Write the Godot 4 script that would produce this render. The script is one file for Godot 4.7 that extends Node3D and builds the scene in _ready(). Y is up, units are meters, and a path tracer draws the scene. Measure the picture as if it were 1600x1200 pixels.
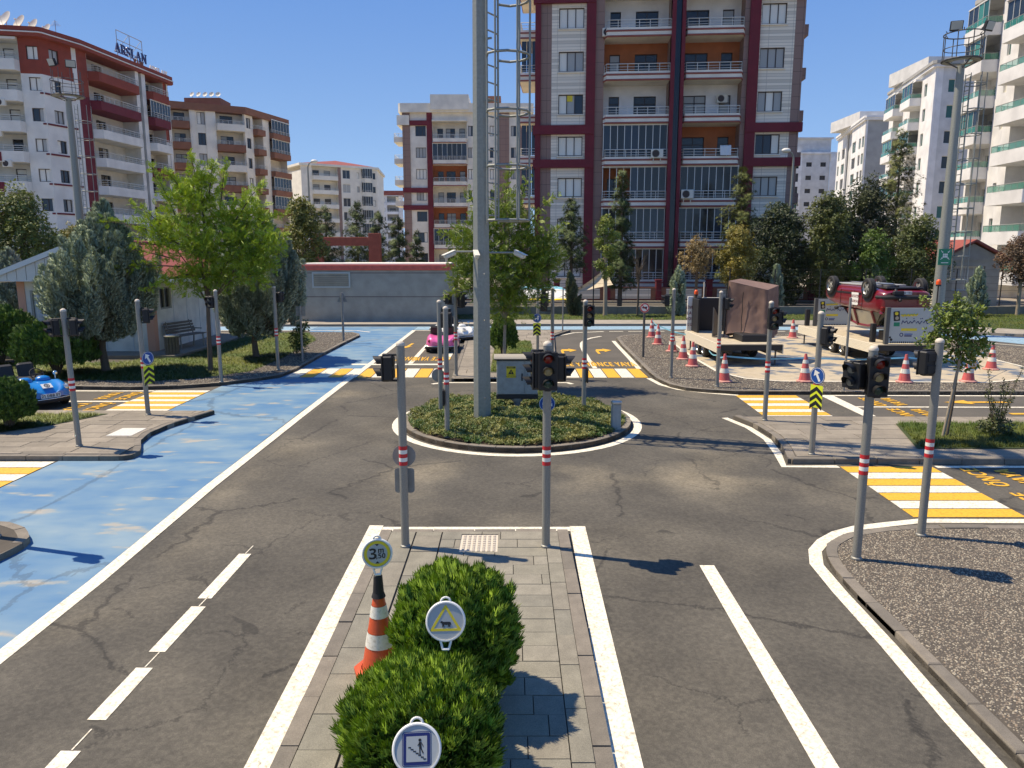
extends Node3D
# A children's traffic training park seen from a balcony: metres, y up, the camera looks along -z.

class MB:
	var v := PackedVector3Array()
	var nn := PackedVector3Array()
	var uv := PackedVector2Array()
	var xf := Transform3D()
	func tri(a: Vector3, b: Vector3, c: Vector3, na: Vector3, nb: Vector3, nc: Vector3, ua := Vector2.ZERO, ub := Vector2.ZERO, uc := Vector2.ZERO):
		if (b - a).cross(c - a).dot(na + nb + nc) > 0.0:
			var t = b; b = c; c = t
			t = nb; nb = nc; nc = t
			var w = ub; ub = uc; uc = w
		v.append(xf * a); v.append(xf * b); v.append(xf * c)
		var m = xf.basis
		nn.append((m * na).normalized()); nn.append((m * nb).normalized()); nn.append((m * nc).normalized())
		uv.append(ua); uv.append(ub); uv.append(uc)
	func quad(a: Vector3, b: Vector3, c: Vector3, d: Vector3, n: Vector3):
		tri(a, b, c, n, n, n, Vector2(0, 1), Vector2(1, 1), Vector2(1, 0))
		tri(a, c, d, n, n, n, Vector2(0, 1), Vector2(1, 0), Vector2(0, 0))
	func quad_auto(a: Vector3, b: Vector3, c: Vector3, d: Vector3, outw: Vector3):
		var n = (b - a).cross(c - a)
		if n.length() < 1e-9: n = (c - a).cross(d - a)
		n = n.normalized()
		if n.dot(outw) < 0: n = -n
		quad(a, b, c, d, n)
	func box(c: Vector3, s: Vector3, r := 0.0):
		var h = s / 2.0
		r = minf(r, minf(h.x, minf(h.y, h.z)) * 0.9)
		for ax in 3:
			var b1 = (ax + 1) % 3
			var b2 = (ax + 2) % 3
			for sg in [-1.0, 1.0]:
				var n = Vector3.ZERO; n[ax] = sg
				var p = []
				for q in [[-1, -1], [1, -1], [1, 1], [-1, 1]]:
					var w = Vector3.ZERO
					w[ax] = sg * h[ax]; w[b1] = q[0] * (h[b1] - r); w[b2] = q[1] * (h[b2] - r)
					p.append(c + w)
				quad(p[0], p[1], p[2], p[3], n)
			if r > 0.0:
				for s1 in [-1.0, 1.0]:
					for s2 in [-1.0, 1.0]:
						var n = Vector3.ZERO; n[b1] = s1; n[b2] = s2
						var p = []
						for q in [[-1, 0], [1, 0], [1, 1], [-1, 1]]:
							var w = Vector3.ZERO
							w[ax] = q[0] * (h[ax] - r)
							w[b1] = s1 * (h[b1] - (0.0 if q[1] == 0 else r)); w[b2] = s2 * (h[b2] - (r if q[1] == 0 else 0.0))
							p.append(c + w)
						quad(p[0], p[1], p[2], p[3], n.normalized())
		if r > 0.0:
			for sx in [-1.0, 1.0]:
				for sy in [-1.0, 1.0]:
					for sz in [-1.0, 1.0]:
						var n = Vector3(sx, sy, sz).normalized()
						tri(c + Vector3(sx * h.x, sy * (h.y - r), sz * (h.z - r)), c + Vector3(sx * (h.x - r), sy * h.y, sz * (h.z - r)), c + Vector3(sx * (h.x - r), sy * (h.y - r), sz * h.z), n, n, n)
	func span(a: Vector3, b: Vector3, r := 0.0):
		box((a + b) / 2.0, (b - a).abs(), r)
	func prism(poly: PackedVector2Array, y0: float, y1: float, bottom := false, bevel := 0.0):
		var idx = Geometry2D.triangulate_polygon(poly)
		var top = poly
		for i in range(0, idx.size(), 3):
			var q = []
			for k in 3: q.append(Vector3(top[idx[i + k]].x, y1, top[idx[i + k]].y))
			tri(q[0], q[1], q[2], Vector3.UP, Vector3.UP, Vector3.UP)
			if bottom:
				for k in 3: q[k].y = y0
				tri(q[0], q[1], q[2], Vector3.DOWN, Vector3.DOWN, Vector3.DOWN)
		var cw = 1.0 if Geometry2D.is_polygon_clockwise(poly) else -1.0
		for i in poly.size():
			var a = poly[i]
			var b = poly[(i + 1) % poly.size()]
			var d = (b - a).normalized()
			var n = Vector3(d.y, 0, -d.x) * -cw
			quad(Vector3(a.x, y0, a.y), Vector3(b.x, y0, b.y), Vector3(b.x, y1, b.y), Vector3(a.x, y1, a.y), n)
	func flat(poly: PackedVector2Array, y: float, uvr = null):
		var idx = Geometry2D.triangulate_polygon(poly)
		for i in range(0, idx.size(), 3):
			var q = []
			var w = []
			for k in 3:
				var p = poly[idx[i + k]]
				q.append(Vector3(p.x, y, p.y))
				w.append(Vector2((p.x - uvr.position.x) / uvr.size.x, (p.y - uvr.position.y) / uvr.size.y) if uvr else Vector2.ZERO)
			tri(q[0], q[1], q[2], Vector3.UP, Vector3.UP, Vector3.UP, w[0], w[1], w[2])
	func shape(poly: PackedVector2Array, z0: float, z1: float):   # outline in x,y pushed out to z1
		var idx = Geometry2D.triangulate_polygon(poly)
		for i in range(0, idx.size(), 3):
			var q = []
			for k in 3: q.append(Vector3(poly[idx[i + k]].x, poly[idx[i + k]].y, z1))
			tri(q[0], q[1], q[2], Vector3.BACK, Vector3.BACK, Vector3.BACK)
			for k in 3: q[k].z = z0
			tri(q[0], q[1], q[2], Vector3.FORWARD, Vector3.FORWARD, Vector3.FORWARD)
		var cw = 1.0 if Geometry2D.is_polygon_clockwise(poly) else -1.0
		for i in poly.size():
			var a = poly[i]
			var b = poly[(i + 1) % poly.size()]
			var d = (b - a).normalized()
			quad(Vector3(a.x, a.y, z0), Vector3(b.x, b.y, z0), Vector3(b.x, b.y, z1), Vector3(a.x, a.y, z1), Vector3(d.y, -d.x, 0) * -cw)
	func tube(pts: Array, radii: Array, sides := 8, caps := true, squash := 1.0):
		var n = pts.size()
		var rings = []
		var prev = Vector3.ZERO
		var dirs = []
		for i in n:
			var d: Vector3 = (pts[mini(i + 1, n - 1)] - pts[maxi(i - 1, 0)]).normalized()
			dirs.append(d)
			if prev == Vector3.ZERO:
				prev = (Vector3.RIGHT if absf(d.x) < 0.9 else Vector3.BACK)
			var a = (prev - d * prev.dot(d)).normalized()
			prev = a
			var b = d.cross(a)
			var ring = []
			for k in sides:
				var t = TAU * k / sides
				ring.append((a * cos(t) + b * sin(t) * squash))
			rings.append(ring)
		for i in n - 1:
			for k in sides:
				var k2 = (k + 1) % sides
				var p00 = pts[i] + rings[i][k] * radii[i]
				var p01 = pts[i] + rings[i][k2] * radii[i]
				var p10 = pts[i + 1] + rings[i + 1][k] * radii[i + 1]
				var p11 = pts[i + 1] + rings[i + 1][k2] * radii[i + 1]
				tri(p00, p01, p11, rings[i][k], rings[i][k2], rings[i + 1][k2])
				tri(p00, p11, p10, rings[i][k], rings[i + 1][k2], rings[i + 1][k])
		if caps:
			for e in [[0, -1.0], [n - 1, 1.0]]:
				if radii[e[0]] > 0.001:
					var nd = dirs[e[0]] * e[1]
					for k in sides:
						tri(pts[e[0]], pts[e[0]] + rings[e[0]][k] * radii[e[0]], pts[e[0]] + rings[e[0]][(k + 1) % sides] * radii[e[0]], nd, nd, nd)
	func rod(a: Vector3, b: Vector3, r: float, sides := 6):
		tube([a, b], [r, r], sides)
	func lathe(pr: Array, segs := 16, smooth := false, arc := TAU):   # pr: Vector2(radius, y), from bottom to top
		var nr = []
		for i in pr.size():
			var d: Vector2 = pr[mini(i + 1, pr.size() - 1)] - pr[maxi(i - 1, 0)]
			nr.append(Vector2(d.y, -d.x).normalized())
		for i in pr.size() - 1:
			var d: Vector2 = pr[i + 1] - pr[i]
			var fn = Vector2(d.y, -d.x).normalized()
			for k in segs:
				var t0 = arc * k / segs
				var t1 = arc * (k + 1) / segs
				var q = func(w, t): return Vector3(w.x * cos(t), w.y, w.x * sin(t))
				var n0 = nr[i] if smooth else fn
				var n1 = nr[i + 1] if smooth else fn
				tri(q.call(pr[i], t0), q.call(pr[i], t1), q.call(pr[i + 1], t1), q.call(n0, t0), q.call(n0, t1), q.call(n1, t1))
				tri(q.call(pr[i], t0), q.call(pr[i + 1], t1), q.call(pr[i + 1], t0), q.call(n0, t0), q.call(n1, t1), q.call(n1, t0))
	func ball(c: Vector3, r: Vector3, segs := 12, rows := 7):
		var g = []
		for i in rows + 1:
			var a = PI * i / rows
			var row = []
			for k in segs: row.append(c + Vector3(sin(a) * cos(TAU * k / segs) * r.x, -cos(a) * r.y, sin(a) * sin(TAU * k / segs) * r.z))
			g.append(row)
		grid(g, true, c)
	func grid(g: Array, closed := false, inside = null):   # rows of points, smooth normals; turned away from «inside» or kept as (row x column)
		var nr = g.size()
		var nc = g[0].size()
		var ns = []
		for i in nr:
			var row = []
			for k in nc:
				var l = g[i][(k - 1 + nc) % nc if closed else maxi(k - 1, 0)]
				var r = g[i][(k + 1) % nc if closed else mini(k + 1, nc - 1)]
				var u = g[mini(i + 1, nr - 1)][k]
				var d = g[maxi(i - 1, 0)][k]
				var n: Vector3 = (r - l).cross(u - d)
				if n.length() < 1e-10:
					n = (g[i][k] - inside) if inside != null else Vector3.UP
				n = n.normalized()
				if inside != null and n.dot(g[i][k] - inside) < 0: n = -n
				row.append(n)
			ns.append(row)
		for i in nr - 1:
			for k in (nc if closed else nc - 1):
				var k2 = (k + 1) % nc
				var us = [Vector2(float(k) / (nc - 1), float(i) / (nr - 1)), Vector2(float(k + 1) / (nc - 1), float(i) / (nr - 1)), Vector2(float(k + 1) / (nc - 1), float(i + 1) / (nr - 1)), Vector2(float(k) / (nc - 1), float(i + 1) / (nr - 1))]
				tri(g[i][k], g[i][k2], g[i + 1][k2], ns[i][k], ns[i][k2], ns[i + 1][k2], us[0], us[1], us[2])
				tri(g[i][k], g[i + 1][k2], g[i + 1][k], ns[i][k], ns[i + 1][k2], ns[i + 1][k], us[0], us[2], us[3])
	func mesh() -> ArrayMesh:
		var m = ArrayMesh.new()
		if v.size() == 0: return m
		var a = []
		a.resize(Mesh.ARRAY_MAX)
		a[Mesh.ARRAY_VERTEX] = v
		a[Mesh.ARRAY_NORMAL] = nn
		a[Mesh.ARRAY_TEX_UV] = uv
		m.add_surface_from_arrays(Mesh.PRIMITIVE_TRIANGLES, a)
		return m

var M := {}
var rng := RandomNumberGenerator.new()
var meshes := {}

func V2(a: Array) -> PackedVector2Array:
	var p = PackedVector2Array()
	for q in a: p.append(Vector2(q[0], q[1]))
	return p

func put(parent: Node, nm: String, what, mat: Material, xf := Transform3D()) -> MeshInstance3D:
	var o = MeshInstance3D.new()
	o.name = nm
	o.mesh = what.mesh() if what is MB else what
	if mat: o.material_override = mat
	o.transform = xf
	parent.add_child(o, true)
	return o

func thing(nm: String, label: String, cat: String, at := Vector3.ZERO, turn := 0.0, group := "") -> Node3D:
	var o = Node3D.new()
	o.name = nm
	add_child(o, true)
	o.position = at
	o.rotation.y = turn
	tag(o, label, cat, group)
	return o

func tag(o: Node, label: String, cat: String, group := ""):
	o.set_meta("label", label)
	o.set_meta("category", cat)
	if group: o.set_meta("group", group)

func struct(nm: String, what, mat: Material) -> MeshInstance3D:
	var o = put(self, nm, what, mat)
	o.set_meta("kind", "structure")
	return o

func snode(nm: String) -> Node3D:
	var o = Node3D.new()
	o.name = nm
	add_child(o, true)
	o.set_meta("kind", "structure")
	return o

func copy(o: Node3D, at: Vector3, turn: float, label: String) -> Node3D:
	var c = o.duplicate()
	c.name = String(o.name).rstrip("0123456789")
	add_child(c, true)
	c.position = at
	c.rotation.y = turn
	c.set_meta("label", label)
	return c

func lin(r: float, g: float, b: float, a := 1.0) -> Color:
	var c = Color(r, g, b).linear_to_srgb()
	c.a = a
	return c

func mat(nm: String, c: Color, rough := 0.8, metal := 0.0) -> StandardMaterial3D:
	var m = StandardMaterial3D.new()
	m.resource_name = nm
	var l = c.srgb_to_linear()
	m.albedo_color = lin(l.r, l.g * 0.97, l.b * 0.85, c.a)   # the photograph's warm white balance, alike for every material
	m.roughness = rough
	m.metallic = metal
	M[nm] = m
	return m

func noise_tex(c0: Color, c1: Color, freq: float, oct := 4, size := 512, seed_ := 1, type := FastNoiseLite.TYPE_SIMPLEX_SMOOTH, stops = null, contrast := 0.5) -> NoiseTexture2D:
	var f = FastNoiseLite.new()
	f.seed = seed_
	f.frequency = freq
	f.fractal_octaves = oct
	f.noise_type = type
	var t = NoiseTexture2D.new()
	t.width = size
	t.height = size
	t.seamless = true
	t.noise = f
	var g = Gradient.new()
	if stops:
		g.offsets = PackedFloat32Array(stops[0])
		g.colors = PackedColorArray(stops[1])
	else:
		g.offsets = PackedFloat32Array([0.5 - contrast / 2, 0.5 + contrast / 2])
		g.colors = PackedColorArray([c0, c1])
	t.color_ramp = g
	return t

func lg(a: float) -> Color: return lin(a, a, a)
func gray(a: float) -> Color: return Color(a, a, a)

# base colour times a coarse and a fine noise, both mapped in the world
func rich(nm: String, c: Color, rough: float, coarse: Texture2D, cs: float, fine: Texture2D = null, fs := 1.0, bump := 0.0, local := false) -> StandardMaterial3D:
	var m = mat(nm, c, rough)
	m.albedo_texture = coarse
	m.uv1_triplanar = true
	m.uv1_world_triplanar = not local
	m.uv1_scale = Vector3.ONE * cs
	if fine:
		m.detail_enabled = true
		m.detail_blend_mode = BaseMaterial3D.BLEND_MODE_MUL
		m.detail_albedo = fine
		m.detail_uv_layer = BaseMaterial3D.DETAIL_UV_2
		m.uv2_triplanar = true
		m.uv2_world_triplanar = not local
		m.uv2_scale = Vector3.ONE * fs
	if bump > 0.0:
		m.heightmap_enabled = true
		m.heightmap_texture = coarse
		m.heightmap_scale = bump
	return m

func _ready():
	# ---- camera, sky, sun, exposure
	var cam = Camera3D.new()
	cam.name = "camera"
	cam.position = Vector3(0, 3.5, 0)
	cam.rotation.x = -atan(206.0 / 1180.0)
	cam.fov = 53.9
	cam.near = 0.05
	cam.far = 1500.0
	add_child(cam)
	var sky_mat = ProceduralSkyMaterial.new()
	sky_mat.sky_top_color = lin(0.058, 0.18, 0.54)
	sky_mat.sky_horizon_color = lin(0.37, 0.57, 0.80)
	sky_mat.sky_curve = 0.15
	sky_mat.ground_bottom_color = lin(0.16, 0.15, 0.14)
	sky_mat.ground_horizon_color = lin(0.30, 0.31, 0.32)
	var sky = Sky.new()
	sky.sky_material = sky_mat
	var env = Environment.new()
	env.background_mode = Environment.BG_SKY
	env.sky = sky
	env.tonemap_mode = Environment.TONE_MAPPER_LINEAR
	env.tonemap_exposure = 1.25
	env.sdfgi_enabled = true
	env.ssao_enabled = true
	env.ssil_enabled = true
	env.fog_enabled = true
	env.fog_density = 0.00008
	env.fog_light_color = lin(0.62, 0.66, 0.72)
	var we = WorldEnvironment.new()
	we.name = "world"
	we.environment = env
	add_child(we)
	var sun = DirectionalLight3D.new()
	sun.name = "sun"
	sun.light_energy = 1.6
	sun.light_color = Color(1.0, 0.94, 0.85)
	sun.light_angular_distance = 0.5
	sun.shadow_enabled = true
	sun.look_at_from_position(Vector3.ZERO, Vector3(0.495, -0.857, 0.142))
	add_child(sun)
	rng.seed = 20240
	materials()
	ground()
	islands()
	paint()
	site_back()
	cabin()
	wc_block()
	red_apartments()
	left_apartments()
	right_apartments()
	kiosk()
	traffic_lights()
	road_signs()
	roundabout_things()
	masts_and_lamps()
	toy_cars()
	trailers()
	cones()
	front_objects()
	bench_and_bin()
	plants()

func materials():
	var fine = noise_tex(lg(0.74), lg(1.0), 0.12, 3, 512, 5, FastNoiseLite.TYPE_SIMPLEX_SMOOTH, null, 0.7)
	var soft = noise_tex(lg(0.82), lg(1.0), 0.012, 5, 512, 9, FastNoiseLite.TYPE_SIMPLEX_SMOOTH, null, 0.6)
	var grit = noise_tex(lg(0.55), lg(1.0), 0.25, 2, 512, 7, FastNoiseLite.TYPE_VALUE, null, 0.8)
	var worn = noise_tex(Color.WHITE, Color.WHITE, 0.02, 5, 1024, 21, FastNoiseLite.TYPE_SIMPLEX_SMOOTH, [[0.0, 0.24, 0.34, 0.5, 1.0], [Color(0.80, 0.78, 0.74), Color(0.86, 0.84, 0.8), Color(0.93, 0.92, 0.90), Color(0.985, 0.98, 0.97), Color.WHITE]])
	M.fine = fine; M.soft = soft; M.grit = grit; M.worn = worn
	rich("asphalt", lin(0.148, 0.134, 0.115), 0.92, soft, 0.11, grit, 1.6)
	rich("ground_dust", lin(0.46, 0.41, 0.33), 0.95, soft, 0.07, fine, 0.8)
	rich("white_paint", lin(0.84, 0.80, 0.71), 0.7, worn, 0.9, fine, 3.0)
	M.white_paint.detail_albedo = craze_tex()
	M.white_paint.uv2_scale = Vector3.ONE * 0.8
	rich("yellow_paint", lin(0.80, 0.45, 0.035), 0.65, worn, 0.8)
	rich("kerb_concrete", lin(0.31, 0.275, 0.235), 0.9, soft, 0.7, grit, 2.5)
	rich("kerb_concrete_dark", lin(0.25, 0.225, 0.195), 0.9, soft, 0.7, grit, 2.5)
	for k in 4:
		rich("slab%d" % k, [lin(0.345, 0.325, 0.27), lin(0.315, 0.30, 0.255), lin(0.375, 0.35, 0.295), lin(0.335, 0.31, 0.26)][k], 0.9, soft, 0.5 + 0.07 * k, grit, 2.2)
	for k in 3:
		rich("far_slab%d" % k, [lin(0.38, 0.335, 0.28), lin(0.42, 0.37, 0.31), lin(0.34, 0.30, 0.25)][k], 0.92, soft, 0.3, grit, 1.5)
	rich("joint_sand", lin(0.10, 0.09, 0.08), 0.95, soft, 0.8)
	rich("gravel_bed", lin(0.125, 0.108, 0.088), 0.95, soft, 0.4, grit, 3.2, 0.0)
	M.pebble = mat("pebble", Color.WHITE, 0.75)
	M.pebble.vertex_color_use_as_albedo = true
	rich("soil", lin(0.11, 0.082, 0.055), 0.97, soft, 0.6, grit, 2.0)
	rich("lawn_base", lin(0.075, 0.105, 0.028), 0.97, soft, 0.6, grit, 2.0)
	rich("plaza_concrete", lin(0.56, 0.48, 0.36), 0.85, noise_tex(Color.WHITE, Color.WHITE, 0.008, 5, 1024, 31, FastNoiseLite.TYPE_SIMPLEX_SMOOTH, [[0.0, 0.30, 0.40, 0.55, 1.0], [Color(0.42, 0.55, 0.80), Color(0.60, 0.68, 0.84), Color(0.88, 0.89, 0.92), Color.WHITE, Color(0.93, 0.92, 0.9)]]), 0.12, fine, 1.2)
	rich("far_pavement", lin(0.42, 0.38, 0.33), 0.92, soft, 0.2, fine, 1.0)
	rich("concrete_wall", lin(0.27, 0.25, 0.215), 0.92, soft, 0.4, fine, 1.5)
	# galvanised and painted metal
	rich("galvanised", lin(0.33, 0.33, 0.32), 0.55, noise_tex(lg(0.72), lg(1.0), 0.06, 3, 512, 12, FastNoiseLite.TYPE_CELLULAR, null, 0.9), 2.2)
	M.galvanised.metallic = 0.35
	rich("mast_steel", lin(0.31, 0.325, 0.31), 0.5, noise_tex(lg(0.86), lg(1.0), 0.03, 4, 512, 13), 0.8)
	M.mast_steel.metallic = 0.25
	mat("dark_steel", lin(0.10, 0.10, 0.105), 0.55, 0.3)
	mat("cap_cream", lin(0.60, 0.54, 0.47), 0.6)
	mat("band_red", lin(0.55, 0.02, 0.03), 0.45)
	mat("band_white", lin(0.80, 0.80, 0.78), 0.45)
	mat("signal_black", lin(0.009, 0.009, 0.0095), 0.55)
	mat("lens_red", lin(0.20, 0.012, 0.008), 0.18)
	mat("lens_amber", lin(0.34, 0.29, 0.16), 0.2)
	mat("lens_green", lin(0.012, 0.045, 0.042), 0.18)
	mat("lens_clear", lin(0.20, 0.20, 0.18), 0.2)
	rich("sign_back", lin(0.26, 0.27, 0.275), 0.5, soft, 1.2)
	mat("sign_blue", lin(0.012, 0.075, 0.34), 0.4)
	mat("sign_navy", lin(0.012, 0.018, 0.13), 0.4)
	mat("sign_white", lin(0.78, 0.79, 0.80), 0.4)
	mat("sign_yellow", lin(0.72, 0.58, 0.02), 0.42)
	mat("sign_pale", lin(0.40, 0.43, 0.45), 0.35)
	mat("sign_orange", lin(0.85, 0.33, 0.02), 0.4)
	mat("sign_green", lin(0.01, 0.22, 0.12), 0.4)
	mat("print_black", lin(0.012, 0.012, 0.013), 0.5)
	mat("lime", lin(0.72, 0.80, 0.03), 0.4)
	rich("cabinet_grey", lin(0.36, 0.385, 0.40), 0.5, soft, 1.0)
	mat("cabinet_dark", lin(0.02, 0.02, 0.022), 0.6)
	rich("cabinet_roof", lin(0.40, 0.37, 0.33), 0.85, fine, 2.0)
	# cones
	rich("cone_orange", lin(0.64, 0.10, 0.03), 0.5, soft, 2.0)
	rich("cone_pink", lin(0.60, 0.12, 0.12), 0.6, soft, 2.0)
	rich("cone_white", lin(0.78, 0.78, 0.77), 0.45, worn, 1.4)
	rich("cone_base_pink", lin(0.66, 0.33, 0.29), 0.65, soft, 2.0)
	mat("rubber", lin(0.018, 0.018, 0.019), 0.75)
	mat("chrome", lin(0.80, 0.80, 0.80), 0.12, 1.0)
	for q in [["toy_blue", lin(0.004, 0.20, 0.62)], ["toy_pink", lin(0.80, 0.14, 0.40)], ["toy_white", lin(0.80, 0.80, 0.78)], ["car_red", lin(0.17, 0.006, 0.014)]]:
		var m = mat(q[0], q[1], 0.32)
		m.clearcoat_enabled = true
		m.clearcoat = 0.8
		m.clearcoat_roughness = 0.06
	mat("glass_dark", lin(0.012, 0.016, 0.018), 0.06)
	mat("car_glass_cream", lin(0.42, 0.38, 0.30), 0.1)
	mat("seat_black", lin(0.02, 0.02, 0.02), 0.6)
	rich("alloy", lin(0.62, 0.63, 0.64), 0.3, soft, 3.0)
	M.alloy.metallic = 0.7
	rich("deck_wood", lin(0.60, 0.52, 0.40), 0.85, soft, 0.6, fine, 1.5)
	mat("rail_alu", lin(0.74, 0.69, 0.60), 0.5)
	mat("trailer_black", lin(0.014, 0.014, 0.016), 0.6)
	mat("ramp_grey", lin(0.10, 0.10, 0.10), 0.5)
	rich("tarp", lin(0.25, 0.16, 0.135), 0.85, soft, 0.5, fine, 4.0)
	rich("beige_cloth", lin(0.56, 0.48, 0.36), 0.85, soft, 0.7)
	mat("tape_blue", lin(0.22, 0.55, 0.75), 0.6)
	mat("beacon_orange", lin(0.80, 0.10, 0.01), 0.3)
	mat("panel_white", lin(0.80, 0.81, 0.82), 0.45)
	mat("board_grey", lin(0.42, 0.46, 0.48), 0.5)
	mat("board_post", lin(0.085, 0.088, 0.09), 0.6)
	mat("teal_floor", lin(0.02, 0.20, 0.26), 0.5)
	# buildings
	rich("wall_white", lin(0.82, 0.83, 0.90), 0.9, soft, 0.08)
	rich("wall_offwhite", lin(0.80, 0.80, 0.80), 0.9, soft, 0.08)
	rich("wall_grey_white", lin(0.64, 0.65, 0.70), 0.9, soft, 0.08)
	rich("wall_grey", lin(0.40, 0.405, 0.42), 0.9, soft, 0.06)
	rich("wall_cream", lin(0.86, 0.82, 0.76), 0.9, soft, 0.08)
	rich("wall_red", lin(0.29, 0.058, 0.035), 0.85, soft, 0.15)
	rich("wall_maroon", lin(0.17, 0.012, 0.024), 0.75, soft, 0.15)
	rich("wall_orange", lin(0.42, 0.14, 0.055), 0.88, soft, 0.15)
	rich("wall_brown", lin(0.27, 0.12, 0.075), 0.88, soft, 0.15)
	M.wall_tile = mat("wall_tile", lin(0.29, 0.19, 0.165), 0.7)
	M.wall_tile.albedo_texture = course_tex(128, 128, 1, 1, 0.55, 4)
	M.wall_brick = mat("wall_brick", lin(0.90, 0.83, 0.74), 0.88)
	M.wall_brick.albedo_texture = course_tex(64, 256, 8, 1, 0.74, 6)
	for q in [["wall_tile", 1.2], ["wall_brick", 0.62]]:
		var m = M[q[0]]
		m.uv1_triplanar = true
		m.uv1_world_triplanar = true
		m.uv1_scale = Vector3.ONE * q[1]
		m.heightmap_enabled = true
		m.heightmap_texture = m.albedo_texture
		m.heightmap_scale = 2.0
	mat("band_pink", lin(0.30, 0.10, 0.09), 0.85)
	mat("frame_dark", lin(0.035, 0.022, 0.02), 0.5)
	mat("frame_white", lin(0.75, 0.75, 0.74), 0.5)
	mat("rail_white", lin(0.70, 0.71, 0.72), 0.45)
	mat("rail_grey", lin(0.35, 0.36, 0.37), 0.45)
	mat("navy_glass", lin(0.006, 0.008, 0.022), 0.12)
	mat("curtain_white", lin(0.80, 0.78, 0.74), 0.12)
	mat("curtain_grey", lin(0.40, 0.40, 0.40), 0.1)
	mat("pane_dark", lin(0.02, 0.024, 0.03), 0.07)
	mat("pane_blue", lin(0.022, 0.034, 0.055), 0.07)
	mat("pane_green", lin(0.02, 0.10, 0.085), 0.07)
	mat("pane_green_lit", lin(0.05, 0.22, 0.18), 0.1)
	var rg = mat("rail_glass", Color(0.25, 0.65, 0.55, 0.45), 0.1)
	rg.transparency = BaseMaterial3D.TRANSPARENCY_ALPHA
	rich("roof_red", lin(0.30, 0.075, 0.06), 0.85, soft, 0.5)
	rich("coping_red", lin(0.62, 0.13, 0.10), 0.8, soft, 0.5)
	rich("cabin_white", lin(0.78, 0.76, 0.73), 0.85, soft, 0.25)
	mat("cabin_salmon", lin(0.66, 0.35, 0.25), 0.85)
	mat("joint_dark", lin(0.14, 0.10, 0.10), 0.9)
	rich("wc_grey", lin(0.36, 0.355, 0.33), 0.88, soft, 0.2)
	rich("pergola_red", lin(0.33, 0.085, 0.055), 0.85, soft, 0.3)
	mat("ac_white", lin(0.68, 0.67, 0.63), 0.6)
	mat("cloth_white", lin(0.7, 0.7, 0.72), 0.9)
	# plants
	rich("bark", lin(0.15, 0.115, 0.085), 0.95, soft, 2.0, fine, 6.0)
	rich("bark_pale", lin(0.40, 0.34, 0.27), 0.92, soft, 2.0, fine, 6.0)
	for q in ["leaf", "needle"]:
		var m = mat(q, Color.WHITE, 0.55 if q == "leaf" else 0.75)
		m.vertex_color_use_as_albedo = true
		m.backlight_enabled = true
		m.backlight = gray(0.62 if q == "leaf" else 0.45)
	rich("weathered_wood", lin(0.22, 0.19, 0.165), 0.9, soft, 1.5, fine, 5.0)

# fine crazing of thick road paint
func craze_tex() -> ImageTexture:
	var a = noise_img(0.014, 1, 1024, 1024, 61, FastNoiseLite.TYPE_CELLULAR, FastNoiseLite.RETURN_DISTANCE2_SUB)
	var w = noise_img(0.006, 3, 1024, 1024, 62)
	var out = PackedByteArray()
	out.resize(1024 * 1024)
	for i in out.size():
		var v = 255 - int(maxf(0.0, (w[i] - 140) * 0.35))
		if a[i] < 4 and w[i] > 95: v -= 60 if a[i] < 2 else 25
		out[i] = v
	return ImageTexture.create_from_image(Image.create_from_data(1024, 1024, false, Image.FORMAT_L8, out))

# an image of courses of blocks with darker joints; each block has a tone of its own
func course_tex(w: int, h: int, rows: int, per_row: int, joint: float, seed_: int) -> ImageTexture:
	var im = Image.create(w, h, false, Image.FORMAT_RGB8)
	var r = RandomNumberGenerator.new()
	r.seed = seed_
	im.fill(gray(joint))
	var rh = h / rows
	var cw = float(w) / per_row
	for i in rows:
		for k in per_row + 1:
			var x0 = int(k * cw + (cw / 2 if i % 2 and per_row > 1 else 0.0)) - (int(cw) if per_row > 1 and k == per_row and i % 2 else 0)
			var t = gray(r.randf_range(0.86, 1.0))
			var jw = 4 if rows > 1 else 3
			im.fill_rect(Rect2i(x0, i * rh, int(cw) - (1 if rows > 1 else jw), rh - jw), t)
	return ImageTexture.create_from_image(im)

# ------------------------------------------------------------------ ground
func noise_img(freq: float, oct: int, w: int, h: int, seed_: int, type := FastNoiseLite.TYPE_SIMPLEX_SMOOTH, ret := FastNoiseLite.RETURN_DISTANCE) -> PackedByteArray:
	var f = FastNoiseLite.new()
	f.seed = seed_
	f.frequency = freq
	f.fractal_octaves = oct
	f.noise_type = type
	if type == FastNoiseLite.TYPE_CELLULAR:
		f.cellular_return_type = ret
		f.domain_warp_enabled = true
		f.domain_warp_amplitude = 50.0
		f.domain_warp_frequency = 0.006
		f.domain_warp_fractal_octaves = 4
		f.fractal_type = FastNoiseLite.FRACTAL_NONE
	var im = f.get_image(w, h, false, false, false)
	im.convert(Image.FORMAT_L8)
	return im.get_data()

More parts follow.
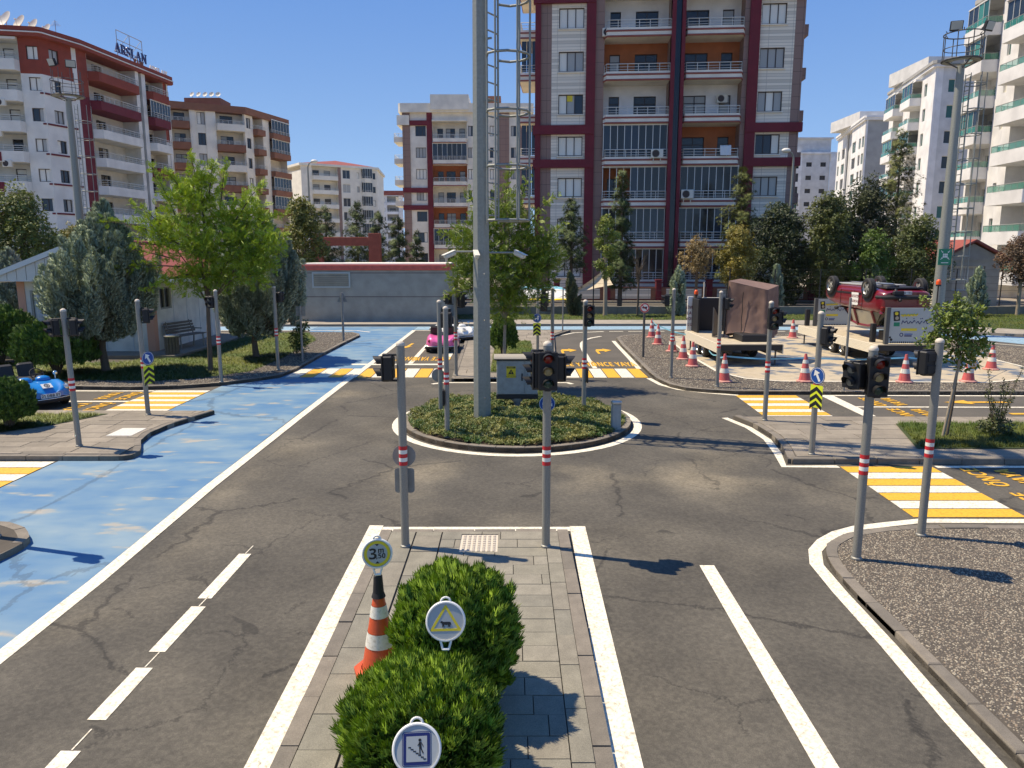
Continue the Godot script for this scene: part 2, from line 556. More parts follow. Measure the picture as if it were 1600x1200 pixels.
# worn asphalt of the junction: dust, darker patches and thin cracks, over the rectangle r
func junction_tex(r: Rect2, w: int, h: int) -> ImageTexture:
	var dust = noise_img(0.0032, 5, w, h, 3)
	var patch = noise_img(0.0055, 4, w, h, 14)
	var crack = noise_img(0.0030, 1, w, h, 8, FastNoiseLite.TYPE_CELLULAR, FastNoiseLite.RETURN_DISTANCE2_SUB)
	var hair = noise_img(0.0075, 1, w, h, 28, FastNoiseLite.TYPE_CELLULAR, FastNoiseLite.RETURN_DISTANCE2_SUB)
	var where = noise_img(0.003, 3, w, h, 77)
	var grain = noise_img(0.35, 2, w, h, 5, FastNoiseLite.TYPE_VALUE)
	var out = PackedByteArray()
	out.resize(w * h * 3)
	var i = 0
	for y in h:
		var zz = r.position.y + r.size.y * y / h
		var ez = clampf(minf(zz - r.position.y, r.end.y - zz) / 1.2, 0.0, 1.0)
		for x in w:
			var xx = r.position.x + r.size.x * x / w
			# dust gathers across the open middle of the junction, south of the roundabout
			var dm = exp(-pow((zz + 11.9) / 1.5, 2.0)) * (0.9 if xx > -3.0 and xx < 6.5 else 0.25)
			dm += 0.5 * exp(-pow((zz + 19.3) / 1.0, 2.0))
			dm += 0.45 * exp(-pow((xx + 4.1) / 0.35, 2.0)) * (1.0 if zz < -5.0 and zz > -24.0 else 0.0)
			var d = clampf((dust[i] - 118.0) / 90.0, 0.0, 1.0) * (0.20 + dm)
			var g = 0.78 + 0.26 * grain[i] / 255.0 + (patch[i] - 128.0) / 255.0 * 0.34
			var c = crack[i]
			if c < 2 and where[i] > 122:
				g *= 0.72 if c < 1 else 0.86
			elif hair[i] < 2 and where[i] < 112:
				g *= 0.78
			g = lerpf(1.0, g, ez)
			d *= ez
			out[i * 3] = int(clampf((112.0 + 56.0 * d) * g, 0, 255))
			out[i * 3 + 1] = int(clampf((107.5 + 50.0 * d) * g, 0, 255))
			out[i * 3 + 2] = int(clampf((99.0 + 38.0 * d) * g, 0, 255))
			i += 1
	return ImageTexture.create_from_image(Image.create_from_data(w, h, false, Image.FORMAT_RGB8, out))

# brushed blue paint, rubbed through to pale concrete in places
func blue_tex(r: Rect2, w: int, h: int) -> ImageTexture:
	var tone = noise_img(0.006, 4, w, h, 41)
	var w3 = w / 4
	var streak = noise_img(0.022, 5, w3 + 1, h, 43)
	var wear = noise_img(0.030, 5, w3 + 1, h, 47)
	var crack = noise_img(0.0025, 1, w, h, 18, FastNoiseLite.TYPE_CELLULAR, FastNoiseLite.RETURN_DISTANCE2_SUB)
	var out = PackedByteArray()
	out.resize(w * h * 3)
	var i = 0
	for y in h:
		var zz = r.position.y + r.size.y * y / h
		var near = 1.0 if zz > -21.0 else 0.55
		for x in w:
			var j = y * (w3 + 1) + x / 4
			var b = clampf((tone[i] - 84.0) / 120.0 * 0.5 + (streak[j] - 90.0) / 110.0 * 0.5, 0.0, 1.0)
			var k = clampf((wear[j] - 166.0) / 40.0, 0.0, 0.8) * near
			var cr = 0.86 if crack[i] < 2 else 1.0
			out[i * 3] = int(lerpf(lerpf(84.0, 146.0, b), 182.0, k) * cr)
			out[i * 3 + 1] = int(lerpf(lerpf(130.0, 168.0, b), 172.0, k) * cr)
			out[i * 3 + 2] = int(lerpf(lerpf(176.0, 184.0, b), 160.0, k) * cr)
			i += 1
	return ImageTexture.create_from_image(Image.create_from_data(w, h, false, Image.FORMAT_RGB8, out))

func rect(x0: float, z0: float, x1: float, z1: float) -> PackedVector2Array:
	return PackedVector2Array([Vector2(x0, z0), Vector2(x1, z0), Vector2(x1, z1), Vector2(x0, z1)])

func sheet(nm: String, polys: Array, y: float, m: Material, uvr = null) -> MeshInstance3D:
	var b = MB.new()
	for p in polys: b.flat(p, y, uvr)
	return struct(nm, b, m)

func ground():
	sheet("ground", [rect(-900, -1200, 900, 60)], -0.03, M.ground_dust)
	sheet("asphalt_road", [rect(-32, -37.2, 34, 3)], 0.0, M.asphalt)
	var r = Rect2(-4.42, -24.5, 12.0, 21.0)
	var jm = mat("junction_asphalt", Color(0.94, 0.94, 0.94), 0.92)
	jm.albedo_texture = junction_tex(r, 1170, 2048)
	jm.detail_enabled = true
	jm.detail_blend_mode = BaseMaterial3D.BLEND_MODE_MUL
	jm.detail_albedo = M.grit
	jm.detail_uv_layer = BaseMaterial3D.DETAIL_UV_2
	jm.uv2_triplanar = true
	jm.uv2_world_triplanar = true
	jm.uv2_scale = Vector3.ONE * 1.7
	sheet("junction_road", [rect(r.position.x, r.position.y, r.end.x, r.end.y)], 0.004, jm, r)
	var br = Rect2(-9.2, -36.0, 4.8, 33.0)
	var bm = mat("blue_paint", Color(0.93, 0.93, 0.93), 0.75)
	bm.albedo_texture = blue_tex(br, 512, 2048)
	sheet("blue_lane", [V2([[-7.7, -3.0], [-4.57, -3.0], [-4.57, -7.6], [-4.66, -11.0], [-4.69, -16.5], [-4.6, -20.0], [-4.53, -24.0], [-4.5, -35.9], [-9.2, -35.9], [-9.2, -34.1], [-7.7, -30.0]])], 0.006, bm, br)
	var far = rich("blue_paint_far", lin(0.27, 0.42, 0.58), 0.75, M.worn, 0.25)
	sheet("blue_track", [V2([[-32, -35.9], [-9.21, -35.9], [-9.21, -34.2], [-32, -34.2]]), V2([[-4.49, -35.9], [9.0, -36.2], [15.2, -35.6], [18.8, -33.4], [21.4, -31.3], [24.0, -29.0], [25.5, -25.0], [23.4, -24.6], [21.6, -27.2], [19.7, -29.0], [18.0, -32.2], [14.6, -34.2], [8.5, -34.6], [-4.49, -34.4]])], 0.006, far)
	sheet("street_behind", [rect(-80, -53.0, 90, -45.5)], 0.0, M.asphalt)

# kerb stones along a line; the stones stand from the ground to y1 and reach «w» to the right of the walking direction
func kerb(parent: Node, pts: Array, w: float, y1: float, stone := 0.75, m1: Material = null):
	var line = []
	for p in pts: line.append(Vector2(p[0], p[1]))
	# resample by length
	var acc = [0.0]
	for i in range(1, line.size()): acc.append(acc[i - 1] + line[i].distance_to(line[i - 1]))
	var total = acc[-1]
	var n = maxi(1, roundi(total / stone))
	var at = func(s):
		var i = 1
		while i < line.size() - 1 and acc[i] < s: i += 1
		var t = clampf((s - acc[i - 1]) / maxf(acc[i] - acc[i - 1], 1e-6), 0, 1)
		return line[i - 1].lerp(line[i], t)
	var nrm = func(s):
		var d: Vector2 = (at.call(minf(s + 0.08, total)) - at.call(maxf(s - 0.08, 0.0))).normalized()
		return Vector2(-d.y, d.x)
	for k in n:
		var s0 = total * k / n + 0.006
		var s1 = total * (k + 1) / n - 0.006
		var h = y1 + rng.randf_range(-0.006, 0.004)
		var poly = PackedVector2Array()
		var inner = []
		for j in 4:
			var s = lerpf(s0, s1, j / 3.0)
			poly.append(at.call(s))
			inner.push_front(at.call(s) + nrm.call(s) * w)
		for q in inner: poly.append(q)
		var b = MB.new()
		# a chamfered top edge: lower prism, then a slightly smaller cap
		b.prism(poly, 0.0, h - 0.012)
		var cap = Geometry2D.offset_polygon(poly, -0.012)
		if cap.size() == 1 and cap[0].size() == poly.size():
			b.prism(cap[0], h - 0.012, h)
			var c: PackedVector2Array = cap[0]
			for i in poly.size():
				var i2 = (i + 1) % poly.size()
				var best = 0
				for j in c.size():
					if c[j].distance_to(poly[i]) < c[best].distance_to(poly[i]): best = j
				var best2 = 0
				for j in c.size():
					if c[j].distance_to(poly[i2]) < c[best2].distance_to(poly[i2]): best2 = j
				var a0 = Vector3(poly[i].x, h - 0.012, poly[i].y)
				var a1 = Vector3(poly[i2].x, h - 0.012, poly[i2].y)
				var o = (a0 + a1) / 2.0 - Vector3(at.call((s0 + s1) / 2.0).x, 0, at.call((s0 + s1) / 2.0).y)
				b.quad_auto(a0, a1, Vector3(c[best2].x, h, c[best2].y), Vector3(c[best].x, h, c[best].y), Vector3.UP)
		put(parent, "kerb_stone", b, m1 if m1 else (M.kerb_concrete if rng.randf() < 0.65 else M.kerb_concrete_dark))

# slabs laid in rows over a polygon, each a piece of its own
func pave(parent: Node, poly: PackedVector2Array, o: Vector2, cw: Array, rh: float, y0: float, y1: float, mats: Array, gap := 0.008, along_x := true):
	var lo = poly[0]
	var hi = poly[0]
	for p in poly:
		lo = lo.min(p)
		hi = hi.max(p)
	var v = o.y
	while v < (hi.y if along_x else hi.x):
		var d = rh * rng.randf_range(0.97, 1.03)
		var u = o.x - rng.randf() * 0.35
		while u < (hi.x if along_x else hi.y):
			var w = cw[rng.randi() % cw.size()]
			var rc = rect(u + gap / 2, v + gap / 2, u + w - gap / 2, v + d - gap / 2) if along_x else rect(v + gap / 2, u + gap / 2, v + d - gap / 2, u + w - gap / 2)
			for piece in Geometry2D.intersect_polygons(rc, poly):
				if piece.size() >= 3 and not Geometry2D.triangulate_polygon(piece).is_empty():
					var area = 0.0
					for i in piece.size(): area += piece[i].cross(piece[(i + 1) % piece.size()])
					if absf(area) / 2.0 > 0.004:
						var b = MB.new()
						b.prism(piece, y0, y1 + rng.randf_range(-0.003, 0.002))
						put(parent, "paving_slab", b, mats[rng.randi() % mats.size()])
			u += w
		v += d

func slab_mats() -> Array: return [M.slab0, M.slab1, M.slab2, M.slab3]
func far_mats() -> Array: return [M.far_slab0, M.far_slab1, M.far_slab2]

func pebbles(nm: String, polys: Array, holes: Array, y: float, per_m2: float, size: float, most: int):
	var pm = MB.new()
	pm.ball(Vector3.ZERO, Vector3(1, 0.6, 0.8), 6, 4)
	var spots = []
	for poly in polys:
		var lo = poly[0]
		var hi = poly[0]
		for p in poly:
			lo = lo.min(p)
			hi = hi.max(p)
		var n = int((hi.x - lo.x) * (hi.y - lo.y) * per_m2)
		for i in n:
			var p = Vector2(rng.randf_range(lo.x, hi.x), rng.randf_range(lo.y, hi.y))
			if Geometry2D.is_point_in_polygon(p, poly) and holes.all(func(h): return not Geometry2D.is_point_in_polygon(p, h)) and spots.size() < most:
				spots.append(p)
	var tones = [lin(0.29, 0.25, 0.20), lin(0.22, 0.19, 0.155), lin(0.15, 0.127, 0.105), lin(0.40, 0.36, 0.29), lin(0.10, 0.088, 0.075), lin(0.24, 0.19, 0.145)]
	var mm = multi(pm.mesh(), spots.size())
	for i in spots.size():
		var b = Basis.from_euler(Vector3(rng.randf_range(-0.3, 0.3), rng.randf() * TAU, rng.randf_range(-0.3, 0.3))).scaled(Vector3.ONE * size * rng.randf_range(0.55, 1.25))
		mm.set_instance_transform(i, Transform3D(b, Vector3(spots[i].x, y, spots[i].y)))
		mm.set_instance_color(i, tones[rng.randi() % 6].srgb_to_linear())
	scatter(self, nm, mm, M.pebble)

func multi(mesh: Mesh, n: int) -> MultiMesh:
	var mm = MultiMesh.new()
	mm.transform_format = MultiMesh.TRANSFORM_3D
	mm.use_colors = true
	mm.mesh = mesh
	mm.instance_count = n
	return mm

func scatter(parent: Node, nm: String, mm: MultiMesh, m: Material) -> MultiMeshInstance3D:
	var o = MultiMeshInstance3D.new()
	o.name = nm
	o.multimesh = mm
	o.material_override = m
	parent.add_child(o, true)
	o.set_meta("kind", "stuff")
	return o

func islands():
	# front median: kerb stones, slabs, a patterned cover
	var med = snode("median_pavement")
	var b = MB.new()
	b.prism(rect(-1.6, -9.02, 0.66, -3.0), 0.0, 0.05)
	put(med, "bedding", b, M.joint_sand)
	kerb(med, [[-1.64, -3.0], [-1.64, -9.06]], 0.13, 0.075, 0.62)
	kerb(med, [[0.70, -9.06], [0.70, -3.0]], 0.13, 0.075, 0.62)
	kerb(med, [[-1.50, -9.06], [0.56, -9.06]], 0.10, 0.075, 0.5)
	pave(med, rect(-1.505, -8.955, -1.19, -3.0), Vector2(-8.955, -1.505), [0.42, 0.55, 0.62], 0.315, 0.02, 0.07, slab_mats(), 0.009, false)
	pave(med, rect(-1.185, -8.955, -0.86, -3.0), Vector2(-8.955, -1.185), [0.38, 0.5, 0.66], 0.325, 0.02, 0.07, slab_mats(), 0.009, false)
	var cover = rect(-0.62, -8.86, -0.17, -8.32)
	for q in Geometry2D.clip_polygons(rect(-0.855, -8.955, 0.40, -3.0), rect(-0.62, -8.955, -0.17, -8.32)):
		pave(med, q, Vector2(-0.855, -8.955), [0.36, 0.5, 0.62, 0.75], 0.25, 0.02, 0.07, slab_mats(), 0.008, true)
	pave(med, rect(-0.62, -8.955, -0.17, -8.87), Vector2(-0.62, -8.955), [0.45], 0.09, 0.02, 0.07, slab_mats(), 0.008, true)
	pave(med, rect(0.405, -8.955, 0.565, -3.0), Vector2(-8.955, 0.405), [0.5, 0.62], 0.16, 0.02, 0.07, slab_mats(), 0.008, false)
	var mc = MB.new()
	mc.prism(cover, 0.02, 0.062)
	for i in 7:
		for k in 9:
			mc.box(Vector3(-0.62 + 0.045 + i * 0.06, 0.067, -8.86 + 0.04 + k * 0.0575), Vector3(0.034, 0.014, 0.03), 0.004)
	var mo = put(self, "access_cover", mc, M.cap_cream)
	tag(mo, "beige access cover with raised checker pattern set in the front median paving", "access cover")
	# left tongue of pavement between the two side roads
	var poly3 = V2([[-16.0, -12.43], [-6.62, -12.43], [-6.5, -12.52], [-6.5, -12.75], [-6.6, -13.05], [-6.83, -13.5], [-6.95, -14.1], [-6.9, -14.8], [-6.7, -15.5], [-6.5, -16.15], [-16.0, -16.3]])
	var tongue = snode("left_pavement")
	b = MB.new()
	b.prism(poly3, 0.0, 0.085)
	put(tongue, "bedding", b, M.joint_sand)
	kerb(tongue, [[-6.5, -16.15], [-6.7, -15.5], [-6.9, -14.8], [-6.95, -14.1], [-6.83, -13.5], [-6.6, -13.05], [-6.48, -12.75], [-6.5, -12.5], [-6.64, -12.42], [-12.6, -12.42]], 0.12, 0.105, 0.62)
	pave(tongue, V2([[-12.6, -12.55], [-6.72, -12.55], [-6.74, -13.1], [-6.95, -13.5], [-7.07, -14.1], [-7.02, -14.8], [-6.82, -15.5], [-6.7, -16.1], [-12.6, -16.2]]), Vector2(-12.6, -16.2), [0.5, 0.75, 1.0], 0.36, 0.05, 0.1, far_mats(), 0.012)
	var pc = MB.new()
	pc.prism(V2([[-7.31, -14.05], [-7.41, -14.55], [-6.99, -14.6], [-6.9, -14.07]]) if false else V2([[-7.62, -13.8], [-7.62, -14.42], [-7.15, -14.42], [-7.15, -13.8]]), 0.05, 0.108)
	tag(put(self, "access_cover", pc, M.cone_white), "plain white square cover in the left paved tongue", "access cover")
	# lower left island, mostly out of frame
	var poly5 = V2([[-9.0, -9.25], [-6.5, -9.25], [-6.14, -9.05], [-5.88, -8.75], [-5.83, -8.5], [-5.95, -7.8], [-6.1, -6.9], [-9.0, -6.0]])
	var low = snode("lower_left_island")
	b = MB.new()
	b.prism(poly5, 0.0, 0.09)
	put(low, "gravel_bed", b, M.gravel_bed)
	kerb(low, [[-6.1, -6.2], [-6.05, -7.0], [-5.92, -7.8], [-5.82, -8.5], [-5.88, -8.77], [-6.14, -9.06], [-6.5, -9.26], [-9.0, -9.26]], -0.12, 0.105, 0.6)
	# lower right island of loose pebbles
	var edge6 = [[9.5, -9.2], [5.13, -9.22], [4.62, -9.11], [4.11, -8.91], [3.78, -8.6], [3.64, -8.29], [3.56, -7.9], [3.53, -7.3], [3.53, -6.3], [3.51, -5.3], [3.50, -4.2], [3.5, -3.0]]
	var right = snode("lower_right_island")
	var poly6 = V2(edge6 + [[9.5, -3.0]])
	b = MB.new()
	b.prism(poly6, 0.0, 0.055)
	put(right, "gravel_bed", b, M.gravel_bed)
	kerb(right, edge6, -0.12, 0.075, 0.58)
	pebbles("loose_pebbles", [V2([[8.5, -9.08], [5.15, -9.09], [4.66, -8.98], [4.2, -8.8], [3.88, -8.53], [3.77, -8.25], [3.69, -7.9], [3.66, -7.3], [3.66, -3.8], [8.5, -3.8]])], [], 0.053, 2600.0, 0.0115, 70000)
	# right tongue of pavement with a lawn
	var poly7 = V2([[4.68, -15.62], [4.9, -14.85], [4.95, -13.9], [4.84, -13.1], [4.62, -12.25], [16.0, -12.2], [16.0, -15.6]])
	var rt = snode("right_pavement")
	b = MB.new()
	b.prism(poly7, 0.0, 0.085)
	put(rt, "bedding", b, M.joint_sand)
	kerb(rt, [[4.7, -15.62], [4.9, -14.85], [4.95, -13.9], [4.84, -13.1], [4.62, -12.22], [16.0, -12.17]], 0.13 * -1.0, 0.105, 0.7)
	pave(rt, V2([[4.85, -15.5], [5.04, -14.85], [5.09, -13.9], [4.98, -13.1], [4.82, -12.37], [12.5, -12.34], [12.5, -15.5]]), Vector2(4.7, -15.5), [0.5, 0.75, 1.0], 0.38, 0.05, 0.1, far_mats(), 0.012)
	sheet("right_lawn", [V2([[7.7, -14.8], [12.6, -14.8], [12.6, -12.85], [7.1, -12.85]])], 0.112, M.lawn_base)
	# far right plaza of exposed aggregate with a concrete floor
	var edge8 = [[5.2, -31.7], [4.5, -31.2], [4.24, -30.5], [4.1, -28.0], [4.03, -24.5], [3.97, -21.9], [3.98, -20.5], [4.15, -19.5], [4.45, -19.0], [4.9, -18.72], [5.6, -18.5], [7.6, -18.46], [20.0, -18.4]]
	var poly8 = V2(edge8 + [[21.0, -22.0], [18.8, -26.5], [16.5, -29.5], [13.0, -31.5], [9.0, -32.0]])
	var pl = snode("plaza_island")
	b = MB.new()
	b.prism(poly8, 0.0, 0.085)
	put(pl, "gravel_bed", b, M.gravel_bed)
	kerb(pl, edge8, -0.13, 0.105, 0.8)
	var floor8 = V2([[6.5, -31.0], [6.1, -28.0], [5.95, -24.5], [5.95, -21.5], [6.4, -20.4], [7.2, -19.95], [12.6, -19.75], [14.3, -20.4], [15.4, -22.0], [15.6, -25.0], [14.5, -28.5], [12.5, -31.0]])
	sheet("plaza_floor", [floor8], 0.092, M.plaza_concrete)
	b = MB.new()
	for i in floor8.size() - 1:
		if i == 0: continue
		var p = floor8[i]
		var q = floor8[i + 1]
		if p.y < -30.5 and q.y < -30.5: continue
		var d = (q - p).normalized().orthogonal() * 0.05
		b.flat(PackedVector2Array([p - d, q - d, q + d, p + d]), 0.097 + 0.0003 * i)
	struct("plaza_edge_line", b, M.white_paint)
	pebbles("plaza_pebbles", [poly8], [floor8], 0.085, 700.0, 0.018, 45000)
	# pavement behind the roundabout
	var poly9 = V2([[-1.66, -20.4], [-1.85, -30.0], [-1.75, -33.6], [2.6, -33.45], [1.75, -31.3], [1.4, -24.3], [1.4, -20.4]])
	var bk = snode("rear_median_pavement")
	b = MB.new()
	b.prism(poly9, 0.0, 0.085)
	put(bk, "bedding", b, M.joint_sand)
	kerb(bk, [[-1.75, -33.6], [-1.85, -30.0], [-1.66, -20.4], [1.4, -20.4], [1.42, -24.3], [1.75, -31.3], [2.6, -33.45]], 0.12 * -1.0, 0.105, 0.8)
	pave(bk, V2([[-1.62, -33.3], [-1.72, -30.0], [-1.54, -20.53], [1.28, -20.53], [1.28, -24.3], [1.6, -31.3], [2.3, -33.3]]), Vector2(-1.7, -33.3), [0.7, 1.0, 1.3], 0.6, 0.05, 0.1, far_mats(), 0.016)
	sheet("rear_median_lawn", [rect(-0.62, -29.0, 0.72, -21.4)], 0.112, M.lawn_base)
	# roundabout: kerb ring and planted soil
	var ring = []
	for k in 41:
		var t = TAU * k / 40
		ring.append([0.1 + 2.36 * cos(t), -15.45 + 2.52 * sin(t)])
	var ra = snode("roundabout_island")
	b = MB.new()
	b.prism(V2(ring.slice(0, 40)), 0.0, 0.09)
	put(ra, "soil", b, M.soil)
	kerb(ra, ring, 0.12, 0.115, 0.52)
	# the long left park strip: gravel, lawn, cabin platform
	var edge4 = [[-24.0, -19.35], [-11.7, -19.25], [-9.81, -19.1], [-8.67, -19.3], [-7.7, -19.75], [-7.05, -20.4], [-6.55, -21.05], [-6.42, -22.3], [-6.46, -25.8], [-6.42, -29.0], [-6.36, -31.4], [-6.5, -32.0], [-6.9, -32.6]]
	var poly4 = V2(edge4 + [[-32.0, -33.9], [-32.0, -19.4]])
	var pk = snode("left_park_island")
	b = MB.new()
	b.prism(poly4, 0.0, 0.085)
	put(pk, "gravel_bed", b, M.gravel_bed)
	kerb(pk, edge4, -0.12, 0.105, 0.8)
	var lawn4 = V2([[-24.0, -20.1], [-11.6, -20.1], [-9.6, -20.0], [-8.5, -20.5], [-7.6, -21.7], [-7.5, -24.0], [-7.7, -29.5], [-8.6, -32.0], [-11.0, -32.4], [-11.0, -25.0], [-12.4, -23.3], [-24.0, -23.3]])
	sheet("left_lawn", [lawn4], 0.092, M.lawn_base)
	pebbles("park_pebbles", [poly4], [lawn4, rect(-40, -34, -11, -23.3)], 0.085, 700.0, 0.018, 26000)
	grass("left_lawn_grass", [lawn4], 0.095, 170.0, 30000)
	grass("right_lawn_grass", [V2([[7.75, -14.75], [12.5, -14.75], [12.5, -12.9], [7.2, -12.9]])], 0.112, 420.0, 5000)
	grass("rear_median_grass", [rect(-0.6, -28.9, 0.7, -21.5)], 0.112, 300.0, 4000)
	sheet("left_tongue_lawn", [V2([[-12.6, -15.6], [-8.6, -15.75], [-9.2, -14.6], [-10.2, -13.6], [-12.6, -13.1]])], 0.112, M.lawn_base)
	grass("left_tongue_grass", [V2([[-12.6, -15.55], [-8.7, -15.7], [-9.25, -14.6], [-10.2, -13.65], [-12.6, -13.15]])], 0.112, 420.0, 5000)

func blade_tuft() -> Mesh:
	if not meshes.has("tuft"):
		var b = MB.new()
		var r = RandomNumberGenerator.new()
		r.seed = 4
		for k in 9:
			var a = r.randf() * TAU
			var d = Vector3(cos(a), 0, sin(a))
			var s = d.cross(Vector3.UP) * 0.07
			var p = d * r.randf_range(0.0, 0.5)
			var t = p + d * r.randf_range(0.2, 0.7) + Vector3.UP * r.randf_range(0.6, 1.0)
			var n = (Vector3.UP + d * 0.4).normalized()
			b.tri(p - s, p + s, t, n, n, n)
		meshes.tuft = b.mesh()
	return meshes.tuft

func grass(nm: String, polys: Array, y: float, per_m2: float, most: int):
	var spots = []
	for poly in polys:
		var lo = poly[0]
		var hi = poly[0]
		for p in poly:
			lo = lo.min(p)
			hi = hi.max(p)
		for i in int((hi.x - lo.x) * (hi.y - lo.y) * per_m2):
			var p = Vector2(rng.randf_range(lo.x, hi.x), rng.randf_range(lo.y, hi.y))
			if Geometry2D.is_point_in_polygon(p, poly) and spots.size() < most: spots.append(p)
	var f = FastNoiseLite.new()
	f.seed = 5
	f.frequency = 0.5
	var mm = multi(blade_tuft(), spots.size())
	for i in spots.size():
		var s = rng.randf_range(0.06, 0.11)
		mm.set_instance_transform(i, Transform3D(Basis(Vector3.UP, rng.randf() * TAU).scaled(Vector3(s, s * rng.randf_range(0.6, 1.1), s)), Vector3(spots[i].x, y, spots[i].y)))
		var t = clampf(f.get_noise_2d(spots[i].x, spots[i].y) * 0.9 + 0.45 + rng.randf_range(-0.25, 0.25), 0, 1)
		var c = Color(0.085, 0.15, 0.022).lerp(Color(0.20, 0.22, 0.05), t)
		mm.set_instance_color(i, c)
	scatter(self, nm, mm, M.leaf)

# ------------------------------------------------------------------ painted markings
func band(b: MB, pts: Array, w: float, y: float):
	for i in pts.size() - 1:
		var p = Vector2(pts[i][0], pts[i][1])
		var q = Vector2(pts[i + 1][0], pts[i + 1][1])
		var np = (q - p).normalized().orthogonal()
		var n0 = np
		var n1 = np
		if i > 0: n0 = (np + (p - Vector2(pts[i - 1][0], pts[i - 1][1])).normalized().orthogonal()).normalized()
		if i < pts.size() - 2: n1 = (np + (Vector2(pts[i + 2][0], pts[i + 2][1]) - q).normalized().orthogonal()).normalized()
		b.flat(PackedVector2Array([p - n0 * w / 2, q - n1 * w / 2, q + n1 * w / 2, p + n0 * w / 2]), y)

func road_text(txt: String, at: Vector3, turn: float, h: float, stretch := 1.0):
	var t = TextMesh.new()
	var f = SystemFont.new()
	f.font_names = PackedStringArray(["Droid Sans"])
	f.font_weight = 700
	t.font = f
	t.text = txt
	t.font_size = 64
	t.pixel_size = h / 46.0
	t.depth = 0.004
	var bs = Basis(Vector3.UP, turn) * Basis(Vector3.RIGHT, -PI / 2) * Basis.from_scale(Vector3(stretch, 1, 1))
	var o = put(self, "road_lettering", t, M.yellow_paint, Transform3D(bs, at))
	o.set_meta("kind", "structure")

func flat_arrow(at: Vector3, turn: float, kind: String, s: float, sz := 0.0):
	var b = MB.new()
	if kind == "bent":
		b.flat(V2([[-0.55, 0.35], [-0.3, 0.35], [-0.3, -0.1], [0.3, -0.1], [0.3, -0.38], [-0.38, -0.38], [-0.55, -0.15]]), 0)
		b.flat(V2([[0.3, -0.5], [1.1, -0.24], [0.3, 0.04]]), 0)
	elif kind == "straight":
		b.flat(V2([[-0.9, -0.1], [0.4, -0.1], [0.4, 0.1], [-0.9, 0.1]]), 0)
		b.flat(V2([[0.4, -0.32], [1.2, 0.0], [0.4, 0.32]]), 0)
	else:
		b.flat(V2([[0.1, -0.9], [0.35, -0.9], [0.2, 0.1], [-0.05, 0.1]]), 0)
		b.flat(V2([[-0.35, 0.1], [0.45, 0.1], [-0.15, 0.75]]), 0)
	var o = put(self, "road_arrow", b, M.yellow_paint, Transform3D(Basis(Vector3.UP, turn).scaled(Vector3(s, 1, sz if sz > 0.0 else s)), at))
	o.set_meta("kind", "structure")

func crosswalk(x0: float, x1: float, z0: float, z1: float, n: int, first_yellow: bool, along_x: bool, skew := 0.0):
	var node = snode("crosswalk")
	for k in n:
		var b = MB.new()
		if along_x:
			var a = lerpf(z0, z1, float(k) / n)
			var c = lerpf(z0, z1, float(k + 1) / n) - 0.025
			b.flat(PackedVector2Array([Vector2(x0 + skew * k / n, a), Vector2(x1 + skew * k / n, a), Vector2(x1 + skew * (k + 1) / n, c), Vector2(x0 + skew * (k + 1) / n, c)]), 0.0105)
		else:
			var a = lerpf(x0, x1, float(k) / n)
			var c = lerpf(x0, x1, float(k + 1) / n) - 0.03
			b.flat(rect(a, z0, c, z1), 0.0105)
		put(node, "stripe", b, M.yellow_paint if (k % 2 == 0) == first_yellow else M.white_paint)

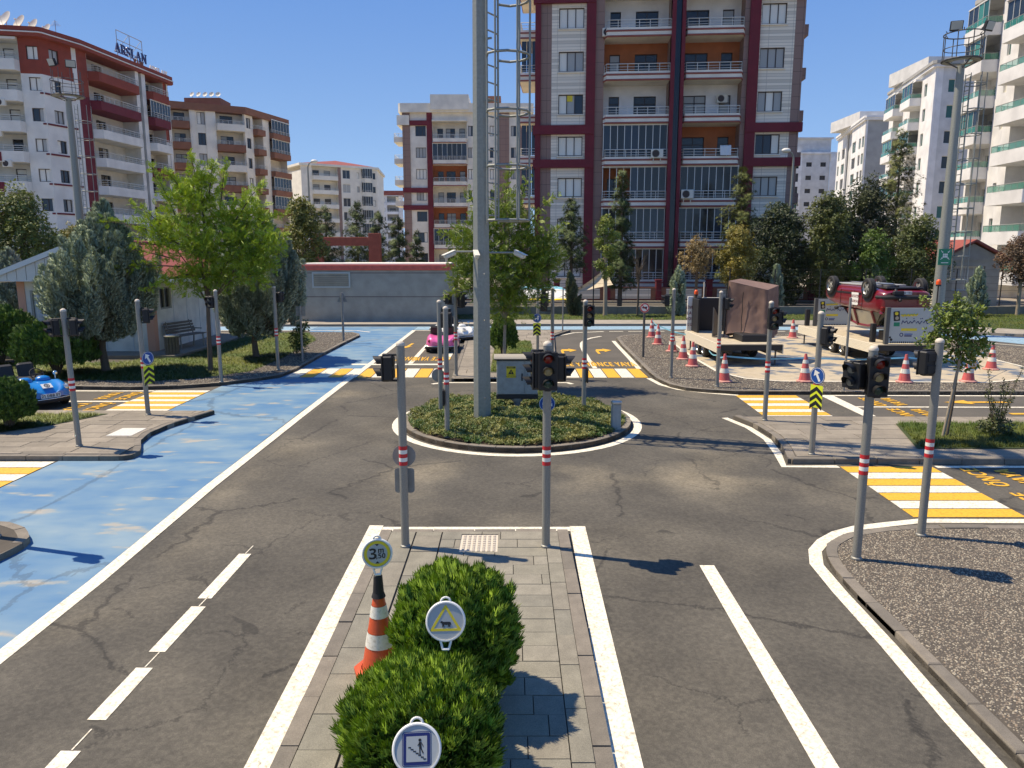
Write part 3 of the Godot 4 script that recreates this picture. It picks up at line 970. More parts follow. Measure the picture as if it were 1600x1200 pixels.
func paint():
	var Y = 0.0085
	var b = MB.new()
	band(b, [[-4.5, -3.0], [-4.48, -7.6], [-4.57, -11.0], [-4.58, -16.0], [-4.56, -20.5], [-4.5, -23.0], [-4.44, -34.2]], 0.17, Y)
	struct("lane_edge_line", b, M.white_paint)
	for q in [[[-1.75, -3.0], [-1.755, -9.33], 0.18], [[0.79, -3.0], [0.845, -9.3], 0.2], [[-1.66, -9.2], [0.75, -9.2], 0.15]]:
		b = MB.new()
		band(b, [q[0], q[1]], q[2], Y + 0.003)
		struct("median_edge_line", b, M.white_paint)
	var dash = [[-8.4, -7.24], [-7.06, -6.19], [-5.93, -5.2], [-4.84, -3.8]]
	for k in 4:
		b = MB.new()
		band(b, [[-3.135, dash[k][0]], [-3.15, dash[k][1]]], 0.145, Y)
		struct("lane_dash", b, M.white_paint)
		b = MB.new()
		band(b, [[-3.125, dash[k][0] - 0.25], [-3.135, dash[k][0] - 0.01]], 0.012, Y)
		struct("guide_line", b, M.white_paint)
	b = MB.new()
	band(b, [[2.205, -8.07], [2.15, -3.0]], 0.165, Y)
	struct("centre_line", b, M.white_paint)
	b = MB.new()
	band(b, [[9.4, -9.47], [5.4, -9.51], [4.9, -9.38], [4.44, -9.25], [4.1, -9.06], [3.82, -8.8], [3.6, -8.5], [3.46, -8.1], [3.42, -7.4], [3.395, -6.3], [3.34, -5.2], [3.30, -3.0]], 0.15, Y)
	struct("island_edge_line", b, M.white_paint)
	b = MB.new()
	band(b, [[4.55, -15.8], [4.78, -14.88], [4.83, -13.9], [4.69, -12.95], [4.5, -12.08], [5.4, -12.07]], 0.14, Y)
	struct("island_edge_line", b, M.white_paint)
	b = MB.new()
	band(b, [[7.0, -12.05], [16.0, -12.05]], 0.12, Y)
	band(b, [[8.1, -10.86], [16.0, -10.86]], 0.14, Y)
	struct("lane_line", b, M.white_paint)
	crosswalk(5.42, 6.93, -12.06, -9.62, 7, true, true, -0.05)
	crosswalk(5.53, 7.02, -18.36, -15.7, 8, true, true, -0.1)
	crosswalk(-9.12, -7.73, -19.03, -16.42, 9, false, true, 0.02)
	crosswalk(-9.3, -7.73, -12.36, -9.4, 8, false, true, 0.02)
	crosswalk(-6.42, -1.95, -22.72, -21.08, 11, false, false)
	crosswalk(1.55, 3.88, -22.70, -21.05, 6, false, false)
	b = MB.new()
	band(b, [[7.66, -18.36], [16.0, -18.26]], 0.12, Y)
	band(b, [[7.75, -16.96], [16.0, -16.85]], 0.11, Y)
	b.flat(V2([[7.62, -18.29], [7.93, -18.29], [7.86, -15.66], [7.6, -15.66]]), Y + 0.0015)
	struct("lane_line", b, M.white_paint)
	b = MB.new()
	band(b, [[-16.0, -18.98], [-9.15, -18.98]], 0.13, Y)
	band(b, [[-16.0, -17.65], [-9.1, -17.6]], 0.13, Y)
	struct("lane_line", b, M.white_paint)
	b = MB.new()
	band(b, [[-5.6, -23.6], [-2.0, -23.6]], 0.28, Y + 0.0015)
	struct("stop_line", b, M.white_paint)
	b = MB.new()
	band(b, [[-3.24, -23.8], [-3.24, -29.4], [-3.2, -30.6], [-3.0, -31.6], [-2.7, -32.3]], 0.15, Y)
	band(b, [[-2.15, -23.8], [-2.12, -29.6]], 0.15, Y)
	band(b, [[-4.4, -34.05], [-1.75, -34.05]], 0.16, Y + 0.001)
	struct("lane_line", b, M.white_paint)
	b = MB.new()
	band(b, [[2.54, -22.8], [2.53, -24.6], [2.56, -26.4], [2.62, -28.2], [2.72, -29.3], [2.98, -30.45], [3.3, -31.1], [3.75, -31.7]], 0.14, Y)
	struct("lane_line", b, M.white_paint)
	b = MB.new()
	band(b, [[4.05, -30.0], [4.0, -28.3], [3.93, -25.0], [3.86, -22.7]], 0.15, Y)
	band(b, [[3.84, -20.95], [3.98, -19.9], [4.3, -19.2], [4.85, -18.75], [5.6, -18.38]], 0.14, Y)
	struct("island_edge_line", b, M.white_paint)
	b = MB.new()
	band(b, [[1.6, -30.9], [1.95, -31.9], [2.72, -33.1], [4.1, -33.65]], 0.16, Y)
	for x in [4.35, 5.2, 6.2, 7.2, 8.2, 9.2, 10.4, 11.6]:
		band(b, [[x, -33.68], [x + 0.62, -33.68]], 0.14, Y + 0.001)
	band(b, [[17.5, -30.6], [19.5, -28.2], [21.2, -25.6]], 0.12, Y)
	struct("track_dashes", b, M.white_paint)
	b = MB.new()
	band(b, [[-30.0, -34.1], [-9.4, -34.1], [-7.0, -34.05], [-6.3, -33.4]], 0.13, Y)
	struct("track_edge_line", b, M.white_paint)
	b = MB.new()
	band(b, [[-2.15, -20.0], [-1.9, -20.22], [1.5, -20.22], [1.62, -20.0]], 0.13, Y)
	struct("median_edge_line", b, M.white_paint)
	var ring = []
	for k in 61:
		var t = TAU * k / 60
		ring.append([0.1 + 2.5 * cos(t), -15.45 + 2.68 * sin(t)])
	b = MB.new()
	band(b, ring, 0.16, Y)
	struct("roundabout_edge_line", b, M.white_paint)
	# lettering and arrows
	road_text("ÖNCE", Vector3(7.45, 0.011, -11.46), PI / 2, 0.26)
	road_text("YAYA", Vector3(7.95, 0.011, -11.46), PI / 2, 0.26)
	road_text("ÖNCE", Vector3(7.45, 0.011, -10.2), PI / 2, 0.26)
	road_text("YAYA", Vector3(7.95, 0.011, -10.2), PI / 2, 0.26)
	for q in [[8.55, -17.55], [8.6, -16.25]]:
		road_text("ÖNCE", Vector3(q[0], 0.011, q[1]), PI / 2, 0.27)
		road_text("YAYA", Vector3(q[0] + 0.5, 0.011, q[1]), PI / 2, 0.27)
	for q in [[-9.45, -18.3], [-9.5, -16.95]]:
		road_text("ÖNCE", Vector3(q[0], 0.011, q[1]), -PI / 2, 0.27)
		road_text("YAYA", Vector3(q[0] - 0.5, 0.011, q[1]), -PI / 2, 0.27)
	road_text("ÖNCE YAYA", Vector3(-3.85, 0.011, -24.9), PI, 0.85, 0.22)
	road_text("ÖNCE YAYA", Vector3(-2.68, 0.011, -24.9), PI, 0.85, 0.2)
	road_text("ÖNCE YAYA", Vector3(1.95, 0.011, -23.6), 0, 0.85, 0.22)
	road_text("ÖNCE YAYA", Vector3(3.2, 0.011, -23.6), 0, 0.85, 0.22)
	flat_arrow(Vector3(-3.95, 0.011, -28.3), 0.0, "down", 0.45, 0.95)
	flat_arrow(Vector3(-2.98, 0.011, -28.3), 0.0, "down", 0.45, 0.95)
	flat_arrow(Vector3(1.95, 0.011, -26.7), 0.0, "bent", 0.36, 1.7)
	flat_arrow(Vector3(3.2, 0.011, -26.7), 0.0, "bent", 0.36, 1.7)
	flat_arrow(Vector3(11.1, 0.011, -17.5), PI, "straight", 0.75)
	flat_arrow(Vector3(11.6, 0.011, -16.2), 0.0, "straight", 0.75)

# ------------------------------------------------------------------ buildings
# a wall in the plane of xf (x along, y up, z out) with openings; its face is at z = 0 and it is t thick
func wall(parent: Node, nm: String, xf: Transform3D, u0: float, v0: float, u1: float, v1: float, t: float, holes: Array, m: Material) -> MeshInstance3D:
	var xs = [u0, u1]
	var ys = [v0, v1]
	for h in holes:
		for q in [h[0], h[0] + h[2]]:
			if q > u0 and q < u1: xs.append(q)
		for q in [h[1], h[1] + h[3]]:
			if q > v0 and q < v1: ys.append(q)
	xs.sort()
	ys.sort()
	var b = MB.new()
	b.xf = xf
	for i in xs.size() - 1:
		if xs[i + 1] - xs[i] < 1e-4: continue
		var j = 0
		while j < ys.size() - 1:
			var solid = func(jj):
				if jj >= ys.size() - 1: return false
				var c = Vector2((xs[i] + xs[i + 1]) / 2, (ys[jj] + ys[jj + 1]) / 2)
				for h in holes:
					if c.x > h[0] and c.x < h[0] + h[2] and c.y > h[1] and c.y < h[1] + h[3]: return false
				return true
			if not solid.call(j):
				j += 1
				continue
			var k = j
			while solid.call(k + 1): k += 1
			b.quad(Vector3(xs[i], ys[j], 0), Vector3(xs[i + 1], ys[j], 0), Vector3(xs[i + 1], ys[k + 1], 0), Vector3(xs[i], ys[k + 1], 0), Vector3.BACK)
			j = k + 1
	for h in holes:
		var x0 = maxf(h[0], u0)
		var x1 = minf(h[0] + h[2], u1)
		var y0 = h[1]
		var y1 = h[1] + h[3]
		if x1 <= x0: continue
		b.quad(Vector3(x0, y0, 0), Vector3(x1, y0, 0), Vector3(x1, y0, -t), Vector3(x0, y0, -t), Vector3.UP)
		b.quad(Vector3(x0, y1, 0), Vector3(x1, y1, 0), Vector3(x1, y1, -t), Vector3(x0, y1, -t), Vector3.DOWN)
		b.quad(Vector3(x0, y0, 0), Vector3(x0, y1, 0), Vector3(x0, y1, -t), Vector3(x0, y0, -t), Vector3.RIGHT)
		b.quad(Vector3(x1, y0, 0), Vector3(x1, y1, 0), Vector3(x1, y1, -t), Vector3(x1, y0, -t), Vector3.LEFT)
	b.quad(Vector3(u0, v1, 0), Vector3(u1, v1, 0), Vector3(u1, v1, -t), Vector3(u0, v1, -t), Vector3.UP)
	b.quad(Vector3(u0, v0, 0), Vector3(u0, v1, 0), Vector3(u0, v1, -t), Vector3(u0, v0, -t), Vector3.LEFT)
	b.quad(Vector3(u1, v0, 0), Vector3(u1, v1, 0), Vector3(u1, v1, -t), Vector3(u1, v0, -t), Vector3.RIGHT)
	return put(parent, nm, b, m) if b.v.size() else null

# a window in an opening: a frame with mullions, and a pane of its own in each bay
func window(parent: Node, xf: Transform3D, u: float, v: float, w: float, h: float, n: int, frame: Material, panes: Array, transom := false, depth := 0.14, sep := true):
	var b = MB.new()
	var f = 0.055
	b.xf = xf
	var z = -depth
	b.span(Vector3(u, v, z - 0.05), Vector3(u + w, v + f, z + 0.02))
	b.span(Vector3(u, v + h - f, z - 0.05), Vector3(u + w, v + h, z + 0.02))
	for k in n + 1:
		var x = u + (w - f) * k / n
		b.span(Vector3(x, v + f, z - 0.05), Vector3(x + f, v + h - f, z + 0.02))
	if transom: b.span(Vector3(u + f, v + h * 0.72, z - 0.048), Vector3(u + w - f, v + h * 0.72 + 0.05, z + 0.018))
	var o = put(parent, "window", b, frame)
	var lots = []
	for k in n:
		var x0 = u + (w - f) * k / n + f
		var x1 = u + (w - f) * (k + 1) / n
		if not sep:
			lots.append([u + f, u + w - f])
			break
		lots.append([x0, x1])
	var m = panes[rng.randi() % panes.size()]
	for q in lots:
		b = MB.new()
		b.xf = xf
		b.quad(Vector3(q[0], v + f, z - 0.03), Vector3(q[1], v + f, z - 0.03), Vector3(q[1], v + h - f, z - 0.03), Vector3(q[0], v + h - f, z - 0.03), Vector3.BACK)
		put(o, "pane", b, m if rng.randf() < 0.7 else panes[rng.randi() % panes.size()])

func railing(parent: Node, xf: Transform3D, line: Array, y: float, h: float, m: Material, glass: Material = null):
	var b = MB.new()
	b.xf = xf
	for i in line.size() - 1:
		var p = Vector3(line[i].x, y, line[i].y)
		var q = Vector3(line[i + 1].x, y, line[i + 1].y)
		var n = maxi(1, roundi(p.distance_to(q) / 0.75))
		for k in n + 1:
			var c = p.lerp(q, float(k) / n)
			b.rod(c, c + Vector3.UP * h, 0.022, 4)
		for t in ([1.0, 0.6, 0.25] if glass == null else [1.0]):
			b.rod(p + Vector3.UP * h * t, q + Vector3.UP * h * t, 0.026 if t == 1.0 else 0.016, 4)
	var o = put(parent, "balcony_rail", b, m)
	if glass:
		for i in line.size() - 1:
			b = MB.new()
			b.xf = xf
			var p = Vector3(line[i].x, y + 0.04, line[i].y)
			var q = Vector3(line[i + 1].x, y + 0.04, line[i + 1].y)
			var n = Vector3((q - p).z, 0, -(q - p).x).normalized()
			b.quad(p, q, q + Vector3.UP * (h - 0.06), p + Vector3.UP * (h - 0.06), n)
			put(o, "glass_panel", b, glass)

func ac_unit(parent: Node, xf: Transform3D, at: Vector3, brackets := true, s := 1.0):
	var b = MB.new()
	b.xf = xf
	b.box(at, Vector3(0.85, 0.62, 0.3) * s, 0.03)
	if brackets:
		for x in [-0.25, 0.25]:
			b.span(at + Vector3(x - 0.02, -0.55, -0.12) * s, at + Vector3(x + 0.02, -0.31, 0.1) * s)
	var o = put(parent, "air_conditioner", b, M.ac_white)
	b = MB.new()
	b.xf = xf * Transform3D(Basis(Vector3.RIGHT, PI / 2), at + Vector3(-0.1, 0, 0.153) * s)
	b.lathe([Vector2(0.0, 0.006), Vector2(0.1 * s, 0.006), Vector2(0.23 * s, 0.004)], 14)
	b.lathe([Vector2(0.235 * s, 0.012), Vector2(0.26 * s, 0.012), Vector2(0.26 * s, 0.0)], 14)
	put(o, "fan_grille", b, M.frame_dark)

# a stack of balconies in a bay [u0, u1]: back wall, floor slab with parapet, bands, rail, cheek walls, doors; glazing where asked
func bay(b: Node, xf: Transform3D, u0: float, u1: float, fl: Dictionary, o: Dictionary):
	var dep = o.get("depth", 1.3)
	var out = o.get("out", 0.5)
	var ph = o.get("ph", 0.65)
	var rh = o.get("rh", 0.5)
	var bx = xf * Transform3D(Basis(), Vector3(0, 0, -dep))
	for k in range(fl.get("k0", 0), fl.n):
		var v = fl.v0 + fl.p * k
		var mats: Array = o.backs
		var back = mats[k % mats.size()]
		var holes = []
		for q in o.open: holes.append([u0 + q[0], v + 0.22 + q[1], q[2], q[3]])
		wall(b, "balcony_back_wall", bx, u0, v + 0.2, u1, v + fl.p, 0.25, holes, back)
		for i in holes.size():
			var h = holes[i]
			window(b, bx, h[0], h[1], h[2], h[3], o.open[i][4], o.get("frame", M.frame_dark), o.get("panes", [M.pane_dark, M.curtain_grey, M.pane_blue]), true)
		var m = MB.new()
		m.xf = xf
		m.span(Vector3(u0, v + 0.2, -dep), Vector3(u0 + 0.012, v + fl.p, 0.0))
		put(b, "cheek_wall", m, o.get("cheek", back))
		m = MB.new()
		m.xf = xf
		m.span(Vector3(u1 - 0.012, v + 0.2, -dep), Vector3(u1, v + fl.p, 0.0))
		put(b, "cheek_wall", m, o.get("cheek", back))
		# slab and parapet: an outline with cut corners
		var cut = o.get("cut", 0.45)
		var ol = [Vector2(u0 - o.get("over", 0.0), 0.012), Vector2(u0 - o.get("over", 0.0) + cut * 0.4, out), Vector2(u1 + o.get("over", 0.0) - cut * o.get("rcut", 0.4), out), Vector2(u1 + o.get("over", 0.0), 0.012)]
		m = MB.new()
		m.xf = xf
		m.span(Vector3(u0 + 0.012, v, -dep), Vector3(u1 - 0.012, v + 0.2, 0.0))
		for i in 3:
			var p = ol[i]
			var q = ol[i + 1]
			var d = (q - p).normalized()
			var n = Vector2(-d.y, d.x)
			if n.y < -0.01 or (absf(n.y) <= 0.01 and i == 0 and n.x > 0): n = -n
			var ctr = (ol[0] + ol[3]) / 2.0
			if (p - ctr).dot(n) < 0: n = -n
			var pi_ = p - n * 0.12
			var qi = q - n * 0.12
			var P = [Vector3(p.x, v, p.y), Vector3(q.x, v, q.y)]
			m.quad(P[0], P[1], P[1] + Vector3.UP * ph, P[0] + Vector3.UP * ph, Vector3(n.x, 0, n.y))
			m.quad(Vector3(pi_.x, v + 0.2, pi_.y), Vector3(qi.x, v + 0.2, qi.y), Vector3(qi.x, v + ph, qi.y), Vector3(pi_.x, v + ph, pi_.y), Vector3(-n.x, 0, -n.y))
			m.quad(P[0] + Vector3.UP * ph, P[1] + Vector3.UP * ph, Vector3(qi.x, v + ph, qi.y), Vector3(pi_.x, v + ph, pi_.y), Vector3.UP)
		for yy in [v, v + 0.2]:
			var n = Vector3.DOWN if yy == v else Vector3.UP
			m.quad(Vector3(ol[0].x, yy, ol[0].y), Vector3(ol[1].x, yy, ol[1].y), Vector3(ol[2].x, yy, ol[2].y), Vector3(ol[3].x, yy, ol[3].y), n)
		var bal = put(b, "balcony", m, o.pm[k % o.pm.size()])
		if o.has("bands"):
			for yy in o.get("band_at", [0.0, 0.36]):
				m = MB.new()
				m.xf = xf
				for i in 3:
					var p = Vector3(ol[i].x, v + yy, ol[i].y)
					var q = Vector3(ol[i + 1].x, v + yy, ol[i + 1].y)
					m.tube([p + Vector3(0, 0.05, 0.0), q + Vector3(0, 0.05, 0.0)], [0.07, 0.07], 4)
				put(bal, "parapet_band", m, o.bands)
		if o.has("panel"):
			m = MB.new()
			m.xf = xf
			m.span(Vector3(u0 + o.panel[0], v + 0.06, out - 0.02), Vector3(u0 + o.panel[1], v + ph - 0.1, out + 0.05))
			put(bal, "parapet_panel", m, o.panel[2])
		var rl = []
		for p in ol: rl.append(Vector2(p.x, p.y - 0.06))
		rl[0].x += 0.05
		rl[3].x -= 0.05
		railing(bal, xf, rl, v + ph, rh, o.get("rail", M.rail_white), o.get("rail_glass", null))
		if k in o.get("glazed", []):
			var n = o.get("gp", 9)
			var y0 = v + ph + 0.04
			var y1 = v + fl.p - 0.1
			var gm = MB.new()
			gm.xf = xf
			gm.span(Vector3(u0, y1, out - 0.24), Vector3(u1, y1 + 0.1, out - 0.14))
			for j in n + 1:
				var x = lerpf(u0 + 0.03, u1 - 0.07, float(j) / n)
				gm.span(Vector3(x, y0, out - 0.22), Vector3(x + 0.045, y1, out - 0.17))
			var fr = put(bal, "glazing_frame", gm, M.rail_white)
			for j in n:
				if k * 31 + j * 7 + int(u0) in o.get("open_panes", []): continue
				var x0 = lerpf(u0 + 0.03, u1 - 0.07, float(j) / n) + 0.045
				var x1 = lerpf(u0 + 0.03, u1 - 0.07, float(j + 1) / n)
				gm = MB.new()
				gm.xf = xf
				gm.quad(Vector3(x0, y0, out - 0.2), Vector3(x1, y0, out - 0.2), Vector3(x1, y1, out - 0.2), Vector3(x0, y1, out - 0.2), Vector3.BACK)
				put(bal, "glazing_pane", gm, o.get("glaze", [M.pane_blue, M.pane_dark, M.pane_dark])[rng.randi() % 3])
	# closing ceiling above the topmost balcony
	var top = fl.v0 + fl.p * fl.n
	var c = MB.new()
	c.xf = xf
	c.span(Vector3(u0, top, -dep), Vector3(u1, top + 0.2, out * 0.6))
	put(b, "balcony_roof", c, o.pm[0])

# a facade from A to B (x, z), seen from the left to the right
func facade(b: Node3D, A: Vector2, B: Vector2, h: float, cols: Array, fl: Dictionary, t := 0.3) -> Transform3D:
	var d = (B - A).normalized()
	var ax = Vector3(d.x, 0, d.y)
	var xf = Transform3D(Basis(ax, Vector3.UP, ax.cross(Vector3.UP)), Vector3(A.x, 0, A.y) - b.position)
	for c in cols:
		var o: Dictionary = c[4] if c.size() > 4 else {}
		var f2 = fl.duplicate()
		f2.merge(o.get("fl", {}), true)
		if c[2] == "bay":
			bay(b, xf, c[0], c[1], f2, o)
			var v1 = f2.v0 + f2.p * f2.get("k0", 0)
			wall(b, "wall", xf, c[0], 0, c[1], v1, t, [], c[3])
			var top = f2.v0 + f2.p * f2.n + 0.2
			if top < h: wall(b, "wall", xf, c[0], top, c[1], h, t, [], c[3])
			continue
		var holes = []
		for q in o.get("win", []):
			for k in range(f2.get("k0", 0), f2.n):
				if k in o.get("skip", []): continue
				holes.append([c[0] + q[0], f2.v0 + f2.p * k + q[2], q[1], q[3], q[4]])
		var x2 = xf * Transform3D(Basis(), Vector3(0, 0, o.get("z", 0.0)))
		var vs = o.get("split", [])
		var lo = 0.0
		for s in vs + [[h, null]]:
			var m = c[3]
			for w in vs:
				if lo >= w[0] - 0.01: m = w[1]
			var hs = holes.filter(func(q): return q[1] >= lo - 0.01 and q[1] + q[3] <= s[0] + 0.01)
			wall(b, o.get("nm", "wall"), x2, c[0], lo, c[1], s[0], t, hs, m)
			lo = s[0]
		for q in holes:
			window(b, x2, q[0], q[1], q[2], q[3], q[4], o.get("frame", M.frame_dark), o.get("panes", [M.curtain_white, M.curtain_grey, M.pane_blue]), o.get("transom", false), 0.14, o.get("sep", true))
			if o.get("sill", false):
				var sm = MB.new()
				sm.xf = x2
				sm.span(Vector3(q[0] - 0.08, q[1] - 0.09, 0.0), Vector3(q[0] + q[2] + 0.08, q[1] - 0.02, 0.09))
				put(b, "window_sill", sm, M.wall_cream)
	return xf

func pts(a: Array) -> PackedVector2Array: return V2(a)

# flat roof slab with a projecting cornice
func roof(b: Node3D, poly: PackedVector2Array, y: float, m: Material, over := 0.3, th := 0.5, nm := "roof"):
	var p = Geometry2D.offset_polygon(poly, over)
	var q = PackedVector2Array()
	for w in (p[0] if p.size() else poly): q.append(w - Vector2(b.position.x, b.position.z))
	var s = MB.new()
	s.prism(q, y, y + th, true)
	return put(b, nm, s, m)

func body_wall(b: Node3D, line: Array, h: float, m: Material):
	for i in line.size() - 1:
		facade(b, Vector2(line[i][0], line[i][1]), Vector2(line[i + 1][0], line[i + 1][1]), h, [[0.0, Vector2(line[i][0], line[i][1]).distance_to(Vector2(line[i + 1][0], line[i + 1][1])), "wall", m]], {"v0": 0.0, "p": 3.0, "n": 0})

func dish(parent: Node, at: Vector3, turn: float, r := 0.6):
	var b = MB.new()
	b.xf = Transform3D(Basis(Vector3.UP, turn) * Basis(Vector3.RIGHT, 1.1), at)
	var pr = []
	for i in 6:
		var q = i / 5.0
		pr.append(Vector2(maxf(q * r, 0.001), q * q * r * 0.28))
	b.lathe(pr, 16, true)
	b.rod(Vector3(0, 0, r * 0.8), Vector3(0, r * 0.7, 0), 0.02, 4)
	b.box(Vector3(0, r * 0.72, 0), Vector3(0.1, 0.14, 0.1))
	b.xf = Transform3D(Basis(), at)
	b.rod(Vector3(0, -0.75, 0), Vector3.ZERO, 0.03, 5)
	put(parent, "satellite_dish", b, M.ac_white)

func red_apartments():
	# the tall block straight ahead
	var A = Vector2(1.77, -56.7)
	var B = Vector2(20.05, -55.3)
	var b = thing("apartment_block", "tall cream and maroon apartment block with balconies, in the middle of the view", "building", Vector3(A.x, 0, A.y))
	var fl = {"v0": 0.92, "p": 2.88, "n": 8}
	var win = {"win": [[0.5, 1.76, 0.78, 1.34, 3]], "nm": "brick_panel", "panes": [M.curtain_white, M.curtain_white, M.curtain_grey, M.pane_blue], "sill": true}
	var win2 = win.duplicate()
	win2.win = [[0.1, 1.68, 0.78, 1.34, 3]]
	var opn = [[0.45, 0.0, 0.75, 1.95, 1], [2.25, 0.0, 1.6, 1.95, 2]]
	var opn2 = [[0.3, 0.0, 1.6, 1.95, 2], [2.85, 0.0, 0.8, 1.95, 1]]
	var backs = [M.wall_cream, M.wall_cream, M.wall_orange, M.wall_orange, M.wall_white, M.wall_orange, M.wall_white, M.wall_white]
	var bo = {"depth": 1.35, "out": 0.55, "ph": 0.62, "rh": 0.5, "open": opn, "backs": backs, "pm": [M.wall_cream], "bands": M.band_pink, "glazed": [0, 1, 2, 3], "cheek": M.wall_tile, "gp": 9, "rcut": 0.0, "open_panes": [66, 73, 80, 87, 35 + 4]}
	var bo2 = bo.duplicate()
	bo2.open = opn2
	bo2.glazed = [0, 1, 2]
	bo2.gp = 8
	bo2.rcut = 0.4
	bo2.erase("open_panes")
	var xf = facade(b, A, B, 24.6, [
		[-0.12, 0.28, "wall", M.wall_maroon, {"z": 0.18, "nm": "corner_pilaster"}],
		[0.28, 1.04, "wall", M.wall_tile, {"nm": "tile_strip"}],
		[1.04, 3.47, "wall", M.wall_brick, win],
		[3.47, 4.13, "wall", M.wall_maroon, {"z": 0.2, "nm": "maroon_column"}],
		[4.13, 4.72, "wall", M.wall_tile, {"nm": "tile_strip"}],
		[4.72, 9.3, "bay", M.wall_cream, bo],
		[9.3, 9.56, "wall", M.wall_maroon, {"z": 0.85, "nm": "maroon_column"}],
		[9.56, 9.98, "wall", M.navy_glass, {"z": 0.55, "nm": "stair_glazing"}],
		[9.98, 10.22, "wall", M.wall_maroon, {"z": 0.85, "nm": "maroon_column"}],
		[10.22, 14.35, "bay", M.wall_cream, bo2],
		[14.35, 14.66, "wall", M.wall_tile, {"nm": "tile_strip"}],
		[14.66, 15.37, "wall", M.wall_maroon, {"z": 0.2, "nm": "maroon_column"}],
		[15.37, 17.75, "wall", M.wall_brick, win2],
		[17.75, 18.4, "wall", M.wall_tile, {"nm": "tile_strip"}],
	], fl)
	for q in [[-0.25, 4.12], [14.67, 18.6]]:
		for y in [[9.5, 10.08], [11.82, 12.44], [20.6, 21.2]]:
			var m = MB.new()
			m.xf = xf
			m.span(Vector3(q[0], y[0], -0.2), Vector3(q[1], y[1], 0.26))
			put(b, "maroon_band", m, M.wall_maroon)
	# balconies on the left return and their walls
	var m = MB.new()
	m.xf = xf
	m.span(Vector3(0.0, 0, -14), Vector3(0.25, 24.6, -0.32))
	put(b, "wall", m, M.wall_tile)
	m = MB.new()
	m.xf = xf
	m.span(Vector3(18.15, 0, -14), Vector3(18.38, 24.6, -0.32))
	put(b, "wall", m, M.wall_tile)
	m = MB.new()
	m.xf = xf
	m.span(Vector3(0.25, 0, -14), Vector3(18.15, 24.6, -13.8))
	put(b, "wall", m, M.wall_tile)
	for k in 8:
		var v = 1.2 + 2.88 * k
		m = MB.new()
		m.xf = xf
		m.span(Vector3(-1.25, v, -4.6), Vector3(-0.02, v + 0.2, -0.6))
		m.span(Vector3(-1.25, v + 0.2, -4.6), Vector3(-1.13, v + 0.62, -0.6))
		m.span(Vector3(-1.13, v + 0.2, -0.72), Vector3(-0.02, v + 0.62, -0.6))
		var bal = put(b, "balcony", m, M.wall_cream)
		m = MB.new()
		m.xf = xf
		for y in [0.02, 0.36]:
			m.span(Vector3(-1.29, v + y, -0.62), Vector3(-0.02, v + y + 0.1, -0.55))
			m.span(Vector3(-1.3, v + y, -4.6), Vector3(-1.23, v + y + 0.1, -0.62))
		put(bal, "parapet_band", m, M.band_pink)
		railing(bal, xf, [Vector2(-1.19, -4.5), Vector2(-1.19, -0.66), Vector2(-0.04, -0.66)], v + 0.62, 0.5, M.rail_white)
		if k in [2, 3, 5]:
			for j in 3:
				m = MB.new()
				m.xf = xf
				m.span(Vector3(-1.12 + j * 0.37, v + 0.66, -0.70), Vector3(-0.78 + j * 0.37, v + 2.75, -0.67))
				put(bal, "glazing_pane", m, M.pane_blue)
		m = MB.new()
		m.xf = xf
		m.span(Vector3(18.42, v, -5.5), Vector3(19.0, v + 0.75, -1.2))
		put(b, "side_balcony", m, M.wall_tile)
	var dx = B - A
	var dn = dx.normalized()
	var bk = Vector2(-dn.y, dn.x) * -14.0
	var corners = PackedVector2Array([A, B, B + Vector2(dn.y, -dn.x) * 14.0, A + Vector2(dn.y, -dn.x) * 14.0])
	roof(b, corners, 24.6, M.wall_maroon, 0.4, 0.6)
	ac_unit(b, xf, Vector3(4.95, 18.6, 0.2), false, 0.9)
	ac_unit(b, xf, Vector3(8.55, 10.35, 0.72))
	ac_unit(b, xf, Vector3(10.75, 7.55, 0.75))
	ac_unit(b, xf, Vector3(13.2, 14.3, -1.0), false, 0.9)
	# washing over one rail, a yellow notice behind a window
	m = MB.new()
	m.xf = xf
	var g = []
	for i in 7:
		var row = []
		for k in 7:
			var s = i / 6.0
			row.append(Vector3(12.95 + k * 0.125, 10.95 - absf(s - 0.35) * 1.3 + (0.1 if s > 0.35 else 0.0), 0.48 + (s - 0.35) * 0.35 + 0.04 * sin(k * 1.9 + i)))
		g.append(row)
	m.grid(g)
	put(b, "washing", m, M.cloth_white)
	m = MB.new()
	m.xf = xf
	m.span(Vector3(2.1, 14.3 - 0.2, -0.15), Vector3(2.55, 14.95, -0.135))
	put(b, "window_notice", m, M.sign_yellow)
	# ground floor wall at the street: brick panels between red pilasters
	var gw = thing("garden_wall", "low wall of white brick panels between maroon piers before the tall block", "wall", Vector3(1.77, 0, -54.0))
	for k in 10:
		var x = -6.0 + k * 3.6
		m = MB.new()
		m.span(Vector3(x, 0, -0.15), Vector3(x + 0.4, 1.5, 0.3), 0.02)
		m.span(Vector3(x - 0.05, 1.5, -0.2), Vector3(x + 0.45, 1.6, 0.35), 0.02)
		put(gw, "pier", m, M.wall_maroon)
		m = MB.new()
		m.span(Vector3(x + 0.4, 0, 0.0), Vector3(x + 3.6, 1.05, 0.2))
		put(gw, "wall_panel", m, M.wall_brown)
		m = MB.new()
		m.span(Vector3(x + 0.75, 0.25, 0.2), Vector3(x + 3.25, 0.95, 0.215))
		put(gw, "brick_panel", m, M.wall_brick)
	# the second, farther block of the same estate
	A = Vector2(-16.2, -110.0)
	B = Vector2(2.5, -110.0)
	b = thing("apartment_block", "farther cream and maroon apartment block left of the tall mast", "building", Vector3(A.x, 0, A.y))
	fl = {"v0": 1.0, "p": 2.92, "n": 7}
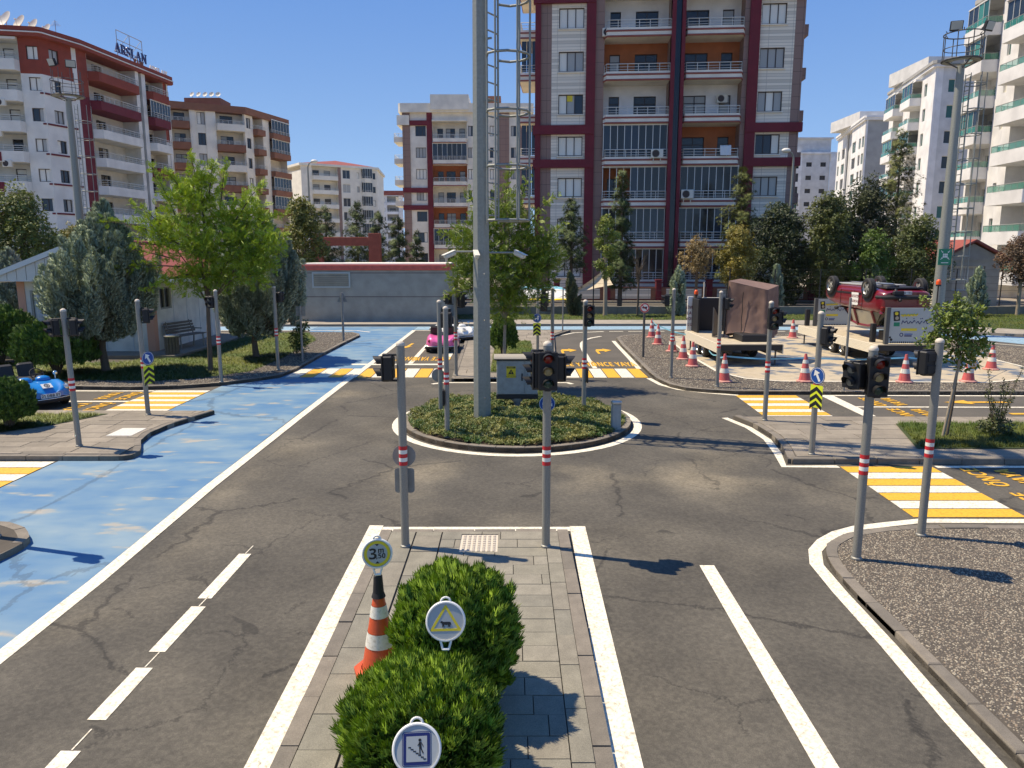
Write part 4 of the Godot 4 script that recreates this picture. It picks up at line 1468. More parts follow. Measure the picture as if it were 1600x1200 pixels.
	var w2 = {"win": [[0.85, 1.5, 0.95, 1.4, 3]], "sep": true, "nm": "brick_panel"}
	var f_bay = {"depth": 1.3, "out": 0.6, "ph": 0.62, "rh": 0.5, "open": [[0.6, 0.0, 0.8, 1.95, 1], [1.8, 0.0, 1.3, 1.95, 2], [3.7, 0.0, 0.8, 1.95, 1]], "backs": [M.wall_cream, M.wall_cream, M.wall_orange, M.wall_cream, M.wall_orange, M.wall_cream, M.wall_cream], "pm": [M.wall_cream], "bands": M.band_pink, "band_at": [0.0], "glazed": [1, 5], "gp": 7}
	xf = facade(b, A, B, 22.6, [
		[0.9, 1.95, "wall", M.wall_tile, {"z": 0.15, "nm": "tile_strip"}],
		[1.95, 4.3, "wall", M.wall_cream, {"win": [[0.75, 1.45, 0.95, 1.4, 3]], "nm": "brick_panel"}],
		[4.3, 5.05, "wall", M.wall_maroon, {"z": 0.2, "nm": "maroon_column"}],
		[5.05, 9.9, "bay", M.wall_cream, f_bay],
		[9.9, 11.4, "wall", M.wall_cream, {"win": [[0.15, 0.9, 0.95, 1.4, 2]]}],
		[11.4, 12.9, "wall", M.wall_cream],
		[12.9, 14.4, "wall", M.wall_cream, {"win": [[0.2, 0.9, 0.95, 1.4, 2]]}],
		[14.4, 15.8, "wall", M.wall_tile, {"z": 0.15, "nm": "tile_strip"}],
		[15.8, 17.0, "wall", M.wall_cream, {"win": [[0.25, 0.8, 0.95, 1.4, 2]]}],
		[17.0, 18.7, "wall", M.wall_tile],
	], fl)
	for y in [9.4, 11.8, 20.9]:
		m = MB.new()
		m.xf = xf
		m.span(Vector3(0.8, y, -0.2), Vector3(5.0, y + 0.65, 0.26))
		put(b, "maroon_band", m, M.wall_maroon)
	for k in 7:
		var v = 1.2 + 2.92 * k
		m = MB.new()
		m.xf = xf
		m.span(Vector3(-0.4, v, -5.0), Vector3(0.88, v + 0.7, -0.4))
		var bal = put(b, "balcony", m, M.wall_cream)
		railing(bal, xf, [Vector2(-0.35, -4.5), Vector2(-0.35, -0.45), Vector2(0.86, -0.45)], v + 0.7, 0.5, M.rail_white)
	body_wall(b, [[-15.3, -124.0], [-15.3, -110.32]], 22.6, M.wall_cream)
	roof(b, V2([[-15.3, -110.0], [2.5, -110.0], [2.5, -124.0], [-15.3, -124.0]]), 22.6, M.wall_cream, 0.5, 1.2)
	m = MB.new()
	m.span(Vector3(0.2, 20.9, -6), Vector3(1.9, 22.2, 0.5))
	m.span(Vector3(4.9, 22.9, -8), Vector3(10.2, 24.9, 0.75))
	put(b, "roof_parapet", m, M.wall_cream)
	m = MB.new()
	m.span(Vector3(12.4, 23.8, -8), Vector3(14.6, 25.6, -4))
	put(b, "stair_head", m, M.wall_brown)

func left_apartments():
	# the big block on the left: white with a rust red top storey
	var b = thing("apartment_block", "white apartment block with rust red top storey and dishes on its roof, far left", "building", Vector3(-42.2, 0, -71.6))
	var fl = {"v0": 1.2, "p": 2.65, "n": 8}
	var top = [[19.25, M.wall_red]]
	var b1 = {"depth": 1.4, "out": 0.7, "ph": 0.95, "rh": 0.5, "open": [[0.5, 0.1, 1.4, 1.9, 2], [3.4, 0.1, 0.9, 1.9, 1]], "backs": [M.wall_offwhite], "pm": [M.wall_offwhite], "panes": [M.curtain_white, M.pane_dark, M.curtain_grey], "fl": {"v0": 0.99, "p": 2.63, "n": 8}, "panel": [0.9, 3.2, M.wall_maroon]}
	facade(b, Vector2(-50.5, -70.0), Vector2(-42.2, -71.6), 22.3, [
		[-6.0, 1.5, "wall", M.wall_offwhite, {"win": [[2.0, 1.5, 0.75, 1.2, 2]], "split": top}],
		[1.5, 6.7, "bay", M.wall_offwhite, b1],
		[6.7, 8.46, "wall", M.wall_offwhite, {"win": [[0.62, 1.1, 0.72, 1.15, 2]], "split": top}],
	], fl)
	for k in 6:
		var m = MB.new()
		m.xf = Transform3D(Basis.from_euler(Vector3(0, -0.19, 0)).inverse(), Vector3(-0.35, 0, 0.1))
		var d = Vector3(0.98, 0, -0.19)
		var p = Vector3(-50.5, 0, -70.0) + d * 8.42 - b.position
		m.xf = Transform3D(Basis(d, Vector3.UP, d.cross(Vector3.UP)), Vector3(p.x, 0, p.z) - d * 0.0)
		m.span(Vector3(-0.25, 4.3 + 2.65 * k, -0.05), Vector3(0.02, 4.45 + 2.65 * k, 0.06))
		put(b, "string_course", m, M.wall_maroon)
	facade(b, Vector2(-42.2, -71.6), Vector2(-41.0, -75.2), 22.3, [
		[0.0, 3.3, "wall", M.wall_offwhite, {"win": [[0.9, 1.0, 0.72, 1.15, 2]], "split": top}],
		[3.3, 3.8, "wall", M.wall_offwhite, {"split": [[18.3, M.wall_offwhite]], "z": 0.0, "nm": "corner_pilaster"}],
	], fl)
	for k in 6:
		var d = Vector3(1.2, 0, -3.6).normalized()
		var m = MB.new()
		m.xf = Transform3D(Basis(d, Vector3.UP, d.cross(Vector3.UP)), Vector3.ZERO)
		m.span(Vector3(0.1, 4.3 + 2.65 * k, -0.05), Vector3(3.3, 4.45 + 2.65 * k, 0.06))
		put(b, "string_course", m, M.wall_maroon)
	var rb = {"depth": 1.5, "out": 0.9, "ph": 0.85, "rh": 0.55, "open": [[0.8, 0.1, 1.3, 1.9, 1], [2.9, 0.1, 1.6, 1.9, 2]], "backs": [M.wall_offwhite], "pm": [M.wall_offwhite, M.wall_maroon, M.wall_offwhite, M.wall_offwhite, M.wall_offwhite, M.wall_offwhite, M.wall_maroon, M.wall_red], "panes": [M.curtain_grey, M.pane_dark, M.pane_dark], "fl": {"v0": 1.06, "p": 2.68, "n": 8}, "cheek": M.wall_offwhite, "cut": 1.0}
	var rb2 = rb.duplicate()
	rb2.open = [[0.6, 0.1, 1.3, 1.9, 1], [2.3, 0.1, 1.4, 1.9, 2]]
	rb2.glazed = [6]
	rb2.gp = 7
	rb2.pm = [M.wall_maroon, M.wall_offwhite, M.wall_maroon, M.wall_offwhite, M.wall_maroon, M.wall_offwhite, M.wall_maroon, M.wall_red]
	facade(b, Vector2(-41.0, -75.2), Vector2(-39.4, -90.0), 22.3, [
		[0.0, 1.5, "wall", M.wall_maroon, {"nm": "maroon_column", "split": [[18.2, M.wall_red]]}],
		[1.5, 8.9, "bay", M.wall_red, rb],
		[8.9, 9.5, "wall", M.wall_offwhite, {"z": 0.3, "nm": "corner_pilaster"}],
		[9.5, 10.0, "wall", M.navy_glass, {"nm": "stair_glazing"}],
		[10.0, 10.7, "wall", M.wall_offwhite, {"z": 0.3, "nm": "corner_pilaster"}],
		[10.7, 14.6, "bay", M.wall_red, rb2],
		[14.6, 15.6, "wall", M.wall_offwhite, {"split": [[15.9, M.wall_red]]}],
	], {"v0": 1.6, "p": 2.72, "n": 7})
	var outl = V2([[-56.5, -68.9], [-50.5, -70.0], [-42.2, -71.6], [-41.0, -75.2], [-39.3, -90.6], [-56.5, -90.6]])
	roof(b, outl, 22.3, M.wall_red, 0.6, 0.3, "eaves")
	roof(b, outl, 22.6, M.wall_offwhite, 0.65, 0.1, "cornice")
	roof(b, outl, 22.7, M.wall_red, 0.55, 0.42)
	body_wall(b, [[-39.3, -90.6], [-56.5, -90.6]], 22.3, M.wall_offwhite)
	for q in [[-3.7, -1.6, 0.85], [-2.9, -2.4, 0.75], [-2.3, -3.4, 0.7], [-1.8, -4.6, 0.6]]:
		dish(b, Vector3(q[0], 24.2, q[1]), -0.5, q[2])
	var an = MB.new()
	an.rod(Vector3(-0.6, 23.1, -3.9), Vector3(-0.6, 24.9, -3.9), 0.03, 4)
	for k in 4: an.rod(Vector3(-1.1 + 0.1 * k, 24.4 + 0.12 * k, -3.9), Vector3(-0.1 - 0.1 * k, 24.4 + 0.12 * k, -3.9), 0.015, 4)
	put(b, "aerial", an, M.rail_grey)
	for k in 6:
		ac_unit(b, Transform3D(Basis(), Vector3.ZERO), Vector3(-3.2 - 0.6 * (k % 2), 6.1 + 2.63 * k, 1.2), false, 1.0)
	# roof sign: steel frame and upright letters along the eaves
	var sg = thing("roof_sign", "steel framed rooftop sign with dark upright letters on the white and rust red block", "sign", Vector3(-39.75, 23.12, -83.4), atan2(14.8, 1.6))
	var fr = MB.new()
	for x in [-2.2, 0.0, 2.2]: fr.rod(Vector3(x, 0, 0), Vector3(x, 2.5, 0), 0.04, 4)
	for y in [0.7, 1.6, 2.5]: fr.rod(Vector3(-2.2, y, 0), Vector3(2.2, y, 0), 0.04, 4)
	for x in [-1.1, 1.1]: fr.rod(Vector3(x - 1.0, 0.7, 0.02), Vector3(x + 1.0, 2.5, 0.02), 0.03, 4)
	put(sg, "frame", fr, M.rail_grey)
	for q in [["ARSLAN", 0.0, 0.75, 0.95, "sign_navy"], ["YAPI", 1.2, 0.02, 0.5, "wall_brown"], ["ARSLAN", 4.9, 0.1, 0.6, "panel_white"]]:
		var t = TextMesh.new()
		var f = SystemFont.new()
		f.font_names = PackedStringArray(["Droid Serif"])
		f.font_weight = 700
		t.font = f
		t.text = q[0]
		t.font_size = 64
		t.pixel_size = q[3] / 46.0
		t.depth = 0.1
		put(sg, "letters", t, M[q[4]], Transform3D(Basis(), Vector3(q[1], q[2], 0.08)))
	# next: cream and brown block
	b = thing("apartment_block", "beige apartment block with brown parapets and flat roof behind the feathery green tree", "building", Vector3(-48.5, 0, -104.0))
	fl = {"v0": 0.9, "p": 2.72, "n": 8}
	var bb = {"depth": 1.2, "out": 0.7, "ph": 0.9, "rh": 0.45, "open": [[0.4, 0.1, 1.4, 1.9, 2]], "backs": [M.wall_cream], "pm": [M.wall_brown], "panes": [M.curtain_white, M.curtain_grey, M.pane_dark], "cut": 0.3}
	var bb2 = bb.duplicate()
	bb2.open = [[0.7, 0.1, 1.8, 1.9, 2], [3.6, 0.1, 1.0, 1.9, 1]]
	facade(b, Vector2(-48.5, -104.0), Vector2(-37.3, -110.0), 22.4, [
		[-1.0, 3.3, "wall", M.wall_cream],
		[3.3, 5.6, "bay", M.wall_brown, bb],
		[5.6, 6.3, "wall", M.wall_cream, {"z": 0.2}],
		[6.3, 7.6, "wall", M.wall_cream, {"win": [[0.25, 1.0, 0.7, 1.6, 2]]}],
		[7.6, 8.9, "wall", M.wall_cream, {"z": 0.2}],
		[8.9, 12.71, "bay", M.wall_brown, {"depth": 1.2, "out": 0.9, "ph": 0.9, "rh": 0.45, "open": [[0.7, 0.1, 1.7, 1.9, 2]], "backs": [M.wall_cream], "pm": [M.wall_brown, M.wall_cream], "cut": 0.3}],
	], fl)
	facade(b, Vector2(-37.3, -110.0), Vector2(-34.5, -120.0), 22.4, [
		[0.0, 1.9, "wall", M.wall_cream, {"win": [[0.4, 1.0, 0.7, 1.4, 2]]}],
		[1.9, 4.1, "bay", M.wall_brown, {"depth": 1.2, "out": 0.7, "ph": 0.8, "rh": 0.45, "open": [[0.4, 0.1, 1.4, 1.9, 2]], "backs": [M.wall_cream], "pm": [M.wall_brown], "cut": 0.3}],
		[4.1, 5.7, "wall", M.wall_cream, {"z": 0.15}],
		[5.7, 10.38, "bay", M.wall_brown, {"depth": 1.2, "out": 0.8, "ph": 0.8, "rh": 0.45, "open": [[0.6, 0.1, 1.4, 1.9, 2]], "backs": [M.wall_cream], "pm": [M.wall_brown], "cut": 0.3, "glazed": [3, 4, 6, 7], "gp": 6}],
	], fl)
	outl = V2([[-49.4, -103.5], [-37.3, -110.0], [-34.5, -120.0], [-49.4, -120.0]])
	roof(b, outl, 22.4, M.wall_brown, 0.5, 0.9)
	var hd = MB.new()
	hd.span(Vector3(3.0, 23.3, -10), Vector3(8.0, 24.6, -6))
	put(b, "stair_head", hd, M.wall_brown)
	for k in 5: dish(b, Vector3(4.0 + 0.9 * k, 25.1, -6.5), -0.4 + 0.1 * k, 0.36)
	# far beige block with a low pyramid roof
	b = thing("apartment_block", "far beige apartment block with low reddish hipped roof beyond the red pergola", "building", Vector3(-46.5, 0, -172.0))
	fl = {"v0": 0.8, "p": 3.1, "n": 7}
	var fb = {"depth": 1.2, "out": 0.8, "ph": 0.9, "rh": 0.4, "open": [[0.6, 0.1, 1.5, 1.9, 1], [3.2, 0.1, 1.5, 1.9, 1]], "backs": [M.wall_cream], "pm": [M.wall_cream], "cut": 0.5}
	facade(b, Vector2(-46.5, -172.0), Vector2(-31.5, -182.0), 22.4, [
		[0.0, 2.4, "wall", M.wall_cream],
		[2.4, 8.4, "bay", M.wall_cream, fb],
		[8.4, 9.2, "wall", M.wall_tile],
		[9.2, 11.6, "wall", M.wall_cream, {"win": [[0.4, 1.8, 0.6, 1.9, 2]], "frame": M.frame_white}],
		[11.6, 14.2, "wall", M.wall_cream, {"win": [[1.4, 0.6, 0.8, 1.3, 1]]}],
		[14.2, 16.6, "bay", M.wall_cream, {"depth": 1.0, "out": 0.8, "ph": 0.9, "rh": 0.4, "open": [[0.4, 0.1, 1.4, 1.9, 1]], "backs": [M.pane_dark], "pm": [M.wall_cream], "cut": 1.2, "glazed": [0, 1, 2, 3, 4, 5, 6], "gp": 4, "glaze": [M.pane_dark, M.pane_dark, M.pane_blue]}],
		[16.6, 18.03, "wall", M.wall_cream, {"win": [[0.3, 0.7, 0.8, 1.4, 1]]}],
	], fl)
	body_wall(b, [[-55.0, -184.0], [-46.5, -172.0]], 21.5, M.wall_cream)
	body_wall(b, [[-31.5, -182.0], [-33.0, -200.0]], 22.4, M.wall_cream)
	outl = V2([[-55.0, -184.0], [-46.5, -172.0], [-31.5, -182.0], [-33.0, -200.0], [-50.0, -200.0]])
	roof(b, outl, 22.4, M.wall_cream, 0.4, 0.5, "eaves")
	var hr = MB.new()
	var ap = Vector3(-42.0, 24.9, -186.0) - b.position
	for i in outl.size():
		var p = Vector3(outl[i].x, 22.9, outl[i].y) - b.position
		var q = Vector3(outl[(i + 1) % outl.size()].x, 22.9, outl[(i + 1) % outl.size()].y) - b.position
		var n = (q - p).cross(ap - p).normalized()
		if n.y < 0: n = -n
		hr.tri(p, q, ap, n, n, n)
	put(b, "roof", hr, M.roof_red)
	# small white block in the gap
	b = thing("apartment_block", "tiny distant white block with reddish roof in the gap between blocks", "building", Vector3(-45.0, 0, -270.0))
	facade(b, Vector2(-48.5, -270.0), Vector2(-38.0, -270.0), 23.0, [
		[0.0, 5.0, "wall", M.wall_white, {"win": [[1.2, 1.2, 0.9, 1.3, 1], [3.2, 1.2, 0.9, 1.3, 1]]}],
		[5.0, 9.0, "bay", M.wall_white, {"depth": 1.0, "out": 0.8, "ph": 0.9, "rh": 0.4, "open": [[0.8, 0.1, 2.0, 1.8, 1]], "backs": [M.wall_grey], "pm": [M.wall_white], "cut": 0.3}],
		[9.0, 10.5, "wall", M.wall_white],
	], {"v0": 1.0, "p": 3.1, "n": 7})
	roof(b, V2([[-48.5, -270.0], [-38.0, -270.0], [-38.0, -282.0], [-48.5, -282.0]]), 23.0, M.roof_red, 0.5, 1.5)

func side_block(nm_label: String, x: float, x2: float, z_near: float, z_far: float, depth_x: float, h: float, cols: Array, fl: Dictionary, front: Array, front_m: Material, capm: Material) -> Node3D:
	# a block seen along its left face: from its far corner (x2, z_far) to its near corner (x, z_near), then the face turned to us
	var b = thing("apartment_block", nm_label, "building", Vector3(x, 0, z_near))
	facade(b, Vector2(x2, z_far), Vector2(x, z_near), h, cols, fl)
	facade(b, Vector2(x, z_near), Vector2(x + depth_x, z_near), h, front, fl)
	var outl = V2([[x2, z_far], [x, z_near], [x + depth_x, z_near], [x2 + depth_x, z_far]])
	body_wall(b, [[x2 + depth_x, z_far], [x2, z_far]], h, M.wall_white)
	roof(b, outl, h, M.wall_white, 0.35, 0.35, "cornice")
	roof(b, outl, h + 0.35, capm, 0.5, 0.35)
	return b

func right_apartments():
	var green = [M.pane_green, M.pane_green_lit, M.pane_dark]
	var gb = {"depth": 1.2, "out": 1.3, "ph": 0.95, "rh": 0.5, "open": [[0.4, 0.1, 1.3, 1.95, 1]], "backs": [M.wall_white], "pm": [M.wall_white], "panes": [M.pane_dark, M.curtain_white, M.pane_green], "rail": M.rail_grey, "rail_glass": M.rail_glass, "cut": 0.1, "glaze": green, "frame": M.frame_white}
	# nearest: two stepped bodies
	var g1 = gb.duplicate()
	g1.glazed = [7, 6, 4]
	g1.gp = 4
	var b = side_block("white apartment block with green glass balconies behind the right mast", 39.4, 40.2, -61.5, -69.2, 14.0, 24.0, [
		[0.0, 0.3, "wall", M.wall_white],
		[0.3, 3.8, "bay", M.wall_white, g1],
		[3.8, 7.74, "wall", M.wall_white, {"win": [[1.2, 1.5, 0.9, 1.5, 2]], "frame": M.frame_white, "panes": [M.curtain_white, M.pane_green]}],
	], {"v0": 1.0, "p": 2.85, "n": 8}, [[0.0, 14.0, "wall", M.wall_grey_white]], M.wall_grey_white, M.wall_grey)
	g1 = gb.duplicate()
	g1.glazed = [6]
	g1.gp = 6
	g1.glaze = [M.pane_blue, M.pane_dark, M.navy_glass]
	g1.open = [[0.5, 0.1, 1.2, 1.95, 1], [2.2, 0.1, 1.4, 1.95, 2]]
	g1.depth = 1.6
	side_block("nearest white apartment block with projecting balconies at the right edge of the view", 37.6, 37.9, -53.0, -60.9, 14.0, 26.5, [
		[0.0, 1.0, "wall", M.wall_white],
		[1.0, 5.6, "bay", M.wall_white, g1],
		[5.6, 7.9, "wall", M.wall_white],
	], {"v0": 1.1, "p": 2.95, "n": 8}, [[0.0, 14.0, "wall", M.wall_white]], M.wall_white, M.wall_grey)
	# grey-fronted block with windows
	g1 = gb.duplicate()
	g1.glazed = [7, 5, 3]
	g1.gp = 4
	var g2 = gb.duplicate()
	g2.glazed = [7, 5]
	g2.gp = 4
	b = side_block("grey fronted white block with green windows, second from the right edge", 50.5, 54.0, -95.0, -113.0, 16.0, 25.2, [
		[0.0, 2.0, "wall", M.wall_white],
		[2.0, 6.4, "bay", M.wall_white, g1],
		[6.4, 9.4, "wall", M.wall_white, {"win": [[0.8, 1.2, 0.8, 1.5, 1]], "frame": M.frame_white, "panes": [M.pane_green]}],
		[9.4, 13.6, "bay", M.wall_white, g2],
		[13.6, 18.34, "wall", M.wall_white, {"win": [[1.0, 1.0, 0.8, 1.5, 1]], "frame": M.frame_white, "panes": [M.pane_green]}],
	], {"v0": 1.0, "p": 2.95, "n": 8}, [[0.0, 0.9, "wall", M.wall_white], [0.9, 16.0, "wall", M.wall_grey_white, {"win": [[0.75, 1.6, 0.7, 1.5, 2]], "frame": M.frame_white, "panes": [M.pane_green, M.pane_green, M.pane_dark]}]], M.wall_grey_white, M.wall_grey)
	var hd = MB.new()
	hd.span(Vector3(1.6, 25.9, -15), Vector3(15.0, 27.6, -5))
	put(b, "stair_head", hd, M.wall_grey_white)
	# plain grey gable block
	g1 = gb.duplicate()
	g1.out = 0.5
	g1.open = [[0.5, 0.1, 2.0, 1.95, 2]]
	g1.panes = [M.pane_green, M.pane_dark]
	b = side_block("white block with plain grey gable, third from the right edge", 62.9, 68.5, -140.0, -165.0, 20.0, 26.6, [
		[0.0, 4.0, "wall", M.wall_white, {"win": [[1.0, 1.6, 0.5, 1.9, 1]], "panes": [M.pane_green], "frame": M.frame_white}],
		[4.0, 9.0, "wall", M.wall_white, {"win": [[1.0, 3.0, 0.4, 2.0, 2]], "panes": [M.pane_green, M.pane_dark], "frame": M.frame_white}],
		[9.0, 14.0, "wall", M.wall_grey_white, {"z": -0.5}],
		[14.0, 19.5, "wall", M.wall_white, {"win": [[1.0, 3.0, 0.4, 2.0, 2]], "panes": [M.pane_green, M.pane_dark], "frame": M.frame_white}],
		[19.5, 25.62, "wall", M.wall_white, {"win": [[1.0, 1.6, 0.5, 1.9, 1], [3.6, 1.6, 0.5, 1.9, 1]], "panes": [M.pane_green, M.pane_dark], "frame": M.frame_white}],
	], {"v0": 1.0, "p": 2.95, "n": 8}, [[0.0, 20.0, "wall", M.wall_grey]], M.wall_grey, M.wall_white)
	hd = MB.new()
	hd.span(Vector3(1.8, 27.3, -20), Vector3(12.0, 29.3, -7))
	put(b, "stair_head", hd, M.wall_grey_white)
	# farthest white block facing us
	b = thing("apartment_block", "distant white block with small square windows beside the maroon corner", "building", Vector3(64.0, 0, -182.0))
	facade(b, Vector2(60.0, -182.0), Vector2(80.0, -182.0), 26.0, [
		[0.0, 7.5, "wall", M.wall_white, {"win": [[3.4, 3.4, 0.5, 1.9, 2]], "panes": [M.pane_green, M.pane_dark]}],
		[7.5, 14.0, "wall", M.wall_grey_white, {"win": [[1.0, 1.3, 0.9, 1.0, 2], [4.3, 1.3, 0.9, 1.0, 2]], "panes": [M.pane_dark]}],
		[14.0, 15.0, "wall", M.wall_white, {"z": 0.4}],
		[15.0, 20.0, "wall", M.wall_white, {"win": [[0.6, 2.6, 0.5, 1.9, 2]], "panes": [M.pane_green, M.pane_dark]}],
	], {"v0": 1.2, "p": 3.0, "n": 8})
	roof(b, V2([[60.0, -182.0], [80.0, -182.0], [80.0, -196.0], [60.0, -196.0]]), 26.0, M.wall_white, 0.3, 0.4)
	hd = MB.new()
	hd.span(Vector3(2.2, 26.4, -10), Vector3(10.2, 29.4, -0.5))
	hd.span(Vector3(1.8, 29.4, -10.4), Vector3(10.6, 29.7, -0.1))
	put(b, "stair_head", hd, M.wall_grey_white)
	# dark glazed shop front at the far right edge
	b = thing("shop_front", "tall dark glazed shop front with white columns at the right edge of the view", "building", Vector3(37.5, 0, -52.2))
	for k in 6:
		var m = MB.new()
		m.span(Vector3(k * 1.9, 0, 0.5), Vector3(k * 1.9 + 0.35, 7.2, 1.0), 0.02)
		put(b, "column", m, M.wall_white)
		m = MB.new()
		m.span(Vector3(k * 1.9 + 0.35, 0.3, 0.4), Vector3(k * 1.9 + 1.9, 7.2, 0.45))
		put(b, "glazing_pane", m, M.pane_dark)

func kiosk():
	# small gatehouse behind the right mast
	var b = thing("gatehouse", "small grey gatehouse with gabled red roof and barred window behind the right mast", "hut", Vector3(25.9, 0, -46.0))
	var xf = Transform3D(Basis(), Vector3.ZERO)
	wall(b, "wall", xf, 0.0, 0.0, 3.5, 3.0, 0.2, [[0.7, 1.2, 1.9, 1.45]], M.wc_grey)
	window(b, xf, 0.7, 1.2, 1.9, 1.45, 2, M.frame_white, [M.curtain_grey])
	var m = MB.new()
	m.span(Vector3(0, 0, -4), Vector3(0.2, 3.0, -0.2))
	m.span(Vector3(3.3, 0, -4), Vector3(3.5, 3.0, -0.2))
	m.span(Vector3(0, 0, -4.2), Vector3(3.5, 3.0, -4))
	put(b, "wall", m, M.cabin_white)
	m = MB.new()
	m.shape(V2([[-0.3, 3.0], [3.8, 3.0], [1.75, 4.0]]), -0.15, 0.05)
	put(b, "gable", m, M.wc_grey)
	for s in [[-0.55, 1.75], [4.05, 1.75]]:
		m = MB.new()
		var p = Vector3(s[0], 2.95, 0.3)
		var q = Vector3(s[1], 4.12, 0.3)
		var z = Vector3(0, 0, -4.8)
		var up = Vector3(0, 0.14, 0)
		m.quad_auto(p + up, q + up, q + up + z, p + up + z, Vector3.UP)
		m.quad_auto(p, q, q + z, p + z, Vector3.DOWN)
		m.quad_auto(p, q, q + up, p + up, Vector3.BACK)
		m.quad_auto(p, p + up, p + up + z, p + z, p - q)
		put(b, "roof", m, M.roof_red)
	m = MB.new()
	for x in 4: m.rod(Vector3(0.9 + x * 0.5, 1.2, 0.02), Vector3(0.9 + x * 0.5, 2.65, 0.02), 0.015, 4)
	put(b, "window_bars", m, M.rail_white)

func wc_block():
	var b = thing("wc_block", "long grey flat block with red coping and a louvred panel, left of the tall mast", "building", Vector3(-10.6, 0, -37.7))
	var m = MB.new()
	m.span(Vector3(0, 0, -4.5), Vector3(7.42, 2.62, 0))
	put(b, "wall", m, M.wc_grey)
	m = MB.new()
	m.span(Vector3(-0.1, 2.62, -4.6), Vector3(7.5, 2.9, 0.08), 0.03)
	put(b, "coping", m, M.coping_red)
	m = MB.new()
	m.span(Vector3(-0.06, 2.9, -4.55), Vector3(7.46, 2.95, 0.04))
	put(b, "roof", m, M.wall_cream)
	for y in [1.3, 2.47]:
		m = MB.new()
		m.span(Vector3(0.0, y, 0.0), Vector3(7.42, y + 0.035, 0.006))
		put(b, "joint_strip", m, M.joint_dark)
	m = MB.new()
	for q in [[0.72, 1.76, 2.6, 1.83], [0.72, 2.46, 2.6, 2.53], [0.72, 1.83, 0.79, 2.46], [2.53, 1.83, 2.6, 2.46]]:
		m.span(Vector3(q[0], q[1], 0.0), Vector3(q[2], q[3], 0.05))
	var fr = put(b, "louvre_frame", m, M.board_grey)
	for k in 6:
		m = MB.new()
		m.xf = Transform3D(Basis(Vector3.RIGHT, 0.5), Vector3(1.66, 1.885 + k * 0.105, 0.022))
		m.box(Vector3.ZERO, Vector3(1.74, 0.1, 0.012))
		put(fr, "slat", m, M.wc_grey)
	b = thing("pergola", "rust red square portal frame standing behind the grey flat block", "pergola", Vector3(-15.6, 0, -60.0))
	m = MB.new()
	m.span(Vector3(0, 0, -0.35), Vector3(0.8, 4.9, 0.35), 0.02)
	put(b, "post", m, M.pergola_red)
	m = MB.new()
	m.span(Vector3(4.45, 0, -0.35), Vector3(5.35, 4.95, 0.35), 0.02)
	put(b, "post", m, M.pergola_red)
	m = MB.new()
	m.span(Vector3(0.8, 4.0, -0.3), Vector3(4.45, 4.65, 0.3), 0.02)
	put(b, "beam", m, M.pergola_red)

